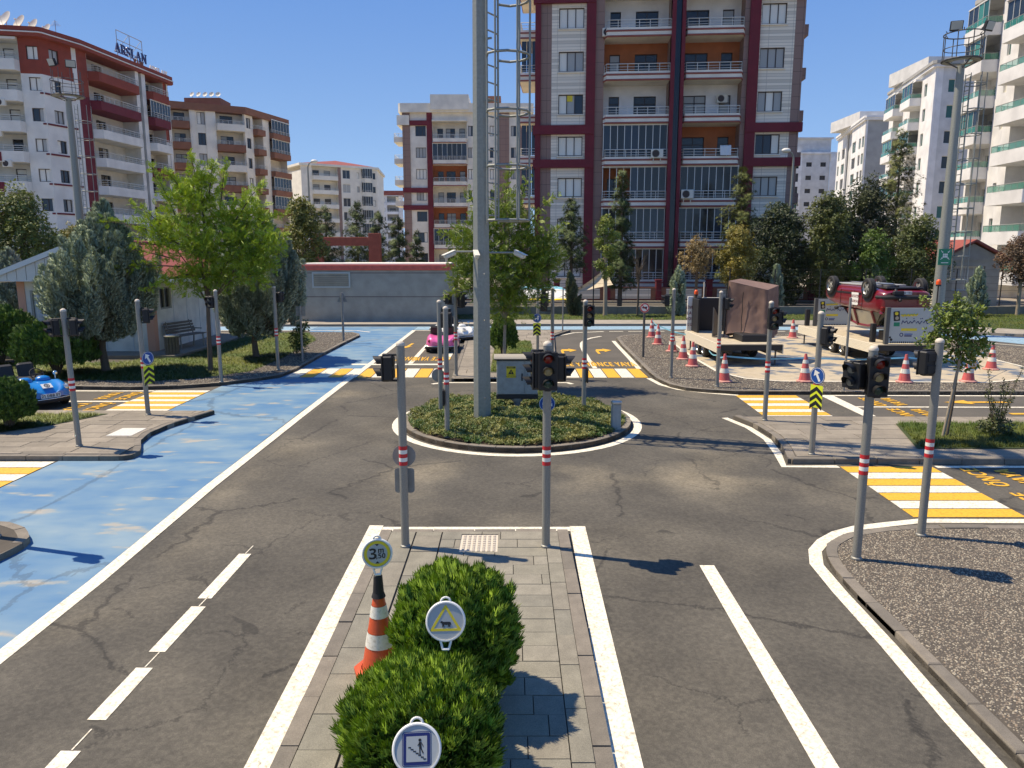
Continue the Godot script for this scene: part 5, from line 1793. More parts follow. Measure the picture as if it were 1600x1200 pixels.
func cabin():
	var b = thing("cabin", "white prefabricated cabin with salmon corners and red tiled gable roof behind the blue cypress", "hut", Vector3(-16.4, 0, -25.2))
	var W = 4.45
	var D = 5.6
	var m = MB.new()
	m.span(Vector3(-0.6, 0, -D - 0.5), Vector3(W + 1.15, 0.22, 1.0), 0.02)
	put(b, "platform", m, M.kerb_concrete)
	var xf = Transform3D(Basis(), Vector3(0, 0.22, 0))
	wall(b, "wall", xf, 0.25, 0, W - 0.25, 2.4, 0.12, [[0.5, 0.0, 0.95, 1.95]], M.cabin_white)
	m = MB.new()
	m.xf = xf
	m.span(Vector3(0.5, 0, -0.06), Vector3(1.45, 1.95, -0.02))
	var dr = put(b, "door", m, M.cabin_white)
	for k in 9:
		m = MB.new()
		m.xf = xf
		m.span(Vector3(0.62, 0.12 + k * 0.2, -0.02), Vector3(1.33, 0.27 + k * 0.2, 0.0))
		put(dr, "slat", m, M.wall_grey_white)
	m = MB.new()
	m.xf = xf
	for q in [[0.42, 0.0, 0.5, 2.03], [1.45, 0.0, 1.53, 2.03], [0.5, 1.95, 1.45, 2.03]]: m.span(Vector3(q[0], q[1], -0.05), Vector3(q[2], q[3], 0.03))
	put(b, "door_frame", m, M.wc_grey)
	# right wall with a small window
	var xr = Transform3D(Basis(Vector3(0, 0, -1), Vector3.UP, Vector3(1, 0, 0)), Vector3(W, 0.22, 0))
	wall(b, "wall", xr, 0.25, 0, D, 2.4, 0.12, [[0.55, 1.35, 0.85, 0.75]], M.cabin_white)
	window(b, xr, 0.55, 1.35, 0.85, 0.75, 2, M.wc_grey, [M.pane_dark], false, 0.06)
	m = MB.new()
	m.span(Vector3(0, 0.22, -D), Vector3(0.1, 2.62, -0.25))
	m.span(Vector3(0, 0.22, -D - 0.1), Vector3(W, 2.62, -D))
	put(b, "wall", m, M.cabin_white)
	for x in [0.0, W - 0.25]:
		m = MB.new()
		m.span(Vector3(x, 0.22, -0.25), Vector3(x + 0.25, 2.62, 0.02))
		put(b, "corner_post", m, M.cabin_salmon)
	for k in 4:
		m = MB.new()
		m.xf = xr
		m.span(Vector3(1.5 + k * 1.1, 0, 0.0), Vector3(1.53 + k * 1.1, 2.4, 0.012))
		put(b, "panel_joint", m, M.wall_grey_white)
	for k in 3:
		m = MB.new()
		m.xf = xf
		m.span(Vector3(1.9 + k * 0.9, 0, 0.0), Vector3(1.93 + k * 0.9, 2.4, 0.012))
		put(b, "panel_joint", m, M.wall_grey_white)
	# gable of ribbed boards, white verge, corrugated red roof
	var L = -0.75
	var R = W + 0.75
	var ax = (L + R) / 2.0
	for k in 18:
		var x0 = L + 0.1 + (R - L - 0.2) * k / 18.0
		var x1 = L + 0.1 + (R - L - 0.2) * (k + 1) / 18.0 - 0.02
		var hh = func(x): return 2.6 + (1.0 - absf(x - ax) / (R - ax)) * 1.05
		m = MB.new()
		m.shape(PackedVector2Array([Vector2(x0, 2.6), Vector2(x1, 2.6), Vector2(x1, hh.call(x1)), Vector2(x0, hh.call(x0))]), 0.35, 0.42)
		put(b, "gable_board", m, M.wall_cream)
	m = MB.new()
	m.span(Vector3(L + 0.1, 2.56, -D), Vector3(R - 0.1, 2.6, 0.42))
	put(b, "soffit", m, M.cabin_white)
	for s in [L, R]:
		var p = Vector3(s, 2.55, 0.46)
		var q = Vector3(ax, 3.68, 0.46)
		m = MB.new()
		var up = Vector3(0, 0.17, 0)
		var z = Vector3(0, 0, -0.05)
		m.quad_auto(p, q, q + up, p + up, Vector3.BACK)
		m.quad_auto(p + up, q + up, q + up + z, p + up + z, Vector3.UP)
		m.quad_auto(p, p + up, p + up + z, p + z, p - q)
		put(b, "verge_board", m, M.frame_white)
		# pan tiles: ribs running down the slope
		var g = []
		var n = 44
		for i in n * 4 + 1:
			var zz = 0.42 - (D + 0.9) * i / (n * 4.0)
			var bump = 0.028 * absf(sin(PI * i / 4.0))
			var row = []
			for k in 9:
				var t = k / 8.0
				row.append(p.lerp(q, t) + Vector3(0, 0.1 + bump + 0.02 * (1.0 - fmod(t * 8.0, 1.0)), zz - 0.46))
			g.append(row)
		m = MB.new()
		m.grid(g, false, Vector3(ax, -20, -3))
		put(b, "roof_tiles", m, M.roof_red)
		m = MB.new()
		m.span(Vector3(s - 0.06, 2.5, -D - 0.5), Vector3(s + 0.06, 2.62, 0.4), 0.02)
		put(b, "gutter", m, M.frame_white)
	m = MB.new()
	m.rod(Vector3(ax, 3.84, 0.45), Vector3(ax, 3.84, -D - 0.5), 0.09, 8)
	put(b, "ridge_tiles", m, M.roof_red)

# ------------------------------------------------------------------ traffic lights and signs
func signal_head(parent: Node, at: Vector3, yaw: float, lamps: Array, brackets := true, pole := Vector3.ZERO):
	var n = lamps.size()
	var h = 0.14 * n
	var X = Transform3D(Basis(Vector3.UP, yaw), at)
	var b = MB.new()
	b.xf = X
	b.box(Vector3(0, 0, -0.03), Vector3(0.2, h, 0.11), 0.014)
	b.box(Vector3(0, 0, 0.03), Vector3(0.215, h + 0.012, 0.02), 0.008)
	for k in n: b.box(Vector3(0, h / 2 - 0.07 - 0.14 * k, -0.088), Vector3(0.15, 0.1, 0.012), 0.005)
	var o = put(parent, "signal_head", b, M.signal_black)
	if brackets:
		b = MB.new()
		for s in [-1.0, 1.0]:
			var p = at + Vector3(0, s * (h / 2 + 0.008), 0)
			b.box(p, Vector3(0.07, 0.02, 0.07), 0.004)
			var c = Vector3(pole.x, p.y, pole.z)
			b.rod(p, c, 0.014, 6)
		put(parent, "bracket", b, M.signal_black)
	for k in n:
		var y = h / 2 - 0.07 - 0.14 * k
		b = MB.new()
		b.xf = X * Transform3D(Basis(Vector3.RIGHT, PI / 2), Vector3(0, y, 0.038))
		b.lathe([Vector2(0.052, 0.0), Vector2(0.05, 0.006), Vector2(0.036, 0.014), Vector2(0.018, 0.018), Vector2(0.0005, 0.019)], 18, true)
		put(o, "lens", b, M[lamps[k]])
		b = MB.new()
		b.xf = X * Transform3D(Basis(), Vector3(0, y, 0.036))
		var g = []
		var g2 = []
		for i in 4:
			var z = i / 3.0
			var row = []
			var row2 = []
			for j in 15:
				var t = -0.35 + (PI + 0.7) * j / 14.0
				var lift = 0.055 + 0.045 * sin(clampf(t, 0.0, PI))
				row.append(Vector3(cos(t) * 0.063, sin(t) * 0.063, z * lift * 1.1))
				row2.append(Vector3(cos(t) * 0.058, sin(t) * 0.058, z * lift * 1.1))
			g.append(row)
			g2.append(row2)
		b.grid(g, false, Vector3(0, 0, 0.03))
		b.grid(g2, false, Vector3(0, 0, 0.03))
		put(o, "visor", b, M.signal_black)

func pole_parts(t: Node3D, h: float, r: float, bands := true):
	var b = MB.new()
	b.lathe([Vector2(r, 0.0), Vector2(r, h - r)], 18, true)
	b.lathe([Vector2(r + 0.012, 0.0), Vector2(r + 0.012, 0.02), Vector2(r, 0.03)], 18)
	put(t, "pole", b, M.galvanised)
	b = MB.new()
	b.lathe([Vector2(r + 0.003, h - r), Vector2(r + 0.003, h - r * 0.6), Vector2(r * 0.85, h - r * 0.25), Vector2(r * 0.5, h), Vector2(0.0005, h + r * 0.12)], 18, true)
	put(t, "cap", b, M.cap_cream)
	if bands:
		for k in 5:
			b = MB.new()
			var y = 1.0 + 0.046 * k
			b.lathe([Vector2(r + 0.0015, y), Vector2(r + 0.0015, y + 0.045)], 18, true)
			put(t, "reflective_band", b, M.band_red if k % 2 == 0 else M.band_white)

func light_pole(at: Vector3, label: String, heads: Array, lean := Vector2.ZERO):
	var t = thing("traffic_light", label, "traffic light", at, 0.0, "small traffic lights round the junction")
	pole_parts(t, 2.44, 0.048)
	for h in heads:
		signal_head(t, h[0], deg_to_rad(h[1]), h[2])
	t.rotation.x = lean.x
	t.rotation.z = lean.y

func traffic_lights():
	var R3 = ["lens_red", "lens_amber", "lens_green"]
	var R2 = ["lens_clear", "lens_clear"]
	var hy = 2.12
	light_pole(Vector3(-1.26, 0.07, -8.47), "front left traffic light on the median with grey sign backs", [[Vector3(-0.17, hy + 0.02, 0.0), -90, ["lens_red", "lens_green"]]])
	light_pole(Vector3(0.4, 0.07, -8.47), "front right traffic light on the median with three lamps towards us", [[Vector3(0, hy, 0.12), 4, R3], [Vector3(-0.14, hy, 0.02), -85, R3], [Vector3(0.17, hy + 0.02, -0.02), 90, ["lens_red", "lens_green"]]])
	light_pole(Vector3(3.92, 0.06, -8.13), "traffic light on the lower right pebble island with two heads", [[Vector3(0.01, hy, 0.12), -4, R3], [Vector3(-0.2, hy, 0.0), -62, R2]])
	light_pole(Vector3(5.04, 0.06, -8.85), "traffic light right of the zebra crossing with its head turned away", [[Vector3(-0.13, hy + 0.03, -0.03), 205, R2]])
	light_pole(Vector3(-1.21, 0.09, -13.76), "thick pole at the front left of the planted roundabout", [[Vector3(0, hy + 0.06, -0.13), 180, R2]])
	light_pole(Vector3(-1.5, 0.09, -15.6), "pole at the back left of the planted roundabout", [[Vector3(0.12, hy, -0.08), 140, R2]])
	light_pole(Vector3(-1.56, 0.1, -20.83), "traffic light with two black heads on the rear median beside the pink car", [[Vector3(-0.2, hy + 0.02, 0.02), -110, R2], [Vector3(0.19, hy, 0.0), 120, R3]])
	light_pole(Vector3(1.52, 0.09, -15.68), "traffic light at the back right of the planted roundabout, red lamp uppermost", [[Vector3(0.07, hy, 0.1), 6, R3]])
	light_pole(Vector3(0.83, 0.1, -24.31), "traffic light behind the arrow sign with head facing right", [[Vector3(0.2, hy, 0.02), 95, R2]])
	light_pole(Vector3(1.12, 0.1, -20.9), "traffic light just behind the front right median pole", [[Vector3(-0.26, hy - 0.1, 0.05), -120, R3]])
	light_pole(Vector3(-7.7, 0.1, -13.05), "traffic light with two heads on the left paved tongue near the zebra", [[Vector3(-0.19, hy, 0.05), -40, R2], [Vector3(0.19, hy, 0.0), 110, R2]], Vector2(0, 0.018))
	light_pole(Vector3(-7.72, 0.1, -15.68), "traffic light with arrow sign at the back of the left paved tongue", [[Vector3(0.16, hy - 0.02, -0.03), 120, R2]], Vector2(0, 0.012))
	light_pole(Vector3(-7.72, 0.1, -19.77), "traffic light under the feathery green tree beside the blue lane", [[Vector3(-0.15, hy, 0.03), -20, R2]])
	light_pole(Vector3(-6.85, 0.1, -21.88), "traffic light before the second blue cypress at the blue lane kerb", [[Vector3(0.12, hy, -0.12), 150, R2]])
	light_pole(Vector3(4.37, 0.1, -20.5), "traffic light on the plaza left of the trailers with head facing left", [[Vector3(-0.2, hy, 0.0), -100, R2]])
	light_pole(Vector3(5.26, 0.1, -19.09), "traffic light beside the tarpaulin rig with two pale lamps", [[Vector3(0.19, hy, 0.02), 62, R2]])
	light_pole(Vector3(5.18, 0.1, -15.13), "traffic light at the tip of the right paved tongue, three lamps towards us", [[Vector3(0.02, hy - 0.02, 0.12), 4, R3], [Vector3(0.18, hy - 0.02, 0.0), 92, ["lens_red", "lens_green"]]])
	light_pole(Vector3(5.11, 0.1, -12.49), "traffic light with arrow sign at the front of the right paved tongue", [[Vector3(0.1, hy - 0.08, 0.1), 40, R2]])
	light_pole(Vector3(-6.27, 0.09, -8.72), "traffic light at the left frame edge whose shadow crosses the blue lane", [[Vector3(0.1, hy, 0.1), 40, R2]])
	var t = thing("plain_pole", "thin bare grey pole on the plaza kerb before the overturned car", "pole", Vector3(8.28, 0.1, -18.55))
	var b = MB.new()
	b.lathe([Vector2(0.03, 0), Vector2(0.03, 2.3), Vector2(0.0005, 2.31)], 12)
	put(t, "pole", b, M.galvanised)
	t = thing("plain_pole", "thin pale pole on the far pavement right of the leafy median tree", "pole", Vector3(2.22, 0.0, -33.02))
	b = MB.new()
	b.lathe([Vector2(0.03, 0), Vector2(0.03, 2.0), Vector2(0.0005, 2.01)], 12)
	put(t, "pole", b, M.galvanised)

func circle(r: float, n := 28, c := Vector2.ZERO) -> PackedVector2Array:
	var p = PackedVector2Array()
	for k in n: p.append(c + Vector2(cos(TAU * k / n), sin(TAU * k / n)) * r)
	return p

func arc_poly(c: Vector2, r0: float, r1: float, a0: float, a1: float, n := 16) -> PackedVector2Array:
	var p = PackedVector2Array()
	for k in n + 1: p.append(c + Vector2.from_angle(lerpf(a0, a1, float(k) / n)) * r1)
	for k in n + 1: p.append(c + Vector2.from_angle(lerpf(a1, a0, float(k) / n)) * r0)
	return p

func plate(parent: Node, nm: String, poly: PackedVector2Array, z0: float, z1: float, m: Material, xf := Transform3D()):
	var b = MB.new()
	b.xf = xf
	b.shape(poly, z0, z1)
	return put(parent, nm, b, m)

func rot(p: PackedVector2Array, a: float, c := Vector2.ZERO, s := 1.0) -> PackedVector2Array:
	var q = PackedVector2Array()
	for w in p: q.append(c + (w * s).rotated(a))
	return q

func arrow_poly() -> PackedVector2Array:
	return V2([[-0.12, -0.6], [0.12, -0.6], [0.12, 0.15], [0.38, 0.15], [0.0, 0.65], [-0.38, 0.15], [-0.12, 0.15]])

func rrect(w: float, h: float, r: float, n := 4) -> PackedVector2Array:
	var p = PackedVector2Array()
	for q in [[w / 2 - r, h / 2 - r, 0.0], [-w / 2 + r, h / 2 - r, PI / 2], [-w / 2 + r, -h / 2 + r, PI], [w / 2 - r, -h / 2 + r, PI * 1.5]]:
		for k in n + 1: p.append(Vector2(q[0], q[1]) + Vector2.from_angle(q[2] + PI / 2 * k / n) * r)
	return p

func lettering(parent: Node, txt: String, at: Vector3, h: float, m: Material, xf := Transform3D(), bold := true, squeeze := 1.0, nm := "lettering"):
	var t = TextMesh.new()
	var f = SystemFont.new()
	f.font_names = PackedStringArray(["Droid Sans"])
	f.font_weight = 700 if bold else 400
	t.font = f
	t.text = txt
	t.font_size = 48
	t.pixel_size = h / 34.5
	t.depth = 0.002
	return put(parent, nm, t, m, xf * Transform3D(Basis.from_scale(Vector3(squeeze, 1, 1)), at))

# an arrow sign above a lime and black chevron plate, strapped to a pole
func arrow_sign(at: Vector3, yaw: float, label: String, two := false):
	var t = thing("arrow_sign", label, "road sign", at, yaw, "blue arrow signs with chevrons")
	plate(t, "sign_plate", circle(0.145, 28, Vector2(0, 0.17)), -0.006, 0.0, M.sign_back)
	plate(t, "sign_face", circle(0.14, 28, Vector2(0, 0.17)), 0.0, 0.002, M.sign_blue)
	plate(t, "sign_rim", arc_poly(Vector2(0, 0.17), 0.126, 0.132, 0, TAU - 0.001, 28), 0.002, 0.0035, M.sign_white)
	if two:
		plate(t, "arrow", rot(arrow_poly(), 0.0, Vector2(0.03, 0.18), 0.14), 0.002, 0.004, M.sign_white)
		plate(t, "arrow", rot(arrow_poly(), PI / 2, Vector2(-0.02, 0.15), 0.13), 0.0022, 0.0044, M.sign_white)
	else:
		plate(t, "arrow", rot(arrow_poly(), 0.5, Vector2(0, 0.17), 0.17), 0.002, 0.004, M.sign_white)
	plate(t, "chevron_plate", V2([[-0.12, -0.37], [0.12, -0.37], [0.12, 0.01], [-0.12, 0.01]]), -0.006, 0.0, M.lime)
	for k in 3:
		var y = -0.06 - 0.12 * k
		plate(t, "chevron", V2([[-0.12, y - 0.11], [-0.12, y - 0.04], [0.0, y + 0.05], [0.12, y - 0.04], [0.12, y - 0.11], [0.0, y - 0.02]]), 0.0, 0.002, M.print_black)

func road_signs():
	arrow_sign(Vector3(0.80, 1.25, -24.2), 0.0, "blue two way arrow sign over chevrons before the dark thuja median", true)
	arrow_sign(Vector3(-7.6, 1.15, -15.62), 1.1, "blue arrow sign over chevrons on the left paved tongue")
	arrow_sign(Vector3(5.09, 1.30, -12.42), -1.05, "blue arrow sign over chevrons on the right paved tongue")
	# grey backs on the front left pole
	var t = thing("sign_back", "grey round and square sign backs on the front left median pole", "road sign", Vector3(-1.26, 1.0, -8.54))
	plate(t, "round_plate", circle(0.135, 28, Vector2(0, 0.16)), -0.006, 0.0, M.sign_back)
	plate(t, "square_plate", rot(rrect(0.23, 0.3, 0.035), 0, Vector2(0, -0.14)), -0.006, 0.0, M.sign_back)
	t = thing("sign_back", "dark round sign back on the pole at the back left of the roundabout", "road sign", Vector3(-1.55, 0.95, -15.67))
	plate(t, "round_plate", circle(0.14), -0.006, 0.0, M.sign_back)
	t = thing("side_sign", "narrow sign seen edge on upon the front left roundabout pole", "road sign", Vector3(-1.27, 0.85, -13.76), PI / 2)
	plate(t, "sign_plate", rrect(0.24, 0.3, 0.02), -0.01, 0.01, M.signal_black)
	t = thing("side_sign", "narrow sign seen edge on upon the back right roundabout pole", "road sign", Vector3(1.585, 0.95, -15.68), PI / 2)
	plate(t, "sign_plate", rrect(0.24, 0.3, 0.02), -0.01, 0.01, M.signal_black)
	# free standing posts
	t = thing("triangle_sign", "back of a triangular sign on a post at the tip of the gravel", "road sign", Vector3(-6.58, 0.1, -29.36))
	var b = MB.new()
	b.lathe([Vector2(0.045, 0), Vector2(0.045, 1.85), Vector2(0.0005, 1.86)], 12)
	put(t, "post", b, M.sign_back)
	plate(t, "sign_plate", V2([[-0.2, 1.5], [0.2, 1.5], [0.02, 1.86], [-0.02, 1.86]]), -0.06, -0.05, M.sign_back)
	t = thing("square_sign", "back of a small square sign on a thin post by the lawn", "road sign", Vector3(-6.6, 0.1, -23.58))
	b = MB.new()
	b.lathe([Vector2(0.035, 0), Vector2(0.035, 1.75), Vector2(0.0005, 1.76)], 12)
	put(t, "post", b, M.sign_back)
	plate(t, "sign_plate", rot(rrect(0.3, 0.3, 0.03), 0, Vector2(0, 1.58)), -0.05, -0.042, M.sign_back)
	t = thing("no_horn_sign", "round red rimmed no horn sign on a dark post on the plaza", "road sign", Vector3(4.31, 0.1, -24.62))
	b = MB.new()
	b.lathe([Vector2(0.04, 0), Vector2(0.04, 1.7), Vector2(0.0005, 1.71)], 12)
	put(t, "post", b, M.dark_steel)
	plate(t, "sign_plate", circle(0.155, 28, Vector2(0, 1.62)), 0.042, 0.048, M.sign_white)
	plate(t, "sign_rim", arc_poly(Vector2(0, 1.62), 0.115, 0.15, 0, TAU - 0.001, 28), 0.048, 0.05, M.band_red)
	plate(t, "horn_symbol", V2([[-0.08, 1.6], [-0.02, 1.6], [0.06, 1.57], [0.08, 1.66], [-0.02, 1.645], [-0.08, 1.645]]), 0.048, 0.0505, M.print_black)
	plate(t, "slash", rot(V2([[-0.13, -0.012], [0.13, -0.012], [0.13, 0.012], [-0.13, 0.012]]), -0.75, Vector2(0, 1.62)), 0.0506, 0.052, M.band_red)

func roundabout_things():
	# roundabout sign
	var t = thing("roundabout_sign", "blue round sign with white circling arrows standing among the ground cover", "road sign", Vector3(0.72, 0.09, -15.2))
	var b = MB.new()
	b.lathe([Vector2(0.02, 0), Vector2(0.02, 0.4)], 10)
	put(t, "post", b, M.galvanised)
	plate(t, "sign_plate", circle(0.165, 30, Vector2(0, 0.35)), 0.02, 0.026, M.sign_blue)
	plate(t, "sign_rim", arc_poly(Vector2(0, 0.35), 0.152, 0.16, 0, TAU - 0.001, 30), 0.026, 0.028, M.sign_white)
	for k in 3:
		var a = TAU * k / 3 + 0.4
		plate(t, "arrow", arc_poly(Vector2(0, 0.35), 0.07, 0.098, a, a + 1.2, 8), 0.026, 0.0285, M.sign_white)
		var d = Vector2.from_angle(a + 1.2) * 0.084 + Vector2(0, 0.35)
		var q = Vector2.from_angle(a + 1.2 + PI / 2)
		var s = Vector2.from_angle(a + 1.2)
		plate(t, "arrow", PackedVector2Array([d - s * 0.036, d + q * 0.062, d + s * 0.036]), 0.026, 0.029, M.sign_white)
	# control cabinet on a stem
	t = thing("control_cabinet", "grey two door control cabinet on a stem with yellow warning label", "cabinet", Vector3(0.11, 0.13, -16.1))
	b = MB.new()
	b.tube([Vector3(0, 0, 0), Vector3(0, 0.16, 0), Vector3(0, 0.27, 0)], [0.075, 0.075, 0.2], 12)
	put(t, "stem", b, M.sign_back)
	b = MB.new()
	b.box(Vector3(0, 0.31, 0), Vector3(0.9, 0.1, 0.36), 0.01)
	put(t, "plinth", b, M.cabinet_dark)
	b = MB.new()
	b.box(Vector3(0, 0.73, 0), Vector3(0.88, 0.74, 0.33), 0.008)
	put(t, "body", b, M.cabinet_grey)
	for q in [[-0.43, 0.155], [0.165, 0.43]]:
		b = MB.new()
		b.span(Vector3(q[0], 0.37, 0.165), Vector3(q[1], 1.09, 0.178), 0.004)
		for k in 5: b.span(Vector3(q[0] + 0.03 + k * (q[1] - q[0] - 0.06) / 5, 0.39, 0.178), Vector3(q[0] + 0.036 + k * (q[1] - q[0] - 0.06) / 5, 1.07, 0.1795))
		put(t, "door", b, M.cabinet_grey)
	for x in [0.105, 0.215]:
		b = MB.new()
		b.box(Vector3(x, 0.74, 0.186), Vector3(0.03 if x < 0.2 else 0.022, 0.16, 0.016), 0.005)
		put(t, "handle", b, M.cabinet_dark if x < 0.2 else M.sign_back)
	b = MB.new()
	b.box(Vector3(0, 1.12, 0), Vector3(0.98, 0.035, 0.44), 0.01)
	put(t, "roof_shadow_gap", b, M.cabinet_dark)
	b = MB.new()
	var g = []
	for i in 9:
		var a = PI * i / 8
		var row = []
		for k in 2: row.append(Vector3(-0.5 + k * 1.0, 1.135 + 0.075 * sin(a), -cos(a) * 0.23))
		g.append(row)
	b.grid(g, false, Vector3(0, 1.0, 0))
	for k in 2:
		for i in 8: b.tri(Vector3(-0.5 + k, 1.135, 0), g[i][k], g[i + 1][k], Vector3.RIGHT * (k * 2 - 1), Vector3.RIGHT * (k * 2 - 1), Vector3.RIGHT * (k * 2 - 1))
	put(t, "roof", b, M.cabinet_roof)
	# warning label
	var lx = Transform3D(Basis(), Vector3(-0.13, 0.85, 0.18))
	plate(t, "warning_label", V2([[-0.1, -0.125], [0.1, -0.125], [0.1, 0.125], [-0.1, 0.125]]), 0.0, 0.002, M.sign_yellow, lx)
	plate(t, "label_header", V2([[-0.092, 0.078], [0.092, 0.078], [0.092, 0.118], [-0.092, 0.118]]), 0.002, 0.003, M.print_black, lx)
	lettering(t, "DİKKAT !", Vector3(0, 0.098, 0.0035), 0.026, M.sign_yellow, lx)
	plate(t, "warning_triangle", V2([[-0.062, -0.045], [0.062, -0.045], [0.0, 0.062]]), 0.002, 0.003, M.print_black, lx)
	plate(t, "bolt_symbol", V2([[0.0, 0.03], [0.014, 0.0], [0.004, 0.0], [0.012, -0.036], [-0.014, 0.006], [-0.002, 0.006]]), 0.003, 0.004, M.sign_yellow, lx)
	lettering(t, "YÜKSEK GERİLİM", Vector3(0, -0.066, 0.0025), 0.016, M.print_black, lx)
	lettering(t, "ÖLÜM TEHLİKESİ", Vector3(0, -0.104, 0.0025), 0.02, M.print_black, lx)
	# small metal box post
	t = thing("box_post", "small grey metal box post with sloping lid at the roundabout's right edge", "post", Vector3(2.02, 0.08, -14.35), 0.1)
	b = MB.new()
	b.box(Vector3(0, 0.26, 0), Vector3(0.17, 0.52, 0.15), 0.008)
	put(t, "body", b, M.cabinet_grey)
	b = MB.new()
	b.box(Vector3(0, 0.555, 0.005), Vector3(0.2, 0.075, 0.18), 0.02)
	put(t, "lid", b, M.alloy)

# ------------------------------------------------------------------ masts, lamps
func cage(b: MB, y0: float, y1: float, x0: float, r: float, step: float):
	# ladder stiles and rungs beside the mast, with a hooped cage; x0 is the ladder's distance from the axis
	var w = 0.19
	for s in [-1.0, 1.0]:
		b.rod(Vector3(x0, y0, s * w), Vector3(x0, y1, s * w), 0.022, 6)
	var y = y0 + 0.15
	while y < y1:
		b.rod(Vector3(x0, y, -w), Vector3(x0, y, w), 0.016, 5)
		y += 0.3
	y = y0 + 0.05
	var posts = [-1.1, -0.4, 0.4, 1.1]
	while y <= y1:
		var line = []
		for k in 9:
			var t = lerpf(-2.0, 2.0, k / 8.0)
			line.append(Vector3(x0 + r * 0.75 + cos(t) * r, y, sin(t) * r))
		line.push_front(Vector3(x0, y, -w))
		line.append(Vector3(x0, y, w))
		for k in line.size() - 1: b.rod(line[k], line[k + 1], 0.024, 4)
		y += step
	for a in posts:
		var p = Vector3(x0 + r * 0.75 + cos(a * 1.4) * r, 0, sin(a * 1.4) * r)
		b.rod(p + Vector3.UP * (y0 + 0.05), p + Vector3.UP * y1, 0.022, 4)

func basket(t: Node3D, y: float, r: float):
	var b = MB.new()
	for q in [[0.0, 1.0, 0.035], [0.45, 0.95, 0.018], [1.0, 1.0, 0.025]]:
		for k in 20:
			var a0 = TAU * k / 20
			var a1 = TAU * (k + 1) / 20
			b.rod(Vector3(cos(a0) * r * q[1], y + q[0], sin(a0) * r * q[1]), Vector3(cos(a1) * r * q[1], y + q[0], sin(a1) * r * q[1]), q[2], 5)
	for k in 8:
		var a = TAU * k / 8
		b.rod(Vector3(cos(a) * r, y, sin(a) * r), Vector3(cos(a) * r, y + 1.0, sin(a) * r), 0.02, 5)
	for k in 4:
		var a = TAU * k / 4
		b.rod(Vector3(0, y - 0.35, 0), Vector3(cos(a) * r, y, sin(a) * r), 0.03, 5)
	put(t, "basket", b, M.dark_steel)
	b = MB.new()
	b.lathe([Vector2(r * 0.55, y), Vector2(r * 0.95, y), Vector2(r * 0.95, y - 0.05), Vector2(r * 0.55, y - 0.05), Vector2(r * 0.55, y)], 20)
	put(t, "platform", b, M.mast_steel)

func floodlight(t: Node3D, at: Vector3, yaw: float, s := 1.0):
	var X = Transform3D(Basis(Vector3.UP, yaw) * Basis(Vector3.RIGHT, 0.35), at)
	var b = MB.new()
	b.xf = X
	b.box(Vector3.ZERO, Vector3(0.62, 0.5, 0.12) * s, 0.02)
	for k in 7: b.box(Vector3((-0.27 + k * 0.09) * s, 0, -0.1 * s), Vector3(0.012, 0.44, 0.08) * s)
	var o = put(t, "floodlight", b, M.signal_black)
	b = MB.new()
	b.xf = X
	b.box(Vector3(0, 0.02, 0.062 * s), Vector3(0.54, 0.4, 0.012) * s, 0.004)
	put(o, "lamp_glass", b, M.board_grey)

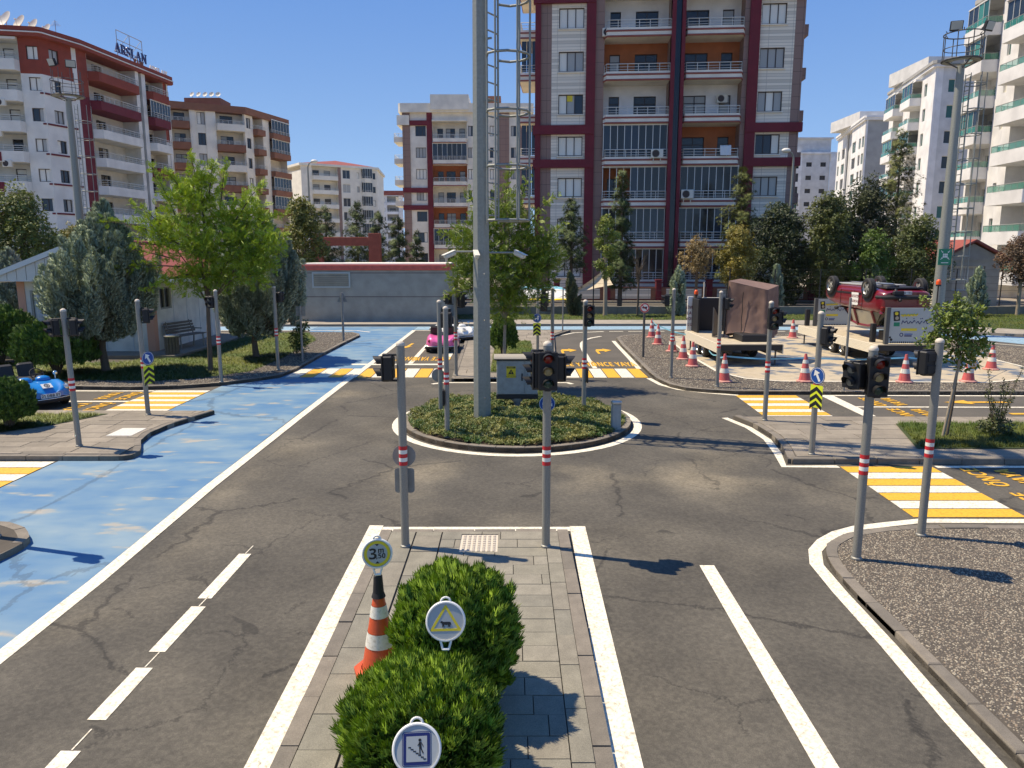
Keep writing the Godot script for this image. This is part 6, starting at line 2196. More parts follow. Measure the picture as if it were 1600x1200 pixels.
func masts_and_lamps():
	# the tall mast in the roundabout
	var t = thing("floodlight_mast", "tall tapered grey mast rising from the roundabout with caged ladder", "mast", Vector3(-0.6, 0.09, -14.95))
	var b = MB.new()
	var pr = []
	for k in 9:
		var a = TAU * k / 8 + PI / 8
		pr.append(a)
	var H = 15.0
	for k in 8:
		var q = func(a, y):
			var r = lerpf(0.185, 0.10, y / H)
			return Vector3(cos(a) * r, y, sin(a) * r)
		b.quad_auto(q.call(pr[k], 0.0), q.call(pr[k + 1], 0.0), q.call(pr[k + 1], H), q.call(pr[k], H), q.call((pr[k] + pr[k + 1]) / 2, 0.0) * Vector3(1, 0, 1))
	put(t, "shaft", b, M.mast_steel)
	for y in [0.55, 1.55, 2.1, 3.0]:
		b = MB.new()
		b.box(Vector3(0.06, y, 0.168 - y * 0.004), Vector3(0.022, 0.03, 0.02), 0.004)
		put(t, "bolt", b, M.chrome)
	b = MB.new()
	b.xf = Transform3D(Basis(Vector3.UP, -0.55), Vector3.ZERO)
	cage(b, 3.95, 14.2, 0.28, 0.42, 0.98)
	for k in 10: b.rod(Vector3(0.1, 4.0 + k * 1.1, 0), Vector3(0.26, 4.0 + k * 1.1, 0.0), 0.022, 5)
	put(t, "caged_ladder", b, M.mast_steel)
	basket(t, 14.6, 0.85)
	for q in [[-0.6, -0.7], [0.6, 0.7], [0.0, 0.0]]: floodlight(t, Vector3(q[0], 15.8, 0.5), q[1])
	# cameras on two short arms
	b = MB.new()
	b.rod(Vector3(-0.15, 3.42, 0.05), Vector3(-0.5, 3.42, 0.05), 0.018, 8)
	b.rod(Vector3(0.14, 3.40, 0.05), Vector3(0.62, 3.40, 0.05), 0.018, 8)
	var arm = put(t, "camera_arm", b, M.mast_steel)
	for q in [[-0.58, 0.35, -0.9, 0.05], [0.72, -0.4, 0.9, 0.05], [-0.09, -0.1, 0.2, 0.24]]:
		b = MB.new()
		b.xf = Transform3D(Basis(Vector3.UP, q[2]) * Basis(Vector3.RIGHT, 0.35), Vector3(q[0], 3.37, q[3]))
		b.box(Vector3(0, 0, 0.03), Vector3(0.085, 0.085, 0.26), 0.02)
		b.box(Vector3(0, 0.05, 0.05), Vector3(0.1, 0.012, 0.3), 0.004)
		b.box(Vector3(0, 0.01, 0.165), Vector3(0.06, 0.06, 0.012), 0.004)
		put(t, "security_camera", b, M.ac_white)
	# left mast beyond the park
	t = thing("floodlight_mast", "distant floodlight mast with round basket before the white and rust red block", "mast", Vector3(-30.1, 0, -53.8))
	b = MB.new()
	b.tube([Vector3.ZERO, Vector3(0, 13.8, 0)], [0.32, 0.19], 12)
	put(t, "shaft", b, M.mast_steel)
	b = MB.new()
	cage(b, 3.0, 13.3, 0.45, 0.55, 1.15)
	put(t, "caged_ladder", b, M.mast_steel)
	basket(t, 13.9, 1.0)
	b = MB.new()
	for k in 8: b.rod(Vector3(cos(TAU * k / 8) * 0.9, 14.9, sin(TAU * k / 8) * 0.9), Vector3(cos(TAU * k / 8) * 0.9, 15.6, sin(TAU * k / 8) * 0.9), 0.025, 4)
	put(t, "basket_post", b, M.dark_steel)
	floodlight(t, Vector3(-0.55, 15.95, 0.6), -0.4, 1.0)
	floodlight(t, Vector3(0.7, 15.85, 0.6), 0.5, 1.0)
	# right mast
	t = thing("floodlight_mast", "right floodlight mast with green sign plate, behind the overturned car", "mast", Vector3(18.1, 0, -32.2))
	b = MB.new()
	b.tube([Vector3.ZERO, Vector3(0, 10.9, 0)], [0.25, 0.14], 14)
	put(t, "shaft", b, M.mast_steel)
	b = MB.new()
	cage(b, 2.3, 10.6, 0.34, 0.4, 0.98)
	put(t, "caged_ladder", b, M.mast_steel)
	basket(t, 11.1, 0.72)
	b = MB.new()
	for k in 6: b.rod(Vector3(cos(TAU * k / 6) * 0.65, 12.1, sin(TAU * k / 6) * 0.65), Vector3(cos(TAU * k / 6) * 0.72, 12.2, sin(TAU * k / 6) * 0.72), 0.02, 4)
	put(t, "basket_post", b, M.dark_steel)
	floodlight(t, Vector3(-0.55, 12.3, 0.4), -0.3, 0.75)
	floodlight(t, Vector3(0.75, 12.3, 0.4), 0.4, 0.75)
	var s = thing("meeting_point_sign", "green square sign with white arrows and figures fixed to the right mast", "sign", Vector3(18.05, 3.3, -31.94))
	plate(s, "sign_plate", V2([[-0.27, -0.33], [0.27, -0.33], [0.27, 0.33], [-0.27, 0.33]]), 0.0, 0.02, M.sign_green)
	for k in 4:
		var a = PI / 4 + PI / 2 * k
		plate(s, "arrow", rot(arrow_poly(), a + PI / 2, Vector2(0, 0.08) + Vector2.from_angle(a) * 0.2, 0.1), 0.02, 0.024, M.sign_white)
	for k in 3:
		plate(s, "figure", circle(0.035, 12, Vector2(-0.07 + 0.07 * k, 0.11)), 0.02, 0.024, M.sign_white)
		plate(s, "figure", rot(rrect(0.06, 0.1, 0.02), 0, Vector2(-0.07 + 0.07 * k, 0.02)), 0.02, 0.024, M.sign_white)
	plate(s, "text_bar", V2([[-0.15, -0.25], [0.15, -0.25], [0.15, -0.22], [-0.15, -0.22]]), 0.02, 0.024, M.sign_white)
	# street lamps
	for q in [[Vector3(18.2, 0, -50.6), 9.9, -1.0, "street lamp with pale head at the right corner of the tall block"], [Vector3(-23.0, 0, -88.0), 13.5, 1.0, "street lamp with pale head beyond the grey flat block"]]:
		t = thing("street_lamp", q[3], "street lamp", q[0], 0.0, "street lamps along the road behind")
		var k = q[1] / 9.9
		b = MB.new()
		b.tube([Vector3.ZERO, Vector3(0, q[1] * 0.9, 0), Vector3(0, q[1] * 0.96, 0), Vector3(q[2] * 0.15 * k, q[1] * 0.99, 0.05), Vector3(q[2] * 0.5 * k, q[1], 0.3)], [0.13 * k, 0.07 * k, 0.06 * k, 0.05 * k, 0.045 * k], 10)
		put(t, "pole", b, M.mast_steel)
		b = MB.new()
		b.ball(Vector3(q[2] * 0.62 * k, q[1] + 0.02, 0.34), Vector3(0.3, 0.15, 0.2) * k, 12, 7)
		put(t, "lamp_head", b, M.frame_white)

# ------------------------------------------------------------------ toy cars
func wheel(parent: Node, at: Vector3, r: float, w: float, spokes := 5, xf := Transform3D()):
	var b = MB.new()
	b.xf = xf * Transform3D(Basis(Vector3.BACK, PI / 2), at)
	b.lathe([Vector2(r * 0.62, -w / 2), Vector2(r * 0.9, -w / 2), Vector2(r, -w * 0.36), Vector2(r, w * 0.36), Vector2(r * 0.9, w / 2), Vector2(r * 0.62, w / 2)], 24)
	for k in 3: b.lathe([Vector2(r + 0.001, -w * 0.2 + k * w * 0.2 - 0.004), Vector2(r + 0.004, -w * 0.2 + k * w * 0.2), Vector2(r + 0.001, -w * 0.2 + k * w * 0.2 + 0.004)], 24)
	var o = put(parent, "wheel", b, M.rubber)
	b = MB.new()
	b.xf = xf * Transform3D(Basis(Vector3.BACK, PI / 2), at)
	b.lathe([Vector2(r * 0.66, -w * 0.44), Vector2(r * 0.6, -w * 0.3), Vector2(r * 0.6, w * 0.3), Vector2(r * 0.66, w * 0.44)], 24)
	for sg in [-1.0, 1.0]:
		for k in spokes:
			var a = TAU * k / spokes
			var c = Vector3(cos(a), 0, sin(a))
			var s = Vector3(-sin(a), 0, cos(a))
			var y = Vector3.UP * sg * w * 0.36
			b.tri(y * 1.08 - s * r * 0.1, y * 1.08 + s * r * 0.1, y * 0.9 + c * r * 0.62 + s * r * 0.16, Vector3.UP * sg, Vector3.UP * sg, Vector3.UP * sg)
			b.tri(y * 1.08 - s * r * 0.1, y * 0.9 + c * r * 0.62 + s * r * 0.16, y * 0.9 + c * r * 0.62 - s * r * 0.16, Vector3.UP * sg, Vector3.UP * sg, Vector3.UP * sg)
		b.lathe([Vector2(r * 0.15, sg * w * 0.3), Vector2(r * 0.15, sg * w * 0.42), Vector2(0.0005, sg * w * 0.43)], 12)
	put(o, "rim", b, M.alloy)
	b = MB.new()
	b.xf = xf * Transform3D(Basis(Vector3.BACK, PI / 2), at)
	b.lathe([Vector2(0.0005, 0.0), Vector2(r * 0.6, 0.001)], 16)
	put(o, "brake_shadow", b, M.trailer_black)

func toy_car(at: Vector3, turn: float, paint_: String, label: String, plate_txt: String, rear_view := false):
	# open roadster for children, nose along +z
	var t = thing("toy_car", label, "toy car", at, turn, "children's open roadsters")
	var secs = [[-1.02, 0.30, 0.26, 0.34], [-0.99, 0.42, 0.24, 0.42], [-0.9, 0.5, 0.22, 0.50], [-0.7, 0.555, 0.2, 0.57], [-0.45, 0.575, 0.19, 0.6], [-0.2, 0.575, 0.18, 0.585], [0.1, 0.575, 0.18, 0.575], [0.35, 0.575, 0.18, 0.585], [0.6, 0.565, 0.19, 0.565], [0.8, 0.53, 0.2, 0.52], [0.93, 0.48, 0.21, 0.455], [1.0, 0.40, 0.23, 0.38], [1.03, 0.30, 0.27, 0.33]]
	var g = []
	for s in secs:
		var row = []
		for k in 33:
			var a = PI * k / 32.0
			var cx = cos(a)
			var sy = sin(a)
			var x = signf(cx) * pow(absf(cx), 0.55) * s[1]
			var y = s[2] + pow(sy, 0.5) * (s[3] - s[2])
			# two wing humps over the wheels, a dip between wing and bonnet
			var hump = exp(-pow((absf(x) - s[1] * 0.78) / 0.12, 2)) * 0.07 * (1.0 if absf(s[0]) > 0.4 else 0.3)
			if sy > 0.4: y += hump
			row.append(Vector3(x, y, s[0]))
		g.append(row)
	var b = MB.new()
	b.grid(g, false, Vector3(0, 0.2, 0))
	for e in [[0, -1.03], [12, 1.04]]:
		var c = Vector3(0, 0.29, e[1])
		for k in 32:
			var n = Vector3(0, 0, signf(e[1]))
			b.tri(c, g[e[0]][k], g[e[0]][k + 1], n, n, n)
	put(t, "body", b, M[paint_])
	b = MB.new()
	b.box(Vector3(0, 0.2, 0), Vector3(1.06, 0.1, 1.9), 0.03)
	put(t, "chassis", b, M.rubber)
	# bumper ledge with a bright strip, both ends
	for e in [1.0, -1.0]:
		b = MB.new()
		var ln = []
		for k in 9:
			var u = lerpf(-1.0, 1.0, k / 8.0)
			ln.append(Vector3(u * 0.58, 0.2, e * (1.08 - 0.16 * u * u)))
		b.tube(ln, [0.05, 0.05, 0.05, 0.05, 0.05, 0.05, 0.05, 0.05, 0.05], 8)
		var o = put(t, "bumper", b, M.rubber)
		b = MB.new()
		for k in ln.size(): ln[k] += Vector3(0, 0.045, e * 0.03)
		b.tube(ln, [0.012, 0.012, 0.012, 0.012, 0.012, 0.012, 0.012, 0.012, 0.012], 6)
		put(o, "bumper_strip", b, M.chrome)
	# cockpit
	b = MB.new()
	var cg = []
	for i in 9:
		var z = lerpf(-0.5, 0.32, i / 8.0)
		var row = []
		for k in 9:
			var u = lerpf(-1, 1, k / 8.0)
			var w = 0.46 * sqrt(maxf(0.02, 1.0 - pow((z + 0.09) / 0.43, 4)))
			row.append(Vector3(u * w, 0.615, z))
		cg.append(row)
	b.grid(cg, false, Vector3(0, 0.3, 0))
	put(t, "cockpit", b, M.trailer_black)
	for x in [-0.23, 0.23]:
		b = MB.new()
		b.xf = Transform3D(Basis(Vector3.RIGHT, -0.25), Vector3(x, 0.72, -0.42))
		b.box(Vector3.ZERO, Vector3(0.38, 0.42, 0.12), 0.05)
		put(t, "seat", b, M.seat_black)
	b = MB.new()
	b.xf = Transform3D(Basis(Vector3.RIGHT, 0.9), Vector3(0.2, 0.70, 0.12))
	var pv = null
	for k in 17:
		var a = TAU * k / 16
		var p = Vector3(cos(a) * 0.15, 0, sin(a) * 0.15)
		if pv != null: b.rod(pv, p, 0.014, 5)
		pv = p
	b.rod(Vector3(-0.15, 0, 0), Vector3(0.15, 0, 0), 0.012, 5)
	b.rod(Vector3.ZERO, Vector3(0, -0.25, 0), 0.015, 5)
	put(t, "steering_wheel", b, M.rubber)
	b = MB.new()
	b.ball(Vector3(0.2, 0.6, 0.36), Vector3(0.17, 0.09, 0.13), 12, 6)
	b.ball(Vector3(-0.2, 0.6, 0.36), Vector3(0.17, 0.09, 0.13), 12, 6)
	put(t, "cowl", b, M[paint_])
	for x in [-0.46, 0.46]:
		b = MB.new()
		b.rod(Vector3(x, 0.58, 0.4), Vector3(x * 1.03, 0.7, 0.38), 0.012, 5)
		b.ball(Vector3(x * 1.04, 0.72, 0.38), Vector3(0.06, 0.05, 0.04), 10, 6)
		put(t, "mirror", b, M.chrome)
		b = MB.new()
		b.xf = Transform3D(Basis(Vector3.UP, signf(x) * 0.25) * Basis(Vector3.RIGHT, PI / 2 - 0.4), Vector3(x * 0.87, 0.47, 0.945))
		b.lathe([Vector2(0.066, -0.03), Vector2(0.066, 0.012), Vector2(0.054, 0.02)], 16)
		var hl = put(t, "headlight", b, M.chrome)
		b = MB.new()
		b.xf = Transform3D(Basis(Vector3.UP, signf(x) * 0.25) * Basis(Vector3.RIGHT, PI / 2 - 0.4), Vector3(x * 0.87, 0.47, 0.945))
		b.lathe([Vector2(0.052, 0.016), Vector2(0.04, 0.03), Vector2(0.0005, 0.038)], 16, true)
		put(hl, "lens", b, M.panel_white)
		for z in [-0.62, 0.62]: wheel(t, Vector3(x * 1.08, 0.17, z), 0.17, 0.12, 4)
		b = MB.new()
		b.ball(Vector3(x * 0.9, 0.42, -0.955), Vector3(0.055, 0.055, 0.03), 10, 6)
		put(t, "tail_light", b, M.lens_red)
	# badge patch and number plate
	b = MB.new()
	b.xf = Transform3D(Basis(Vector3.RIGHT, -0.95), Vector3(0.0, 0.515, 0.905))
	b.shape(V2([[-0.11, -0.07], [0.11, -0.07], [0.11, 0.07], [-0.11, 0.07]]), 0.0, 0.012)
	var bd = put(t, "badge_patch", b, M.panel_white)
	plate(bd, "badge_ring", arc_poly(Vector2.ZERO, 0.042, 0.062, 0, TAU - 0.001, 20), 0.012, 0.014, M.print_black, Transform3D(Basis(Vector3.RIGHT, -0.95), Vector3(0.0, 0.515, 0.905)))
	plate(bd, "badge_ring", arc_poly(Vector2.ZERO, 0.012, 0.03, 0, TAU - 0.001, 16), 0.012, 0.014, M.print_black, Transform3D(Basis(Vector3.RIGHT, -0.95), Vector3(0.0, 0.515, 0.905)))
	if plate_txt:
		var px = Transform3D(Basis(Vector3.RIGHT, -0.12), Vector3(0.0, 0.31, 1.045))
		plate(t, "number_plate", rrect(0.42, 0.095, 0.012), -0.01, 0.004, M.panel_white, px)
		lettering(t, plate_txt, Vector3(0, 0, 0.006), 0.062, M.print_black, px)

func toy_cars():
	toy_car(Vector3(-11.3, 0.0, -17.3), 1.02, "toy_blue", "shiny blue toy roadster with chrome mirrors at the left edge", "21 DBB 01")
	toy_car(Vector3(-2.5, 0.0, -27.3), PI + 0.02, "toy_pink", "pink toy roadster in the lane behind the roundabout poles", "")
	toy_car(Vector3(-2.35, 0.0, -30.3), 0.55, "toy_white", "white toy roadster parked behind the pink one", "")

# ------------------------------------------------------------------ trailers, rigs, overturned car
func trailer(t: Node3D, w: float, l: float, h: float, wheels_at: Array):
	var b = MB.new()
	b.span(Vector3(0.03, h - 0.03, -l), Vector3(w - 0.03, h, 0.0), 0.005)
	put(t, "deck", b, M.deck_wood)
	for x in [0.0, w - 0.03]:
		for k in 7:
			b = MB.new()
			b.span(Vector3(x, h - 0.30 + k * 0.042, -l), Vector3(x + 0.03, h - 0.264 + k * 0.042, 0.0), 0.005)
			put(t, "side_rail", b, M.rail_alu)
	b = MB.new()
	b.span(Vector3(0.03, h - 0.2, -0.06), Vector3(w - 0.03, h - 0.03, -0.01), 0.008)
	b.span(Vector3(0.03, h - 0.2, -l), Vector3(w - 0.03, h - 0.03, -l + 0.05))
	for x in [0.35, w - 0.42]: b.span(Vector3(x, h - 0.32, -l), Vector3(x + 0.07, h - 0.035, -0.08))
	for k in 5: b.span(Vector3(0.1, h - 0.26, -0.6 - k * (l - 0.9) / 4), Vector3(w - 0.1, h - 0.2, -0.52 - k * (l - 0.9) / 4))
	put(t, "frame", b, M.trailer_black)
	for q in wheels_at:
		for x in [0.2, w - 0.2]: wheel(t, Vector3(x, 0.3, q), 0.3, 0.2, 5)
	for q in [[0.15, -0.25], [w - 0.15, -0.25], [0.15, -l + 0.3], [w - 0.15, -l + 0.3]]:
		b = MB.new()
		b.rod(Vector3(q[0], 0.0, q[1]), Vector3(q[0], h - 0.2, q[1]), 0.028, 8)
		b.box(Vector3(q[0], 0.01, q[1]), Vector3(0.16, 0.02, 0.16))
		put(t, "support_leg", b, M.dark_steel)

func beacon(at: Vector3, label: String, stem: float):
	var t = thing("warning_beacon", label, "beacon", at, 0.0, "orange beacons")
	var b = MB.new()
	b.rod(Vector3.ZERO, Vector3(0, stem, 0), 0.02, 8)
	b.lathe([Vector2(0.07, stem), Vector2(0.07, stem + 0.05), Vector2(0.05, stem + 0.06)], 14)
	put(t, "stem", b, M.trailer_black)
	b = MB.new()
	b.lathe([Vector2(0.07, stem + 0.05), Vector2(0.072, stem + 0.12), Vector2(0.06, stem + 0.17), Vector2(0.03, stem + 0.2), Vector2(0.0005, stem + 0.205)], 14, true)
	put(t, "lamp_dome", b, M.beacon_orange)

func banner(at: Vector3, turn: float, w: float, h: float, label: String):
	var t = thing("banner_board", label, "banner", at, turn, "grey banner boards with a traffic light picture")
	var b = MB.new()
	b.span(Vector3(-0.12, 0, -0.07), Vector3(0.0, h + 0.02, 0.05), 0.006)
	put(t, "post", b, M.board_post)
	b = MB.new()
	b.span(Vector3(0.0, 0.02, -0.03), Vector3(w, h, 0.0), 0.004)
	put(t, "board", b, M.board_grey)
	var s = h / 1.1
	var X = Transform3D(Basis().scaled(Vector3(s, s, 1.0)), Vector3(0, 0, 0))
	plate(t, "light_picture", rot(rrect(0.19, 0.3, 0.02), 0.12, Vector2(0.21, 0.85)), 0.0, 0.003, M.print_black, X)
	plate(t, "light_picture", rot(rrect(0.18, 0.12, 0.01), 0.0, Vector2(0.23, 0.6)), 0.0, 0.003, M.sign_green, X)
	plate(t, "light_picture", circle(0.055, 18, Vector2(0.2, 0.93)), 0.003, 0.005, M.sign_yellow, X)
	plate(t, "light_picture", circle(0.055, 18, Vector2(0.225, 0.79)), 0.003, 0.005, M.car_glass_cream, X)
	# running script in yellow and dark blue, a yellow strap line, a round logo with two bars
	var sq = []
	for k in 15: sq.append([0.34 + 0.036 * k, 0.87 + 0.02 * k / 14.0 + 0.035 * sin(k * 2.4)])
	b = MB.new()
	b.xf = X
	for k in 14: b.rod(Vector3(sq[k][0], sq[k][1], 0.001), Vector3(sq[k + 1][0], sq[k + 1][1], 0.001), 0.024, 5)
	put(t, "yellow_script", b, M.sign_yellow)
	b = MB.new()
	b.xf = X
	var px = Vector3(0.38, 0.60, 0.002)
	for k in range(1, 36):
		var q = Vector3(0.38 + 0.024 * k, 0.665 + 0.04 * sin(k * 1.3) + 0.018 * sin(k * 0.5), 0.002)
		if k % 9 != 0: b.rod(px, q, 0.011, 4)
		px = q
	for q in [[0.52, 0.78], [0.74, 0.78], [0.95, 0.77], [1.0, 0.78]]: b.ball(Vector3(q[0], q[1], 0.002), Vector3(0.018, 0.018, 0.006), 8, 4)
	put(t, "blue_script", b, M.sign_navy)
	plate(t, "yellow_strip", V2([[0.38, 0.4], [0.86, 0.4], [0.86, 0.48], [0.38, 0.48]]), 0.0, 0.003, M.sign_yellow, X)
	plate(t, "round_logo", arc_poly(Vector2(0.4, 0.28), 0.035, 0.06, 0, TAU - 0.001, 20), 0.0, 0.003, M.sign_navy, X)
	plate(t, "logo_bar", V2([[0.49, 0.285], [0.74, 0.285], [0.74, 0.315], [0.49, 0.315]]), 0.0, 0.003, M.sign_blue, X)
	plate(t, "logo_bar", V2([[0.49, 0.225], [0.72, 0.225], [0.72, 0.265], [0.49, 0.265]]), 0.0, 0.003, M.sign_navy, X)
	for k in 22:
		if 0.1 + k * 0.065 < w / s - 0.05:
			plate(t, "kerb_print", V2([[0.08 + k * 0.065, 0.02], [0.115 + k * 0.065, 0.02], [0.115 + k * 0.065, 0.075], [0.08 + k * 0.065, 0.075]]), 0.0, 0.003, M.print_black, X)
	plate(t, "plant_print", circle(0.035, 7, Vector2(0.06, 0.2)), 0.0, 0.003, M.print_black, X)
	plate(t, "plant_print", circle(0.045, 7, Vector2(0.1, 0.13)), 0.0, 0.003, M.print_black, X)

func trailers():
	# first trailer with the covered rig
	var t = thing("trailer", "left flat trailer with ribbed aluminium sides carrying the tarpaulin rig", "trailer", Vector3(6.25, 0.09, -22.6), 0.02)
	trailer(t, 1.95, 4.3, 0.68, [-2.2, -2.9])
	var r = thing("simulator_rig", "black simulator cabin with white lettered end panel on the left trailer", "training rig", Vector3(6.25, 0.77, -22.6), 0.02)
	var b = MB.new()
	b.span(Vector3(0.18, 0, -4.1), Vector3(1.5, 1.15, -3.95), 0.01)
	b.span(Vector3(0.16, 0, -4.1), Vector3(0.22, 1.15, -3.2), 0.01)
	put(r, "cabin_wall", b, M.trailer_black)
	b = MB.new()
	b.span(Vector3(0.0, 0.0, -4.08), Vector3(0.2, 1.2, -4.0), 0.008)
	b.xf = Transform3D()
	put(r, "end_panel", b, M.panel_white)
	for k in 4:
		lettering(r, ["SİMÜ", "LAS", "YON", "LU"][k], Vector3(0.1, 0.82 - 0.2 * k, -3.997), 0.1, M.wall_maroon)
	b = MB.new()
	b.shape(V2([[0, 0], [1.2, 0], [1.2, 0.25], [0.0, 0.95]]), -0.02, 0.02)
	put(r, "ramp_panel", b, M.ramp_grey, Transform3D(Basis(Vector3.UP, 1.05), Vector3(0.45, 0.02, -2.1)) * Transform3D(Basis(), Vector3(-0.3, 0, 0)))
	b = MB.new()
	b.rod(Vector3(0.5, 1.15, -4.0), Vector3(1.4, 1.15, -4.0), 0.02)
	b.rod(Vector3(0.55, 1.15, -4.0), Vector3(0.55, 1.7, -4.0), 0.02)
	put(r, "rail", b, M.rail_alu)
	b = MB.new()
	b.span(Vector3(0.85, 0.0, -1.5), Vector3(1.7, 0.22, -0.55), 0.02)
	put(r, "rig_base", b, M.trailer_black)
	beacon(Vector3(6.45, 1.96, -26.6), "orange beacon on top of the simulator cabin's white panel", 0.04)
	# tarpaulin: a draped box with sagging folds
	t = thing("tarpaulin_cover", "brown tarpaulin draped over a tall boxy rig on the left trailer", "tarpaulin", Vector3(7.72, 0.9, -24.3), -0.62)
	b = MB.new()
	var f = FastNoiseLite.new()
	f.seed = 3
	f.frequency = 1.4
	var ring = []
	var W = 1.25
	var Dp = 1.15
	for k in 48:
		var u = k / 48.0 * 4.0
		var s = int(u)
		var q = u - s
		ring.append([Vector2(lerpf(-W / 2, W / 2, q), Dp / 2), Vector2(W / 2, lerpf(Dp / 2, -Dp / 2, q)), Vector2(lerpf(W / 2, -W / 2, q), -Dp / 2), Vector2(-W / 2, lerpf(-Dp / 2, Dp / 2, q))][s])
	var top_h = func(p): return lerpf(lerpf(1.74, 1.70, p.y / Dp + 0.5), lerpf(1.55, 1.45, p.y / Dp + 0.5), p.x / W + 0.5)
	var g = []
	for i in 13:
		var row = []
		for k in 48:
			var p: Vector2 = ring[k]
			var y = i / 12.0 * top_h.call(p)
			var fold = 0.055 * sin(k * 1.05 + 0.6 * sin(y * 2.0)) * (1.0 - y / 1.8)
			var corner = pow(maxf(absf(p.x) / (W / 2) * absf(p.y) / (Dp / 2), 0.0), 4.0)
			var out = 1.0 + fold + f.get_noise_2d(k * 0.3, y * 3.0) * 0.05 - 0.1 * (1.0 - corner) * sin(PI * y / 1.5) + 0.06 * (1.0 - y / 1.5)
			row.append(Vector3(p.x * out, y + (0.1 * sin(k * 0.26) if i == 0 else 0.0), p.y * out))
		g.append(row)
	b.grid(g, true, Vector3(0, 0.7, 0))
	var tg = []
	for i in 9:
		var row = []
		for k in 9:
			var p = Vector2(lerpf(-W / 2, W / 2, k / 8.0), lerpf(-Dp / 2, Dp / 2, i / 8.0))
			var e = sin(PI * k / 8.0) * sin(PI * i / 8.0)
			row.append(Vector3(p.x * 1.0, top_h.call(p) - 0.05 * e, p.y))
		tg.append(row)
	b.grid(tg, false, Vector3(0, 0, 0))
	put(t, "cover", b, M.tarp)
	b = MB.new()
	b.rod(Vector3(-W / 2 - 0.05, -0.1, Dp / 2 + 0.06), Vector3(-W / 2 - 0.02, 1.62, Dp / 2 + 0.03), 0.022, 6)
	put(t, "frame_post", b, M.trailer_black)
	b = MB.new()
	for k in 14: b.rod(Vector3(-W / 2 * 0.2 + sin(k) * 0.01, 0.1 + k * 0.09, Dp / 2 + 0.04), Vector3(-W / 2 * 0.2 + sin(k + 1.0) * 0.01, 0.19 + k * 0.09, Dp / 2 + 0.04), 0.012, 4)
	put(t, "lacing", b, M.trailer_black)
	# second trailer with the overturned car
	t = thing("trailer", "right flat trailer with ribbed aluminium sides carrying the overturned car", "trailer", Vector3(10.95, 0.09, -22.5), 0.01)
	trailer(t, 1.9, 6.2, 0.68, [-2.6, -3.4])
	b = MB.new()
	b.span(Vector3(0.1, 0.68, -0.75), Vector3(0.24, 1.25, -0.6), 0.01)
	b.span(Vector3(0.15, 0.68, -6.0), Vector3(0.3, 1.3, -5.85), 0.01)
	b.span(Vector3(0.7, 0.68, -1.4), Vector3(1.3, 0.98, -1.1), 0.01)
	put(t, "roll_support", b, M.trailer_black)
	banner(Vector3(11.3, 0.78, -22.6), 0.0, 1.35, 1.08, "grey banner board with traffic light picture at the near end of the right trailer")
	banner(Vector3(11.42, 0.78, -28.3), 0.0, 1.2, 1.0, "grey banner board with traffic light picture behind the overturned car")
	beacon(Vector3(12.72, 0.78, -22.7), "orange beacon on a stalk beside the overturned car's rear", 1.72)
	overturned_car()

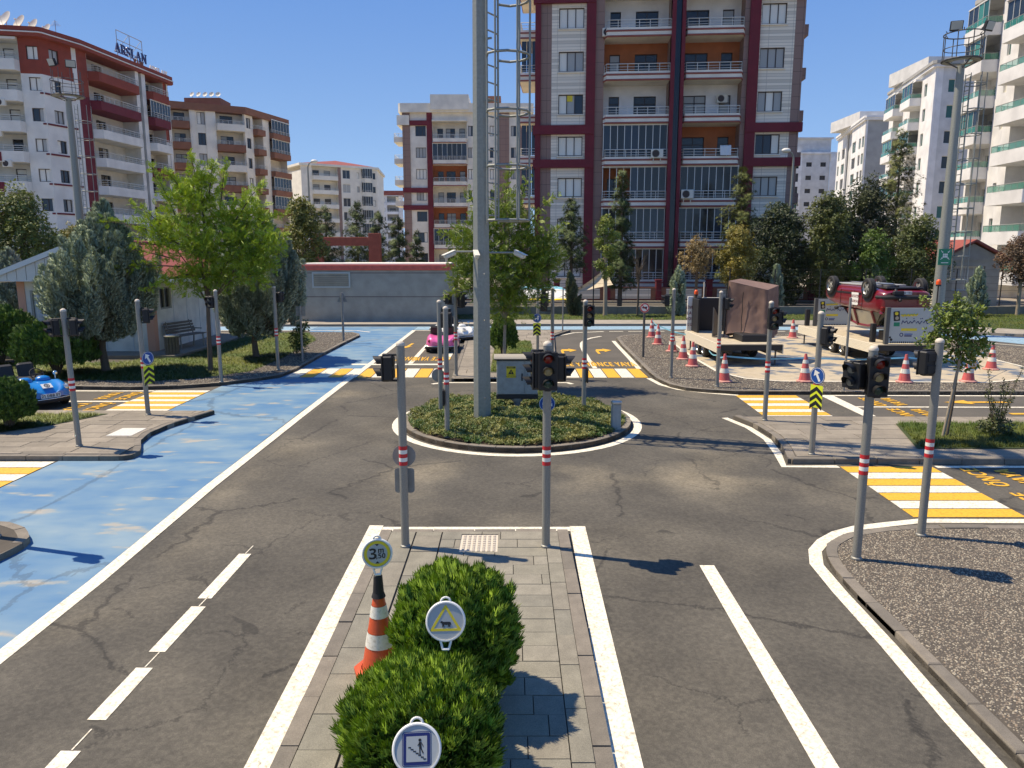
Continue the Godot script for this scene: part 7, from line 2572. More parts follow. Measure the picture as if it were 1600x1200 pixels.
func overturned_car():
	var t = thing("overturned_car", "dark red hatchback lying upside down on the right trailer, wheels in the air", "car", Vector3(11.95, 1.12, -25.05), 0.06)
	# built the right way up, then turned over about its long axis; the tail points along +z
	var F = Transform3D(Basis(Vector3.BACK, PI), Vector3(0, 1.52, 0))
	var secs = [[-1.95, 0.62, 0.30, 0.62], [-1.88, 0.74, 0.26, 0.72], [-1.6, 0.82, 0.22, 0.82], [-1.1, 0.85, 0.2, 0.92], [-0.6, 0.86, 0.2, 0.98], [0.0, 0.86, 0.2, 1.0], [0.6, 0.86, 0.2, 1.02], [1.2, 0.85, 0.22, 1.04], [1.6, 0.83, 0.26, 1.03], [1.82, 0.78, 0.3, 0.98], [1.9, 0.7, 0.34, 0.88]]
	var g = []
	for s in secs:
		var row = []
		for k in 24:
			var a = TAU * k / 24.0
			var x = signf(cos(a)) * pow(absf(cos(a)), 0.35) * s[1]
			var y = (s[2] + s[3]) / 2 + signf(sin(a)) * pow(absf(sin(a)), 0.45) * (s[3] - s[2]) / 2
			row.append(Vector3(x, y, s[0]))
		g.append(row)
	var b = MB.new()
	b.xf = F
	b.grid(g, true, Vector3(0, 0.6, 0))
	for e in [[0, -1.96], [10, 1.91]]:
		for k in 24:
			var n = Vector3(0, 0, signf(e[1]))
			b.tri(Vector3(0, 0.62, e[1]), g[e[0]][k], g[e[0]][(k + 1) % 24], n, n, n)
	put(t, "body", b, M.car_red)
	# greenhouse: glass volume, roof and pillars
	var gh = [[-0.75, 0.72, 0.96, 0.97], [-0.1, 0.66, 0.98, 1.42], [0.3, 0.64, 0.99, 1.5], [0.9, 0.63, 1.0, 1.5], [1.35, 0.62, 1.0, 1.42], [1.78, 0.68, 0.99, 1.02]]
	var lo = [[-0.95, 0.76], [-0.1, 0.78], [0.3, 0.78], [0.9, 0.78], [1.35, 0.77], [1.78, 0.72]]
	g = []
	for i in 6:
		var y1 = gh[i][3]
		g.append([Vector3(-lo[i][1], 0.97, lo[i][0]), Vector3(-gh[i][1] * 0.95, y1 - 0.04, gh[i][0] * 0.97), Vector3(-gh[i][1] * 0.7, y1, gh[i][0] * 0.97), Vector3(gh[i][1] * 0.7, y1, gh[i][0] * 0.97), Vector3(gh[i][1] * 0.95, y1 - 0.04, gh[i][0] * 0.97), Vector3(lo[i][1], 0.97, lo[i][0])])
	b = MB.new()
	b.xf = F
	for i in 5:
		for k in [0, 4]: b.quad_auto(g[i][k], g[i][k + 1], g[i + 1][k + 1], g[i + 1][k], Vector3(-1 if k == 0 else 1, 0.2, 0))
	put(t, "side_window", b, M.car_glass_cream)
	b = MB.new()
	b.xf = F
	for k in 5:
		b.quad_auto(g[4][k], g[4][k + 1], g[5][k + 1], g[5][k], Vector3(0, 0.5, 1))
		b.quad_auto(g[0][k], g[0][k + 1], g[1][k + 1], g[1][k], Vector3(0, 0.5, -1))
	b.quad_auto(g[5][0], g[5][1], g[5][4], g[5][5], Vector3(0, 0, 1))
	put(t, "rear_window", b, M.glass_dark)
	b = MB.new()
	b.xf = F
	for i in range(1, 4):
		for k in range(1, 4): b.quad_auto(g[i][k] + Vector3(0, 0.012, 0), g[i][k + 1] + Vector3(0, 0.012, 0), g[i + 1][k + 1] + Vector3(0, 0.012, 0), g[i + 1][k] + Vector3(0, 0.012, 0), Vector3.UP)
	put(t, "roof", b, M.car_red)
	for sx in [-1.0, 1.0]:
		for i in [1, 2, 3, 4, 5]:
			if i == 3: continue
			b = MB.new()
			b.xf = F
			var k = 0 if sx < 0 else 5
			var k2 = 1 if sx < 0 else 4
			b.tube([g[i][k] + Vector3(sx * 0.01, 0, 0), g[i][k2] + Vector3(sx * 0.012, 0.02, 0)], [0.055, 0.04], 6)
			put(t, "pillar", b, M.car_red)
		b = MB.new()
		b.xf = F
		for i in range(1, 4): b.tube([g[i][1 if sx < 0 else 4], g[i + 1][1 if sx < 0 else 4]], [0.045, 0.045], 6)
		put(t, "roof_rail", b, M.car_red)
		for z in [-1.22, 1.15]:
			b = MB.new()
			b.xf = F * Transform3D(Basis(Vector3.BACK, PI / 2), Vector3(sx * 0.80, 0.31, z))
			b.lathe([Vector2(0.0005, -sx * 0.068), Vector2(0.36, -sx * 0.068)], 24)
			put(t, "wheel_arch", b, M.trailer_black)
			wheel(t, Vector3(sx * 0.83, 0.25, z), 0.31, 0.2, 5, F)
		b = MB.new()
		b.xf = F
		b.ball(Vector3(sx * 0.95, 0.98, -0.6), Vector3(0.07, 0.06, 0.1), 10, 6)
		put(t, "door_mirror", b, M.rubber)
		b = MB.new()
		b.xf = F
		for z in [-0.55, 0.35, 0.85]: b.span(Vector3(sx * 0.862 - 0.004, 0.35, z), Vector3(sx * 0.862 + 0.004, 0.95, z + 0.012))
		b.span(Vector3(sx * 0.863 - 0.006, 0.42, -0.85), Vector3(sx * 0.863 + 0.006, 0.47, 0.75))
		put(t, "door_seam", b, M.trailer_black)
		b = MB.new()
		b.xf = F
		b.span(Vector3(sx * 0.868 - 0.012, 0.78, 0.12), Vector3(sx * 0.868 + 0.012, 0.81, 0.28), 0.006)
		b.span(Vector3(sx * 0.868 - 0.012, 0.8, 0.6), Vector3(sx * 0.868 + 0.012, 0.83, 0.76), 0.006)
		put(t, "door_handle", b, M.car_red)
		b = MB.new()
		b.xf = F
		b.box(Vector3(sx * 0.66, 0.86, 1.86), Vector3(0.26, 0.16, 0.1), 0.03)
		put(t, "tail_light", b, M.lens_red)
	# underside
	b = MB.new()
	b.xf = F
	b.span(Vector3(-0.62, 0.165, -1.5), Vector3(0.62, 0.21, 0.75), 0.01)
	put(t, "floor_pan", b, M.rail_grey)
	b = MB.new()
	b.xf = F
	b.span(Vector3(-0.35, 0.13, -1.0), Vector3(0.3, 0.17, 0.5), 0.015)
	put(t, "undertray", b, M.alloy)
	b = MB.new()
	b.xf = F
	b.span(Vector3(-0.6, 0.2, 0.8), Vector3(0.6, 0.26, 1.75), 0.02)
	b.rod(Vector3(-0.65, 0.27, 1.15), Vector3(0.65, 0.27, 1.15), 0.05, 8)
	b.rod(Vector3(-0.65, 0.27, -1.22), Vector3(0.65, 0.27, -1.22), 0.05, 8)
	b.rod(Vector3(0.1, 0.15, -1.4), Vector3(0.2, 0.17, 1.7), 0.035, 8)
	b.ball(Vector3(0.35, 0.2, 1.5), Vector3(0.25, 0.1, 0.2), 10, 6)
	put(t, "running_gear", b, M.trailer_black)
	# tail: bumper bars, plate, emblem
	b = MB.new()
	b.xf = F
	b.tube([Vector3(-0.82, 0.5, 1.6), Vector3(-0.7, 0.5, 1.9), Vector3(-0.4, 0.5, 1.97), Vector3(0.4, 0.5, 1.97), Vector3(0.7, 0.5, 1.9), Vector3(0.82, 0.5, 1.6)], [0.05, 0.065, 0.065, 0.065, 0.065, 0.05], 8)
	put(t, "bumper", b, M.rubber)
	var PX = Transform3D(Basis(), Vector3(-0.1, 1.52 - 0.36, 1.94))
	plate(t, "number_plate", rrect(0.42, 0.1, 0.01), -0.03, 0.0, M.panel_white, PX)
	lettering(t, "21 TD 155", Vector3(0, 0, 0.002), 0.065, M.print_black, PX)
	b = MB.new()
	b.xf = F
	b.span(Vector3(0.15, 0.3, 1.9), Vector3(0.5, 0.44, 2.0), 0.03)
	b.rod(Vector3(0.3, 0.25, 1.7), Vector3(0.3, 0.6, 2.05), 0.05, 8)
	put(t, "tow_bracket", b, M.trailer_black)
	# a notice stuck on the side facing left, readable as the car hangs
	var NX = Transform3D(Basis(Vector3(0, 0, 1), Vector3.UP, Vector3(-1, 0, 0)), Vector3(-0.872, 1.52 - 0.62, 0.42))
	plate(t, "notice", V2([[-0.22, -0.2], [0.22, -0.2], [0.22, 0.2], [-0.22, 0.2]]), 0.0, 0.004, M.panel_white, NX)
	lettering(t, "HAYATIN", Vector3(0, 0.08, 0.006), 0.09, M.wall_maroon, NX)
	lettering(t, "SİGORTASI", Vector3(0, -0.08, 0.006), 0.08, M.wall_maroon, NX)

# ------------------------------------------------------------------ cones, front objects
func cone_parts(t: Node3D, body: Material, base: Material, sleeve := false):
	var b = MB.new()
	var H = 0.74
	var oct = PackedVector2Array()
	for k in 8: oct.append(Vector2.from_angle(TAU * (k + 0.5) / 8) * 0.225)
	b.prism(oct, 0.0, 0.03, true)
	b.lathe([Vector2(0.2, 0.03), Vector2(0.175, 0.05), Vector2(0.16, 0.05)], 24)
	put(t, "base", b, base)
	var r = func(y): return lerpf(0.152, 0.032, (y - 0.05) / (H - 0.05))
	var cuts = [[0.05, 0.245, body], [0.245, 0.365, M.cone_white], [0.365, 0.495, body], [0.495, 0.59, M.cone_white], [0.59, H, body]]
	for c in cuts:
		b = MB.new()
		var e = 0.003 if c[2] == M.cone_white else 0.0
		var pr = [Vector2(r.call(c[0]) + e, c[0]), Vector2(r.call(c[1]) + e, c[1])]
		if c[1] == H: pr += [Vector2(0.028, H + 0.006), Vector2(0.018, H + 0.006), Vector2(0.018, H - 0.05)]
		b.lathe(pr, 24)
		put(t, "cone_section" if c[2] == body else "reflective_band", b, c[2])
	if sleeve:
		b = MB.new()
		b.lathe([Vector2(0.058, 0.66), Vector2(0.045, 0.70), Vector2(0.036, 0.84), Vector2(0.03, 0.845), Vector2(0.0005, 0.845)], 18)
		put(t, "sleeve", b, M.rubber)

func sign_disc(t: Node3D, X: Transform3D, r: float) -> void:
	var b = MB.new()
	b.xf = X * Transform3D(Basis(Vector3.RIGHT, PI / 2), Vector3.ZERO)
	b.lathe([Vector2(0.0005, -0.012), Vector2(r, -0.012), Vector2(r + 0.006, -0.006), Vector2(r + 0.006, 0.006), Vector2(r, 0.012), Vector2(r - 0.008, 0.012), Vector2(r - 0.008, 0.004)], 40)
	b.xf = X
	var pv = null
	for k in 11:
		var a = PI * k / 10
		var p = Vector3(cos(a) * r * 0.24, r + 0.0 + sin(a) * r * 0.22, 0)
		if pv != null: b.rod(pv, p, 0.008, 6)
		pv = p
	b.tube([Vector3(-0.035, -r - 0.0, 0), Vector3(-0.02, -r - 0.055, 0)], [0.008, 0.008], 6)
	b.tube([Vector3(0.035, -r - 0.0, 0), Vector3(0.02, -r - 0.055, 0)], [0.008, 0.008], 6)
	b.tube([Vector3(-0.022, -r - 0.055, 0), Vector3(0.022, -r - 0.055, 0)], [0.01, 0.01], 6)
	put(t, "sign_disc", b, M.panel_white)

func cones():
	var spots = [[5.66, -30.49, "farthest pink and white cone at the back left of the plaza"], [5.46, -28.12, "second farthest pink cone at the plaza's left edge, tape tied to it"], [5.57, -26.08, "pink cone half hidden behind the plaza's left traffic light"], [5.52, -24.16, "pink cone between two others along the left trailer's side"], [5.47, -22.63, "pink cone beside the left trailer's near corner"], [5.66, -19.87, "pink cone directly behind the traffic light by the tarpaulin rig"], [7.81, -19.87, "pink cone in the middle of the plaza's front edge, between the two trailers"], [10.42, -19.77, "pink cone on the plaza's front edge before the right trailer"], [14.11, -22.0, "pink cone at the plaza's right edge beside the track"], [11.3, -30.3, "pink cone behind the end of the right trailer's ribbed side"]]
	var first: Node3D = null
	for s in spots:
		if first == null:
			first = thing("traffic_cone", s[2], "traffic cone", Vector3(s[0], 0.098, s[1]), 0.2, "pink cones round the plaza")
			cone_parts(first, M.cone_pink, M.cone_base_pink)
		else:
			var c = copy(first, Vector3(s[0], 0.098, s[1]), rng.randf() * 6.0, s[2])
			c.rotation.x = rng.randf_range(-0.02, 0.02)
	var c = copy(first, Vector3(12.17, 0.098, -19.87), 0.4, "pink cone carrying a round orange number sign on the plaza")
	var t = thing("number_sign", "round orange rimmed sign reading 200 leaning on a pink cone", "road sign", Vector3(12.17, 0.57, -19.71))
	var X = Transform3D(Basis(Vector3.RIGHT, -0.12), Vector3.ZERO)
	plate(t, "sign_plate", circle(0.15, 30), -0.006, 0.0, M.panel_white, X)
	plate(t, "sign_face", circle(0.11, 30), 0.0, 0.002, M.sign_orange, X)
	lettering(t, "200", Vector3(0, 0, 0.004), 0.11, M.cone_white, X)
	b_tape()
	# the orange cone in front, with its height limit sign
	t = thing("traffic_cone", "tall orange cone with black sleeve on the front median beside the bush", "traffic cone", Vector3(-1.09, 0.07, -5.78), 0.35)
	cone_parts(t, M.cone_orange, M.cone_orange, true)
	t = thing("height_limit_sign", "round yellow rimmed 3.50 m height limit sign on top of the orange cone", "road sign", Vector3(-1.09, 1.10, -5.78), 0.18)
	X = Transform3D(Basis(Vector3.RIGHT, -0.12), Vector3.ZERO)
	sign_disc(t, X, 0.118)
	plate(t, "sign_face", circle(0.109, 36), 0.004, 0.006, M.sign_pale, X)
	plate(t, "yellow_rim", arc_poly(Vector2.ZERO, 0.082, 0.104, 0, TAU - 0.001, 36), 0.006, 0.008, M.sign_yellow, X)
	lettering(t, "3", Vector3(-0.034, -0.002, 0.0075), 0.088, M.print_black, X)
	lettering(t, "m", Vector3(0.03, 0.026, 0.0075), 0.042, M.print_black, X)
	lettering(t, ",50", Vector3(0.028, -0.02, 0.0075), 0.04, M.print_black, X)
	plate(t, "arrow_mark", V2([[-0.016, 0.079], [0.016, 0.079], [0.0, 0.062]]), 0.006, 0.0082, M.print_black, X)
	plate(t, "arrow_mark", V2([[-0.016, -0.079], [0.016, -0.079], [0.0, -0.062]]), 0.006, 0.0082, M.print_black, X)

func b_tape():
	var t = thing("barrier_tape", "pale blue barrier tape strung low between the plaza's cones and posts", "tape")
	var lines = [[[5.66, 0.8, -30.49], [5.46, 0.8, -28.12], [6.28, 0.62, -26.5]], [[6.2, 0.45, -23.6], [6.0, 0.52, -22.0], [5.66, 0.78, -19.87], [7.81, 0.74, -19.87], [10.42, 0.76, -19.77], [12.17, 0.74, -19.87], [14.11, 0.8, -22.0]]]
	for l in lines:
		for i in l.size() - 1:
			var p = Vector3(l[i][0], l[i][1], l[i][2])
			var q = Vector3(l[i + 1][0], l[i + 1][1], l[i + 1][2])
			var b = MB.new()
			var g = []
			for k in 13:
				var s = k / 12.0
				var c = p.lerp(q, s) - Vector3.UP * sin(PI * s) * 0.05
				var a = 0.5 * sin(s * 9.0 + i)
				var w = Vector3(0, cos(a), sin(a) * 0.6) * 0.022
				g.append([c - w, c + w])
			b.grid(g, false, Vector3(0, 0.5, -40))
			put(t, "tape_span", b, M.tape_blue)

func front_objects():
	# cow sign in the rear bush, stairs sign in the front bush
	var t = thing("cattle_sign", "pale round sign with yellow triangle and black cow stuck in the rear bush", "road sign", Vector3(-0.445, 1.06, -4.72), 0.05)
	var X = Transform3D(Basis(Vector3.RIGHT, -0.3), Vector3.ZERO)
	sign_disc(t, X, 0.128)
	plate(t, "sign_face", circle(0.119, 36), 0.004, 0.006, M.sign_pale, X)
	var tri = [Vector2(0, 0.098), Vector2(-0.094, -0.055), Vector2(0.094, -0.055)]
	for k in 3:
		var p = tri[k]
		var q = tri[(k + 1) % 3]
		var n = (q - p).normalized()
		var s = n.orthogonal() * 0.008
		plate(t, "yellow_triangle", PackedVector2Array([p - n * 0.006 - s, q + n * 0.006 - s, q + n * 0.006 + s, p - n * 0.006 + s]), 0.006, 0.0075 + 0.0004 * k, M.sign_yellow, X)
	plate(t, "cow_symbol", rot(V2([[-0.98, 0.32], [-0.78, 0.52], [-0.62, 0.48], [-0.45, 0.36], [0.6, 0.36], [0.86, 0.3], [0.98, 0.1], [0.96, -0.28], [0.88, -0.28], [0.86, 0.05], [0.78, -0.1], [0.84, -0.6], [0.68, -0.6], [0.6, -0.18], [0.5, -0.6], [0.4, -0.6], [0.44, -0.14], [0.1, -0.2], [-0.3, -0.16], [-0.2, -0.62], [-0.34, -0.62], [-0.44, -0.22], [-0.5, -0.6], [-0.62, -0.6], [-0.6, -0.1], [-0.7, 0.12], [-0.9, 0.14]]), 0.0, Vector2(0.0, -0.016), 0.037), 0.006, 0.009, M.print_black, X)
	t = thing("stairs_sign", "pale round sign with blue square and black figure descending stairs, nearest bush", "road sign", Vector3(-0.545, 0.70, -3.9), 0.08)
	X = Transform3D(Basis(Vector3.RIGHT, -0.45), Vector3.ZERO)
	sign_disc(t, X, 0.135)
	plate(t, "sign_face", circle(0.126, 36), 0.004, 0.006, M.sign_pale, X)
	plate(t, "blue_square", rrect(0.166, 0.182, 0.014), 0.006, 0.0072, M.sign_navy, X)
	plate(t, "white_line", rrect(0.158, 0.174, 0.011), 0.0072, 0.0078, M.sign_pale, X)
	plate(t, "blue_square", rrect(0.153, 0.169, 0.009), 0.0078, 0.0084, M.sign_navy, X)
	plate(t, "white_field", rrect(0.118, 0.134, 0.002), 0.0084, 0.0092, M.sign_pale, X)
	var st = PackedVector2Array()
	var back = []
	for k in 7:
		var x = -0.048 + k * 0.0145
		var y = 0.012 - k * 0.0105
		st.append(Vector2(x, y))
		st.append(Vector2(x + 0.0145, y))
		back.push_front(Vector2(x - 0.001, y - 0.006))
		back.push_front(Vector2(x + 0.0125, y - 0.006))
	for p in back: st.append(p)
	plate(t, "stairs_symbol", st, 0.0092, 0.0104, M.print_black, X)
	plate(t, "figure_symbol", circle(0.0085, 14, Vector2(0.018, 0.046)), 0.0092, 0.0106, M.print_black, X)
	for q in [[[0.012, 0.036], [0.026, 0.036], [0.028, 0.002], [0.014, 0.002]], [[0.014, 0.034], [0.017, 0.028], [0.008, 0.016], [0.004, 0.018]], [[0.025, 0.035], [0.028, 0.034], [0.040, 0.012], [0.036, 0.010]], [[0.014, 0.003], [0.021, 0.003], [0.021, -0.034], [0.015, -0.034]], [[0.021, 0.003], [0.028, 0.002], [0.040, -0.022], [0.034, -0.026]]]:
		plate(t, "figure_symbol", V2(q), 0.0092, 0.0106, M.print_black, X)

func bench_and_bin():
	var t = thing("bench", "slatted wooden bench beside the cabin's right wall", "bench", Vector3(-11.35, 0.22, -26.3), PI / 2 - 0.25)
	for k in 5:
		var b = MB.new()
		b.box(Vector3(0, 0.45, -0.16 + k * 0.09), Vector3(1.5, 0.03, 0.075), 0.006)
		put(t, "seat_slat", b, M.weathered_wood)
	for k in 4:
		var b = MB.new()
		b.box(Vector3(0, 0.55 + k * 0.1, -0.24 - k * 0.035), Vector3(1.5, 0.08, 0.025), 0.006)
		put(t, "back_slat", b, M.weathered_wood)
	for x in [-0.6, 0.6]:
		var b = MB.new()
		b.rod(Vector3(x, 0, 0.2), Vector3(x, 0.44, 0.18), 0.025)
		b.rod(Vector3(x, 0, -0.22), Vector3(x, 0.44, -0.18), 0.025)
		b.rod(Vector3(x, 0.43, 0.22), Vector3(x, 0.43, -0.2), 0.022)
		b.rod(Vector3(x, 0.43, -0.2), Vector3(x, 0.92, -0.37), 0.022)
		b.rod(Vector3(x, 0.62, 0.15), Vector3(x, 0.62, -0.25), 0.02)
		put(t, "leg", b, M.galvanised)
	t = thing("litter_bin", "slatted wooden litter bin with ashtray top at the cabin corner", "litter bin", Vector3(-11.1, 0.12, -24.5))
	for k in 14:
		var a = TAU * k / 14
		var b = MB.new()
		b.xf = Transform3D(Basis(Vector3.UP, -a), Vector3(cos(a) * 0.21, 0.36, sin(a) * 0.21))
		b.box(Vector3.ZERO, Vector3(0.025, 0.62, 0.075), 0.006)
		put(t, "slat", b, M.weathered_wood)
	var b = MB.new()
	b.lathe([Vector2(0.0005, 0.06), Vector2(0.19, 0.06), Vector2(0.19, 0.66), Vector2(0.17, 0.66), Vector2(0.17, 0.2)], 16)
	put(t, "liner", b, M.dark_steel)
	b = MB.new()
	b.lathe([Vector2(0.24, 0.67), Vector2(0.25, 0.7), Vector2(0.18, 0.72), Vector2(0.16, 0.7)], 18)
	put(t, "rim", b, M.alloy)

# ------------------------------------------------------------------ back edge of the site
func site_back():
	var b = MB.new()
	b.prism(V2([[-11.5, -37.7], [-11.5, -36.05], [10.0, -36.45], [15.5, -35.75], [19.3, -33.3], [22.2, -31.0], [25.0, -28.4], [26.8, -29.5], [24.0, -32.6], [20.5, -35.5], [16.0, -38.2], [-3.0, -38.7]]), 0.0, 0.1)
	struct("back_pavement", b, M.far_pavement)
	var lawn = V2([[-3.0, -38.7], [16.0, -38.2], [20.5, -35.5], [24.0, -32.6], [27.0, -29.4], [44.0, -32.0], [44.0, -41.7], [-3.0, -41.7]])
	sheet("back_lawn", [lawn], 0.103, M.lawn_base)
	grass("back_lawn_grass", [lawn], 0.1, 110.0, 26000)
	var w = thing("boundary_wall", "low grey boundary wall along the back of the lawn", "wall", Vector3(-3.2, 0, -41.8))
	for k in 16:
		b = MB.new()
		b.span(Vector3(k * 3.0, 0, -0.2), Vector3(k * 3.0 + 2.99, 0.55 + 0.004 * (k % 3), 0.0), 0.015)
		put(w, "wall_section", b, M.concrete_wall)
	var lw = thing("boundary_wall", "low grey boundary wall behind the cabin and the left trees", "wall", Vector3(-45.0, 0, -41.8))
	for k in 11:
		b = MB.new()
		b.span(Vector3(k * 3.0, 0, -0.2), Vector3(k * 3.0 + 2.99, 0.55 + 0.004 * (k % 3), 0.0), 0.015)
		put(lw, "wall_section", b, M.concrete_wall)
	b = MB.new()
	b.prism(rect(-80, -45.5, 90, -42.05), 0.0, 0.12)
	struct("street_pavement", b, M.far_pavement)
	b = MB.new()
	b.prism(rect(-80, -56.5, 90, -53.0), 0.0, 0.12)
	struct("house_pavement", b, M.far_slab0)
	# mesh fence of dark posts and wires
	var f = thing("wire_fence", "tall dark wire fence with thin posts behind the low wall", "fence", Vector3(-3.0, 0.5, -42.0))
	for k in 17:
		b = MB.new()
		b.rod(Vector3(k * 2.5, 0, 0), Vector3(k * 2.5, 2.1, 0), 0.035, 6)
		put(f, "post", b, M.trailer_black)
	b = MB.new()
	for k in 6: b.rod(Vector3(0, 0.15 + k * 0.38, 0), Vector3(40.0, 0.15 + k * 0.38, 0), 0.006, 3)
	var wires = put(f, "wire", b, M.trailer_black)
	wires.set_meta("kind", "stuff")
	# cloth canopy with a printed awning by the wall
	var t = thing("cloth_canopy", "beige cloth canopy peaked like a tent before the garden wall", "canopy", Vector3(5.4, 0.0, -47.5))
	var g = []
	for i in 9:
		var u = i / 8.0
		var row = []
		for k in 9:
			var v = k / 8.0
			var top = Vector3(0.55, 2.55, -0.4)
			var rim = Vector3(lerpf(-2.6, 0.75, v), lerpf(0.75, 1.55, v), 1.2 - 0.8 * sin(PI * v))
			var p = top.lerp(rim, u)
			p.y -= 0.18 * sin(PI * u) + 0.05 * sin(v * 22.0) * u * (1.0 - u) * 3.0
			row.append(p)
		g.append(row)
	b = MB.new()
	b.grid(g, false, Vector3(0, -5, -5))
	put(t, "cloth", b, M.beige_cloth)
	b = MB.new()
	b.rod(Vector3(0.55, 0, -0.4), Vector3(0.55, 2.5, -0.4), 0.03, 6)
	put(t, "pole", b, M.galvanised)
	t = thing("printed_awning", "blue, white and yellow printed sheet lying beside the beige canopy", "awning", Vector3(1.3, 0.55, -47.2), 0.0)
	for q in [[0.0, 0.1, "sign_yellow"], [0.1, 0.8, "panel_white"], [0.8, 1.0, "tape_blue"]]:
		g = []
		for i in 5:
			var row = []
			for k in 7:
				var v = lerpf(q[0], q[1], i / 4.0)
				row.append(Vector3(lerpf(-0.3, 2.4, k / 6.0) - v * 0.4, v * 0.75 + 0.05 * sin(k * 1.7), -v * 1.6))
			g.append(row)
		b = MB.new()
		b.grid(g, false, Vector3(1, -5, -5))
		put(t, "sheet_panel", b, M[q[2]])

# ------------------------------------------------------------------ plants
func leaf_mesh(kind: String) -> Mesh:
	if meshes.has(kind): return meshes[kind]
	var b = MB.new()
	var r = RandomNumberGenerator.new()
	r.seed = kind.length() * 7 + 3
	var leaf = func(p: Vector3, d: Vector3, side: Vector3, l: float, w: float):
		# a folded pointed leaf: four triangles
		var up = d.cross(side).normalized()
		var m = p + d * l * 0.45
		var t = p + d * l - up * l * 0.12
		var a = m + side * w + up * w * 0.35
		var c = m - side * w + up * w * 0.35
		var n1 = (up - side * 0.35).normalized()
		var n2 = (up + side * 0.35).normalized()
		b.tri(p, a, m, n1, n1, n1)
		b.tri(m, a, t, n1, n1, n1)
		b.tri(p, m, c, n2, n2, n2)
		b.tri(m, t, c, n2, n2, n2)
	match kind:
		"pinnate":
			var pv = Vector3.ZERO
			for k in 7:
				var s = (k + 1) / 7.0
				var p = Vector3(0, s * 0.9 - s * s * 0.25, s * s * 0.35)
				b.tri(pv - Vector3(0.008, 0, 0), pv + Vector3(0.008, 0, 0), p, Vector3.BACK, Vector3.BACK, Vector3.BACK)
				pv = p
				for sg in [-1.0, 1.0]:
					if k == 0: continue
					var d = Vector3(sg * 0.85, 0.45, r.randf_range(-0.2, 0.25)).normalized()
					leaf.call(p, d, Vector3(0, 1, 0).cross(d).normalized() * 0.3 + Vector3(0, 0.9, 0), 0.34 * (1.0 - 0.35 * absf(s - 0.55)), 0.055)
			leaf.call(pv, Vector3(0, 0.8, 0.5).normalized(), Vector3.RIGHT, 0.3, 0.06)
		"broad":
			for k in 7:
				var a = TAU * k / 7.0 + r.randf() * 0.6
				var d = Vector3(cos(a), r.randf_range(-0.35, 0.7), sin(a)).normalized()
				var s = d.cross(Vector3.UP).normalized()
				s = s.rotated(d, r.randf_range(-0.6, 0.6))
				leaf.call(d * r.randf_range(0.05, 0.25) + Vector3.UP * r.randf_range(0.0, 0.5), d, s, r.randf_range(0.45, 0.65), 0.17)
		"spray":
			for k in 11:
				var a = TAU * k * 0.382
				var o = Vector3(cos(a), 0, sin(a)) * (0.05 + 0.012 * k)
				var d = (Vector3.UP * 1.6 + Vector3(cos(a), 0, sin(a)) * r.randf_range(0.2, 0.75)).normalized()
				var s = d.cross(Vector3(cos(a + 1.0), 0.2, sin(a + 1.0))).normalized() * 0.055
				var l = r.randf_range(0.5, 1.0)
				var p = o + Vector3.UP * r.randf_range(0.0, 0.22)
				var n = (d * 0.3 + Vector3(cos(a), 0.5, sin(a))).normalized()
				var m = p + d * l * 0.6
				b.tri(p - s * 0.5, p + s * 0.5, m + s, n, n, n)
				b.tri(p - s * 0.5, m + s, m - s, n, n, n)
				b.tri(m - s, m + s, p + d * l, n, n, n)
		"thuja":
			# flat fans of scale leaves, held upright
			for k in 5:
				var a = TAU * k / 5.0 + r.randf() * 0.7
				var out = Vector3(cos(a), 0, sin(a))
				var side = out.cross(Vector3.UP)
				var base = out * 0.08
				for j in 6:
					var u = (j - 2.5) / 2.5
					var d = (Vector3.UP * 1.2 + out * r.randf_range(0.1, 0.45) + side * u * 0.55).normalized()
					var w = d.cross(out).normalized() * 0.05
					var p = base + Vector3.UP * (0.15 + 0.12 * (1.0 - absf(u)))
					var l = r.randf_range(0.45, 0.75) * (1.0 - 0.3 * absf(u))
					var n = (out + Vector3.UP * 0.5).normalized()
					b.tri(p - w * 0.6, p + w * 0.6, p + d * l * 0.7 + w, n, n, n)
					b.tri(p - w * 0.6, p + d * l * 0.7 + w, p + d * l, n, n, n)
		"pine":
			for k in 18:
				var a = TAU * k * 0.382
				var d = Vector3(cos(a), r.randf_range(-0.1, 1.0), sin(a)).normalized()
				var s = d.cross(Vector3.UP).normalized() * 0.035
				var n = (d * 0.5 + Vector3.UP).normalized()
				b.tri(-s, s, d * r.randf_range(0.6, 1.0), n, n, n)
		"cover":
			for k in 9:
				var a = TAU * k * 0.382
				var d = Vector3(cos(a), r.randf_range(0.0, 0.8), sin(a)).normalized()
				leaf.call(d * 0.15 + Vector3.UP * r.randf_range(0, 0.5), d, d.cross(Vector3.UP).normalized(), 0.42, 0.15)
	meshes[kind] = b.mesh()
	return meshes[kind]

func basis_up(y: Vector3, spin: float, s: float) -> Basis:
	y = y.normalized()
	var x = y.cross(Vector3(0.31, 0.2, 0.93)).normalized()
	return Basis(x, y, x.cross(y)).rotated(y, spin).scaled(Vector3.ONE * s)

# leaves: a list of [position, up direction, size, tint 0..1]
func foliage(t: Node3D, nm: String, kind: String, leaves: Array, c1: Color, c2: Color, m: Material = null) -> MultiMeshInstance3D:
	var mm = multi(leaf_mesh(kind), leaves.size())
	for i in leaves.size():
		var l = leaves[i]
		mm.set_instance_transform(i, Transform3D(basis_up(l[1], rng.randf() * TAU, l[2]), l[0]))
		mm.set_instance_color(i, c1.lerp(c2, clampf(l[3], 0, 1)) * rng.randf_range(0.82, 1.12) * Color(1.15, 1.1, 0.85))
	return scatter(t, nm, mm, m if m else (M.leaf if kind in ["pinnate", "broad", "cover"] else M.needle))

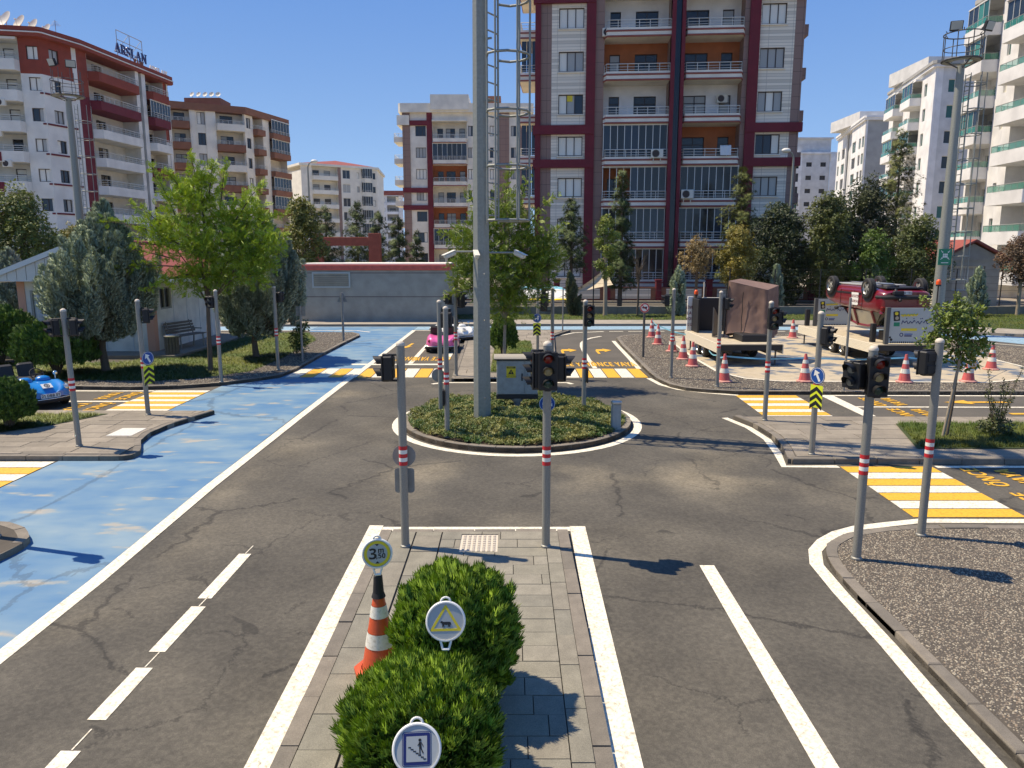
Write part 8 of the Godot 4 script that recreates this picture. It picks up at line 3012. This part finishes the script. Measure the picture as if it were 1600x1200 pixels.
func rand_dir() -> Vector3:
	var y = rng.randf_range(-1, 1)
	var a = rng.randf() * TAU
	return Vector3(sqrt(1 - y * y) * cos(a), y, sqrt(1 - y * y) * sin(a))

# leaves in ellipsoid clumps: thin inside, denser to the outside, ragged
func clumps(lobes: Array, n: int, size: float, up := 0.5, shell := 0.45) -> Array:
	var out = []
	var w = 0.0
	for l in lobes: w += pow(l[3] * l[4] * l[5], 0.667)
	for l in lobes:
		var c = Vector3(l[0], l[1], l[2])
		var tone = rng.randf()
		for i in int(n * pow(l[3] * l[4] * l[5], 0.667) / w):
			var d = rand_dir()
			var r = pow(rng.randf(), shell) * rng.randf_range(0.85, 1.1)
			var p = c + Vector3(d.x * l[3], d.y * l[4], d.z * l[5]) * r
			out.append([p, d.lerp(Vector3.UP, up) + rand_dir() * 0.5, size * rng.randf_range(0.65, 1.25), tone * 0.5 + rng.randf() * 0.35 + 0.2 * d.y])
	return out

# shoots: leaves strung along curved twigs reaching out of the crown
func shoots(t: Node3D, list: Array, per: int, size: float) -> Array:
	var out = []
	var b = MB.new()
	for s in list:
		var p: Vector3 = s[0]
		var q: Vector3 = s[1]
		var mid = p.lerp(q, 0.55) + Vector3.UP * p.distance_to(q) * 0.08
		b.tube([p, mid, q], [s[2], s[2] * 0.6, 0.004], 5)
		for k in per:
			var u = 0.2 + 0.8 * (k + rng.randf()) / per
			var x = p.lerp(mid, minf(u * 2, 1.0)) if u < 0.5 else mid.lerp(q, (u - 0.5) * 2)
			out.append([x + rand_dir() * size * 0.25, (q - p).normalized() * 0.7 + rand_dir() * 0.8 + Vector3.UP * 0.2, size * rng.randf_range(0.7, 1.2) * (1.1 - 0.4 * u), 0.35 + 0.55 * rng.randf()])
	put(t, "branches", b, M.bark)
	return out

func trunk(t: Node3D, line: Array, r0: float, r1: float, m: Material, limbs: Array = []):
	var b = MB.new()
	var rr = []
	for k in line.size(): rr.append(lerpf(r0, r1, float(k) / (line.size() - 1)))
	b.tube(line, rr, 10)
	b.tube([line[0] - Vector3.UP * 0.02, line[0] + Vector3.UP * 0.06], [r0 * 1.5, r0 * 1.02], 10)
	for l in limbs:
		var p: Vector3 = line[l[0]]
		var q = Vector3(l[1], l[2], l[3])
		b.tube([p, p.lerp(q, 0.5) + Vector3.UP * 0.1 * p.distance_to(q), q], [r1 * 1.0, r1 * 0.55, 0.008], 6)
	put(t, "trunk", b, m)

# a tree of ellipsoid clumps round a straightish trunk; h and w are of the crown
func round_tree(label: String, at: Vector3, h: float, w: float, bare: float, kind: String, n: int, size: float, c1: Color, c2: Color, nlobes := 9, bark: Material = null, nm := "broadleaf_tree", group := ""):
	var t = thing(nm, label, "tree", at, 0.0, group)
	var lobes = []
	for k in nlobes:
		var y = (k + 0.5) / nlobes
		var rr = w * 0.5 * pow(sin(PI * clampf(0.12 + y * 0.80, 0, 1)), 0.8)
		var a = k * 2.4 + rng.randf()
		var lr = w * rng.randf_range(0.20, 0.30)
		lobes.append([cos(a) * maxf(rr - lr * 0.8, 0.0), bare + y * (h - bare), sin(a) * maxf(rr - lr * 0.8, 0.0), lr, lr * rng.randf_range(0.8, 1.2), lr])
	var limbs = []
	for l in lobes: limbs.append([1 if l[1] > bare + (h - bare) * 0.4 else 0, l[0], l[1], l[2]])
	trunk(t, [Vector3.ZERO, Vector3(rng.randf_range(-0.05, 0.05), bare + (h - bare) * 0.35, 0), Vector3(0, bare + (h - bare) * 0.85, 0)], 0.05 + 0.014 * h, 0.02 + 0.004 * h, bark if bark else M.bark, [] if bare < 0.1 else limbs.map(func(l): return [1, l[1], l[2], l[3]]))
	foliage(t, "crown", kind, clumps(lobes, n, size), c1, c2)
	return t

# a conifer of drooping tiers
func pine_tree(label: String, at: Vector3, h: float, w: float, n: int, size: float, c1: Color, c2: Color, bare := 0.4, group := ""):
	var t = thing("pine_tree", label, "tree", at, 0.0, group)
	trunk(t, [Vector3.ZERO, Vector3(0.04, h * 0.5, 0), Vector3(0, h * 0.97, 0)], 0.06 + 0.012 * h, 0.02, M.bark)
	var b = MB.new()
	var leaves = []
	var tiers = int(h * 4.0)
	for k in tiers:
		var u = (k + rng.randf()) / tiers
		var y = bare + u * (h - bare)
		var rr = w * 0.5 * pow(1.0 - u, 0.62) * rng.randf_range(0.6, 1.15) + 0.06
		var a = k * 2.4 + rng.randf() * 0.8
		var q = Vector3(cos(a) * rr, y + rr * rng.randf_range(0.05, 0.4), sin(a) * rr)
		b.tube([Vector3(0, y, 0), q], [0.02, 0.006], 4, false)
		for i in maxi(3, int(float(n) / tiers * (0.4 + 1.2 * (1.0 - u)))):
			var s = pow(rng.randf(), 0.6)
			var p = Vector3(0, y, 0).lerp(q, s) + rand_dir() * (0.08 + 0.11 * w * (1.0 - u * 0.6))
			leaves.append([p, (q - Vector3(0, y, 0)).normalized() + Vector3.UP * 0.7 + rand_dir() * 0.4, size * rng.randf_range(0.7, 1.25), rng.randf() * 0.6 + 0.4 * s * rng.randf()])
	put(t, "branches", b, M.bark)
	foliage(t, "crown", "pine", leaves, c1, c2)

# a cypress of upright flames
func flame_tree(label: String, at: Vector3, h: float, w: float, bare: float, flames: int, per: int, size: float, c1: Color, c2: Color, taper := 0.8, nm := "cypress", top_shift := Vector3.ZERO, group := ""):
	var t = thing(nm, label, "tree", at, 0.0, group)
	trunk(t, [Vector3.ZERO, Vector3(-0.04, bare * 0.6, 0.0), top_shift * 0.2 + Vector3(0, h * 0.5, 0), top_shift + Vector3(0, h * 0.93, 0)], 0.05 + 0.016 * h, 0.015, M.bark)
	var b = MB.new()
	var leaves = []
	for k in flames:
		var u = pow((k + rng.randf()) / flames, 1.15)
		var prof = pow(sin(PI * clampf(0.30 + 0.70 * u, 0, 1)), taper) * (1.0 if u > 0.08 else 0.8)
		var a = k * 2.399 + rng.randf() * 0.5
		var rr = w * 0.5 * prof * rng.randf_range(0.45, 0.95)
		var y = bare + u * (h - bare) * 0.86
		var c = top_shift * u + Vector3(cos(a) * rr, y, sin(a) * rr)
		var out = Vector3(cos(a), 0, sin(a))
		var ax = (Vector3.UP * 1.5 + out * rng.randf_range(0.2, 0.8) * (1.2 - u)).normalized()
		var L = rng.randf_range(0.32, 0.6) * (0.6 + 0.5 * (1.0 - u)) * w * 0.42 + 0.22
		var R = L * 0.22
		b.tube([top_shift * u + Vector3(0, maxf(y - rr * 0.8, bare * 0.8), 0), c], [0.02, 0.008], 4, false)
		var tone = rng.randf()
		for i in per:
			var s = rng.randf()
			var rad = R * pow(sin(PI * clampf(0.12 + 0.86 * s, 0, 1)), 0.8) * rng.randf_range(0.5, 1.1)
			var q = rand_dir()
			var side = (q - ax * q.dot(ax)).normalized()
			leaves.append([c + ax * (s - 0.25) * L * 1.3 + side * rad, ax + side * 0.45 + rand_dir() * 0.25, size * rng.randf_range(0.7, 1.2), tone * 0.55 + rng.randf() * 0.45])
	put(t, "branches", b, M.bark)
	foliage(t, "crown", "spray", leaves, c1, c2)
	return t

# a clipped or rounded evergreen bush: upright sprays over a rounded body
func bush(label: String, at: Vector3, rx: float, h: float, n: int, size: float, c1: Color, c2: Color, square := 2.6, nm := "thuja_bush", group := "", taper := 0.0):
	var t = thing(nm, label, "bush", at, 0.0, group)
	var b = MB.new()
	for k in 14:
		var a = TAU * k / 14
		b.tube([Vector3(cos(a) * 0.05, 0, sin(a) * 0.05), Vector3(cos(a) * rx * 0.35, h * 0.5, sin(a) * rx * 0.35), Vector3(cos(a) * rx * 0.6, h * 0.85, sin(a) * rx * 0.6)], [0.02, 0.013, 0.005], 5)
	put(t, "stems", b, M.bark)
	var f = FastNoiseLite.new()
	f.seed = int(at.x * 97.0) + 11
	f.frequency = 2.2
	var leaves = []
	for i in n:
		var d = rand_dir()
		if d.y < -0.55: d.y = -d.y
		var q = Vector3(d.x, d.y * 1.0, d.z)
		var k = pow(pow(absf(q.x), square) + pow(absf(q.y), square) + pow(absf(q.z), square), -1.0 / square)
		var lump = 1.0 + f.get_noise_3d(d.x * 1.2, d.y * 1.2, d.z * 1.2) * 0.34
		var deep = 1.0 - pow(rng.randf(), 2.2) * 0.38
		var p = q * k * lump * deep
		var nar = 1.0 - taper * clampf((p.y + 1.0) / 2.0, 0, 1)
		var w = Vector3(p.x * rx * nar, h * 0.5 + p.y * h * 0.5, p.z * rx * nar)
		if w.y < 0.03: continue
		leaves.append([w, d * 0.5 + Vector3.UP * 1.1 + rand_dir() * 0.3, size * rng.randf_range(0.65, 1.35), 0.45 + f.get_noise_3d(p.x * 2.0 + 9.0, p.y * 2.0, p.z * 2.0) * 0.7 + rng.randf_range(-0.3, 0.3)])
	foliage(t, "foliage", "thuja", leaves, c1, c2)
	return t

func plants():
	var tj1 = Color(0.06, 0.135, 0.008)
	var tj2 = Color(0.27, 0.43, 0.03)
	bush("nearest clipped evergreen bush on the front median, holding the stairs sign", Vector3(-0.59, 0.07, -4.46), 0.44, 0.69, 6400, 0.125, tj1, tj2, 2.25, "thuja_bush", "clipped bushes on the front median")
	bush("second clipped evergreen bush on the front median, behind the cattle sign", Vector3(-0.44, 0.07, -5.38), 0.405, 0.94, 6200, 0.125, tj1, tj2, 2.5, "thuja_bush", "clipped bushes on the front median")
	# roundabout ground cover
	var leaves = []
	var f = FastNoiseLite.new()
	f.seed = 31
	f.frequency = 0.9
	while leaves.size() < 10500:
		var p = Vector2(rng.randf_range(-1, 1), rng.randf_range(-1, 1))
		if p.length() > 1.0: continue
		var q = Vector3(p.x * 2.22, 0.0, p.y * 2.36)
		var hill = 0.07 + 0.09 * (1.0 - p.length_squared()) + f.get_noise_2d(q.x, q.z) * 0.12 - (0.08 if absf(q.x) < 0.3 and q.z < -0.3 and q.z > -1.6 else 0.0)
		q.y = maxf(0.02, hill) * rng.randf_range(0.55, 1.1)
		leaves.append([q, Vector3.UP + rand_dir() * 0.7, rng.randf_range(0.065, 0.115), f.get_noise_2d(q.x * 1.7 + 40.0, q.z * 1.7) * 0.9 + 0.42 + rng.randf_range(-0.3, 0.3)])
	var gc = thing("ground_cover", "low leafy ground cover filling the roundabout, green with brownish tips", "ground cover", Vector3(0.1, 0.09, -15.45))
	gc.set_meta("kind", "stuff")
	foliage(gc, "foliage", "cover", leaves, Color(0.045, 0.11, 0.022), Color(0.28, 0.28, 0.11))
	# blue cypresses
	var b1 = Color(0.21, 0.29, 0.28)
	var b2 = Color(0.46, 0.58, 0.58)
	flame_tree("large blue grey cypress on the lawn in front of the white cabin", Vector3(-11.75, 0.1, -21.6), 4.75, 2.95, 1.1, 210, 210, 0.105, b1, b2, 1.15, "blue_cypress", Vector3(0.35, 0, 0))
	flame_tree("blue grey cypress right of the feathery green tree beside the blue lane", Vector3(-8.4, 0.1, -24.6), 4.45, 2.95, 0.9, 200, 200, 0.105, b1, b2, 1.05, "blue_cypress", Vector3(0.55, 0, 0))
	flame_tree("slender blue grey cypress at the left frame edge behind the cabin", Vector3(-19.7, 0.1, -30.0), 3.6, 1.2, 0.6, 60, 90, 0.15, b1, b2, 0.7, "blue_cypress")
	flame_tree("small leaning grey cypress on the back lawn below the awning", Vector3(3.4, 0.1, -41.0), 2.4, 0.75, 0.05, 34, 70, 0.13, Color(0.07, 0.10, 0.06), Color(0.17, 0.2, 0.14), 0.7, "blue_cypress", Vector3(-0.3, 0, 0))
	flame_tree("small grey cypress on the back lawn between no horn sign and simulator", Vector3(8.95, 0.1, -41.0), 2.65, 0.95, 0.05, 40, 80, 0.13, b1, b2, 0.7, "blue_cypress")
	flame_tree("small grey cypress beside the right corner street lamp", Vector3(15.2, 0.1, -43.8), 2.75, 0.85, 0.2, 36, 80, 0.13, b1, b2, 0.7, "blue_cypress")
	flame_tree("small grey cypress on the back lawn before the gatehouse", Vector3(25.1, 0.1, -41.0), 2.6, 1.0, 0.05, 40, 80, 0.13, b1, b2, 0.7, "blue_cypress")
	flame_tree("tiny pale cypress just behind the overturned car's wheels", Vector3(20.9, 0.1, -43.8), 2.7, 0.6, 0.3, 26, 60, 0.13, b1, b2, 0.7, "blue_cypress")
	# feathery green tree on the left lawn
	var g1 = Color(0.15, 0.25, 0.014)
	var g2 = Color(0.40, 0.54, 0.035)
	var t = thing("feathery_tree", "tall feathery light green tree with pinnate leaves on the left lawn", "tree", Vector3(-8.72, 0.1, -21.6))
	var lobes = [[-0.3, 4.7, 0.1, 0.75, 0.7, 0.7], [0.5, 4.3, -0.3, 0.8, 0.75, 0.75], [-0.9, 3.9, 0.3, 0.75, 0.55, 0.7], [0.1, 3.5, 0.4, 0.85, 0.6, 0.75], [1.1, 3.6, 0.1, 0.75, 0.6, 0.7], [0.5, 2.75, -0.1, 0.75, 0.5, 0.7], [-0.3, 2.65, 0.2, 0.6, 0.45, 0.6], [1.4, 4.4, -0.2, 0.55, 0.6, 0.5], [1.5, 2.95, 0.2, 0.65, 0.5, 0.55], [0.1, 5.25, 0.0, 0.45, 0.5, 0.45], [1.9, 3.6, 0.1, 0.5, 0.5, 0.5]]
	trunk(t, [Vector3.ZERO, Vector3(0.02, 0.9, 0), Vector3(0.05, 1.9, 0), Vector3(0.1, 3.4, 0), Vector3(0.1, 5.0, 0)], 0.075, 0.03, M.bark, lobes.map(func(l): return [2, l[0], l[1], l[2]]))
	leaves = clumps(lobes, 4200, 0.24, 0.35, 0.75)
	var sh = []
	for q in [[-0.5, 3.6, 0.2, -2.55, 4.25, 0.4], [-0.5, 3.0, 0.3, -2.25, 2.85, 0.6], [-0.6, 3.2, 0.3, -2.4, 3.4, 0.5], [-0.6, 4.4, 0.2, -1.2, 5.75, 0.2], [0.0, 5.0, 0.0, -0.1, 6.05, 0.1], [0.6, 4.7, 0.0, 0.9, 5.85, 0.2], [1.0, 4.3, 0.0, 1.9, 5.3, 0.1], [1.2, 3.8, 0.0, 2.5, 4.5, 0.2], [-0.3, 2.8, 0.3, -1.4, 2.3, 0.6], [0.9, 2.9, 0.2, 1.9, 2.5, 0.4], [-0.3, 4.9, 0.1, -0.75, 5.6, 0.3], [0.3, 5.0, 0.0, 0.45, 5.9, -0.1], [-0.7, 3.9, 0.3, -1.7, 4.7, 0.4]]:
		sh.append([Vector3(q[0], q[1], q[2]), Vector3(q[3], q[4], q[5]), 0.022])
	leaves += shoots(t, sh, 44, 0.26)
	foliage(t, "crown", "pinnate", leaves, g1, g2)
	# leafy tree on the rear median behind the tall mast
	t = thing("leafy_tree", "leafy green tree on the rear median partly hidden by the tall mast", "tree", Vector3(-0.2, 0.1, -19.5))
	lobes = [[0.0, 4.2, 0.0, 0.75, 0.8, 0.7], [-0.7, 3.6, 0.1, 0.75, 0.8, 0.7], [0.6, 3.6, 0.0, 0.75, 0.8, 0.7], [-0.3, 2.9, 0.3, 0.85, 0.8, 0.8], [0.5, 2.7, 0.2, 0.8, 0.75, 0.75], [-0.9, 2.8, -0.1, 0.6, 0.65, 0.6], [0.1, 2.1, 0.1, 0.7, 0.55, 0.65], [0.95, 3.2, 0.0, 0.5, 0.6, 0.5]]
	trunk(t, [Vector3.ZERO, Vector3(0.0, 0.9, 0), Vector3(0.02, 1.7, 0), Vector3(0.0, 2.8, 0), Vector3(0.0, 4.2, 0)], 0.05, 0.02, M.bark_pale, lobes.map(func(l): return [2, l[0], l[1], l[2]]))
	leaves = clumps(lobes, 4000, 0.22, 0.35, 0.7)
	sh = []
	for q in [[0.0, 4.4, 0, 0.15, 5.5, 0], [0.5, 4.0, 0, 1.3, 4.8, 0.1], [-0.6, 4.0, 0, -0.9, 4.9, 0.1], [-0.8, 3.4, 0, -1.6, 3.9, 0.1], [0.9, 3.4, 0, 1.5, 4.1, 0.0], [-0.7, 2.5, 0.2, -1.5, 2.3, 0.3], [1.0, 3.0, 0.0, 1.4, 3.2, 0.2], [0.3, 4.3, 0, 0.6, 5.2, 0.1]]:
		sh.append([Vector3(q[0], q[1], q[2]), Vector3(q[3], q[4], q[5]), 0.018])
	leaves += shoots(t, sh, 34, 0.22)
	foliage(t, "crown", "pinnate", leaves, Color(0.08, 0.15, 0.014), Color(0.32, 0.42, 0.035))
	# dark thuja below it and round bushes on the left
	bush("dark egg shaped thuja on the rear median under the leafy tree", Vector3(-0.28, 0.1, -24.8), 0.47, 1.36, 6500, 0.12, Color(0.03, 0.08, 0.010), Color(0.13, 0.23, 0.022), 2.1, "thuja_bush", "", 0.35)
	bush("round dark evergreen bush beside the cypress trunk behind the blue toy car", Vector3(-12.85, 0.1, -21.1), 0.98, 1.42, 10000, 0.13, Color(0.025, 0.075, 0.010), Color(0.13, 0.23, 0.022), 2.2)
	bush("round dark evergreen bush at the left frame edge below the cabin's corner", Vector3(-15.9, 0.1, -23.3), 0.95, 1.6, 8000, 0.14, Color(0.025, 0.075, 0.010), Color(0.13, 0.23, 0.022), 2.2)
	bush("round dark evergreen bush at the left edge on the paved tongue", Vector3(-9.85, 0.1, -14.45), 0.42, 0.92, 8000, 0.085, Color(0.025, 0.075, 0.010), Color(0.13, 0.23, 0.022), 2.2)
	# young tree and sparse shrub on the right tongue
	t = thing("young_tree", "young broad leaved tree tied to a stake on the right tongue lawn", "tree", Vector3(8.1, 0.1, -13.7))
	lobes = [[-0.05, 2.25, 0.0, 0.3, 0.35, 0.3], [-0.3, 2.05, 0.1, 0.28, 0.26, 0.25], [0.25, 2.0, 0.0, 0.28, 0.3, 0.28], [0.05, 1.7, 0.1, 0.3, 0.26, 0.28], [0.15, 1.45, 0.0, 0.22, 0.2, 0.2], [-0.4, 1.75, 0.1, 0.2, 0.18, 0.2], [0.4, 1.65, 0.05, 0.18, 0.18, 0.18]]
	trunk(t, [Vector3.ZERO, Vector3(0.06, 0.7, 0), Vector3(0.08, 1.35, 0), Vector3(0.02, 2.2, 0)], 0.026, 0.012, M.bark, lobes.map(func(l): return [2, l[0], l[1], l[2]]))
	leaves = clumps(lobes, 230, 0.16, 0.2, 0.6)
	sh = []
	for q in [[-0.3, 2.2, 0.0, -0.72, 2.55, 0.1], [-0.3, 1.9, 0.1, -0.8, 1.8, 0.15], [0.3, 1.7, 0.0, 0.52, 1.75, 0.1], [0.0, 2.3, 0, -0.1, 2.65, 0.0], [0.3, 2.1, 0, 0.42, 2.4, 0]]:
		sh.append([Vector3(q[0], q[1], q[2]), Vector3(q[3], q[4], q[5]), 0.01])
	leaves += shoots(t, sh, 8, 0.16)
	foliage(t, "crown", "broad", leaves, Color(0.07, 0.12, 0.018), Color(0.21, 0.28, 0.045))
	var b = MB.new()
	b.tube([Vector3.ZERO, Vector3(0.17, 1.55, 0.02)], [0.028, 0.024], 8)
	t = put(self, "tree_stake", b, M.bark_pale, Transform3D(Basis(), Vector3(7.98, 0.1, -13.62)))
	tag(t, "pale wooden stake beside the young tree on the right tongue lawn", "stake")
	t = thing("sparse_shrub", "sparse upright shrub with small dark leaves at the right edge", "shrub", Vector3(9.1, 0.1, -13.85))
	sh = []
	for k in 9:
		var a = k * 2.4
		sh.append([Vector3(cos(a) * 0.03, 0.0, sin(a) * 0.03), Vector3(cos(a) * (0.12 + 0.03 * k), 0.45 + 0.11 * k, sin(a) * 0.2), 0.012])
	leaves = shoots(t, sh, 17, 0.085)
	leaves += clumps([[0, 0.16, 0, 0.34, 0.16, 0.3]], 150, 0.09)
	foliage(t, "crown", "broad", leaves, Color(0.03, 0.05, 0.018), Color(0.10, 0.12, 0.04))
	t = thing("small_shrub", "small leafy shrub before the square sign post on the left gravel", "shrub", Vector3(-7.15, 0.1, -25.2))
	foliage(t, "foliage", "broad", clumps([[0, 0.45, 0, 0.3, 0.45, 0.3], [0.1, 0.9, 0, 0.2, 0.3, 0.2]], 220, 0.13), Color(0.05, 0.09, 0.02), Color(0.15, 0.2, 0.04))
	# trees behind the site, left
	var dk1 = Color(0.028, 0.055, 0.014)
	var dk2 = Color(0.11, 0.15, 0.035)
	var pn1 = Color(0.03, 0.06, 0.02)
	var pn2 = Color(0.11, 0.155, 0.045)
	round_tree("bushy green tree behind the cabin roof at the left edge", Vector3(-24.3, 0, -38.0), 5.8, 3.9, 0.9, "broad", 2600, 0.26, Color(0.05, 0.085, 0.018), Color(0.17, 0.21, 0.045), 12)
	round_tree("yellowing bushy tree just left of the big blue cypress", Vector3(-21.9, 0, -39.0), 4.4, 3.0, 0.6, "broad", 1800, 0.26, Color(0.07, 0.09, 0.02), Color(0.24, 0.23, 0.06), 10)
	round_tree("olive green tree behind the second blue cypress", Vector3(-11.6, 0, -42.5), 6.0, 2.9, 1.0, "broad", 2000, 0.26, Color(0.06, 0.085, 0.018), Color(0.22, 0.23, 0.05), 10)
	for q in [[-15.1, -62.5, 7.0, 3.2, "left pine of four behind the red pergola"], [-12.9, -64.0, 7.5, 3.4, "second pine from the left behind the red pergola"], [-10.8, -62.5, 6.6, 3.0, "pine behind the pergola's right post"], [-9.0, -61.0, 6.2, 2.3, "slim pine at the right of the red pergola"], [-7.1, -57.0, 4.9, 1.5, "small pine before the farther maroon block"]]:
		pine_tree(q[4], Vector3(q[0], 0, q[1]), q[2], q[3], 1500 if q[3] > 2 else 800, 0.30, pn1, pn2, 0.8, "pines along the street")
	# trees behind the site, middle and right
	pine_tree("pine in front of the tall block's left window column", Vector3(3.8, 0, -49.5), 6.8, 2.5, 1500, 0.26, pn1, pn2, 2.4, "pines along the street")
	pine_tree("tall slim pine before the tall block's left balconies", Vector3(6.95, 0, -49.0), 8.4, 2.3, 1900, 0.26, pn1, pn2, 1.2, "pines along the street")
	pine_tree("tall pine before the tall block's right balconies", Vector3(14.6, 0, -49.3), 8.5, 3.5, 2300, 0.26, Color(0.05, 0.075, 0.02), Color(0.16, 0.19, 0.045), 1.5, "pines along the street")
	pine_tree("tallest ragged pine before the white blocks on the right", Vector3(25.8, 0, -52.0), 11.2, 4.4, 3200, 0.28, Color(0.05, 0.075, 0.025), Color(0.17, 0.19, 0.06), 1.2, "pines along the street")
	t = round_tree("slender young yellow green tree before the tall block", Vector3(5.05, 0.1, -41.0), 5.1, 1.45, 2.2, "broad", 700, 0.2, Color(0.09, 0.14, 0.02), Color(0.26, 0.32, 0.06), 8, M.bark_pale)
	t = thing("bare_tree", "small leafless shrub tree on the back lawn", "tree", Vector3(6.85, 0.1, -41.3))
	b = MB.new()
	b.tube([Vector3.ZERO, Vector3(0, 1.9, 0)], [0.05, 0.03], 7)
	for k in 46:
		var a = k * 2.4
		var q = Vector3(cos(a) * rng.randf_range(0.2, 0.55), rng.randf_range(2.2, 3.4), sin(a) * 0.45)
		b.tube([Vector3(0, rng.randf_range(1.4, 2.2), 0), q * Vector3(0.6, 0.9, 0.6) + Vector3(0, 0.1, 0), q], [0.014, 0.009, 0.003], 4)
	put(t, "trunk", b, M.bark)
	round_tree("small dry straw coloured tree before the tall block's ground floor", Vector3(10.75, 0.1, -44.5), 3.85, 2.1, 2.3, "broad", 900, 0.16, Color(0.16, 0.12, 0.06), Color(0.36, 0.28, 0.16), 9, M.bark)
	round_tree("golden green round tree right of the dry straw coloured one", Vector3(13.1, 0.1, -44.5), 4.4, 2.5, 1.6, "broad", 1100, 0.24, Color(0.12, 0.12, 0.02), Color(0.34, 0.29, 0.07), 9)
	round_tree("dark dense tree left of the right corner street lamp", Vector3(16.3, 0, -47.0), 5.9, 4.2, 0.4, "broad", 2600, 0.26, Color(0.014, 0.03, 0.010), Color(0.06, 0.085, 0.025), 13)
	round_tree("round green tree right of the corner street lamp", Vector3(18.9, 0, -46.0), 6.6, 3.5, 1.2, "broad", 2300, 0.26, dk1, Color(0.16, 0.18, 0.045), 12)
	round_tree("low bright green round tree above the overturned car", Vector3(21.0, 0, -44.5), 4.0, 2.7, 0.7, "broad", 1500, 0.24, Color(0.045, 0.09, 0.014), Color(0.13, 0.22, 0.03), 9)
	round_tree("tall dark tree behind the bright green round one", Vector3(22.9, 0, -50.0), 7.4, 4.4, 0.5, "broad", 2600, 0.28, Color(0.018, 0.036, 0.012), Color(0.085, 0.10, 0.03), 13)
	round_tree("round leafy tree directly left of the right mast", Vector3(23.6, 0, -44.5), 5.0, 3.5, 0.7, "broad", 2200, 0.25, dk1, Color(0.14, 0.17, 0.04), 12)
	round_tree("dark tree behind the right corner street lamp", Vector3(18.2, 0, -50.5), 5.6, 3.0, 0.5, "broad", 1500, 0.27, Color(0.016, 0.034, 0.012), Color(0.07, 0.09, 0.028), 9)
	round_tree("broad dark tree behind the overturned car's far wheels", Vector3(20.6, 0, -49.0), 6.2, 3.6, 0.4, "broad", 1900, 0.27, Color(0.016, 0.034, 0.012), Color(0.075, 0.095, 0.028), 11)
	round_tree("purple leaved tree at the right edge before the shop front", Vector3(27.6, 0.1, -41.3), 4.0, 2.7, 2.0, "broad", 1100, 0.2, Color(0.06, 0.045, 0.03), Color(0.20, 0.12, 0.09), 9, M.bark_pale)
	round_tree("green and purple tree farthest right on the back lawn", Vector3(29.4, 0.1, -42.2), 4.0, 2.4, 1.8, "broad", 900, 0.2, Color(0.05, 0.06, 0.02), Color(0.17, 0.15, 0.06), 8, M.bark_pale)
	for k in 6:
		round_tree("dark hedge tree %s" % ["at the left end of the row behind the cabin", "second from the left behind the cabin", "third from the left behind the cabin", "behind the feathery tree's left side", "behind the feathery tree's trunk", "behind the feathery tree's right side", "at the left of the pergola", "between the pergola and the cabin trees", "low beside the pergola post"][k], Vector3(-34.0 + 2.9 * k, 0, -44.5 - 1.5 * (k % 3)), 3.3 + 0.6 * ((k * 7) % 3), 3.4, 0.2, "broad", 1100, 0.28, dk1, dk2, 9, null, "hedge_tree", "hedge trees behind the left wall")
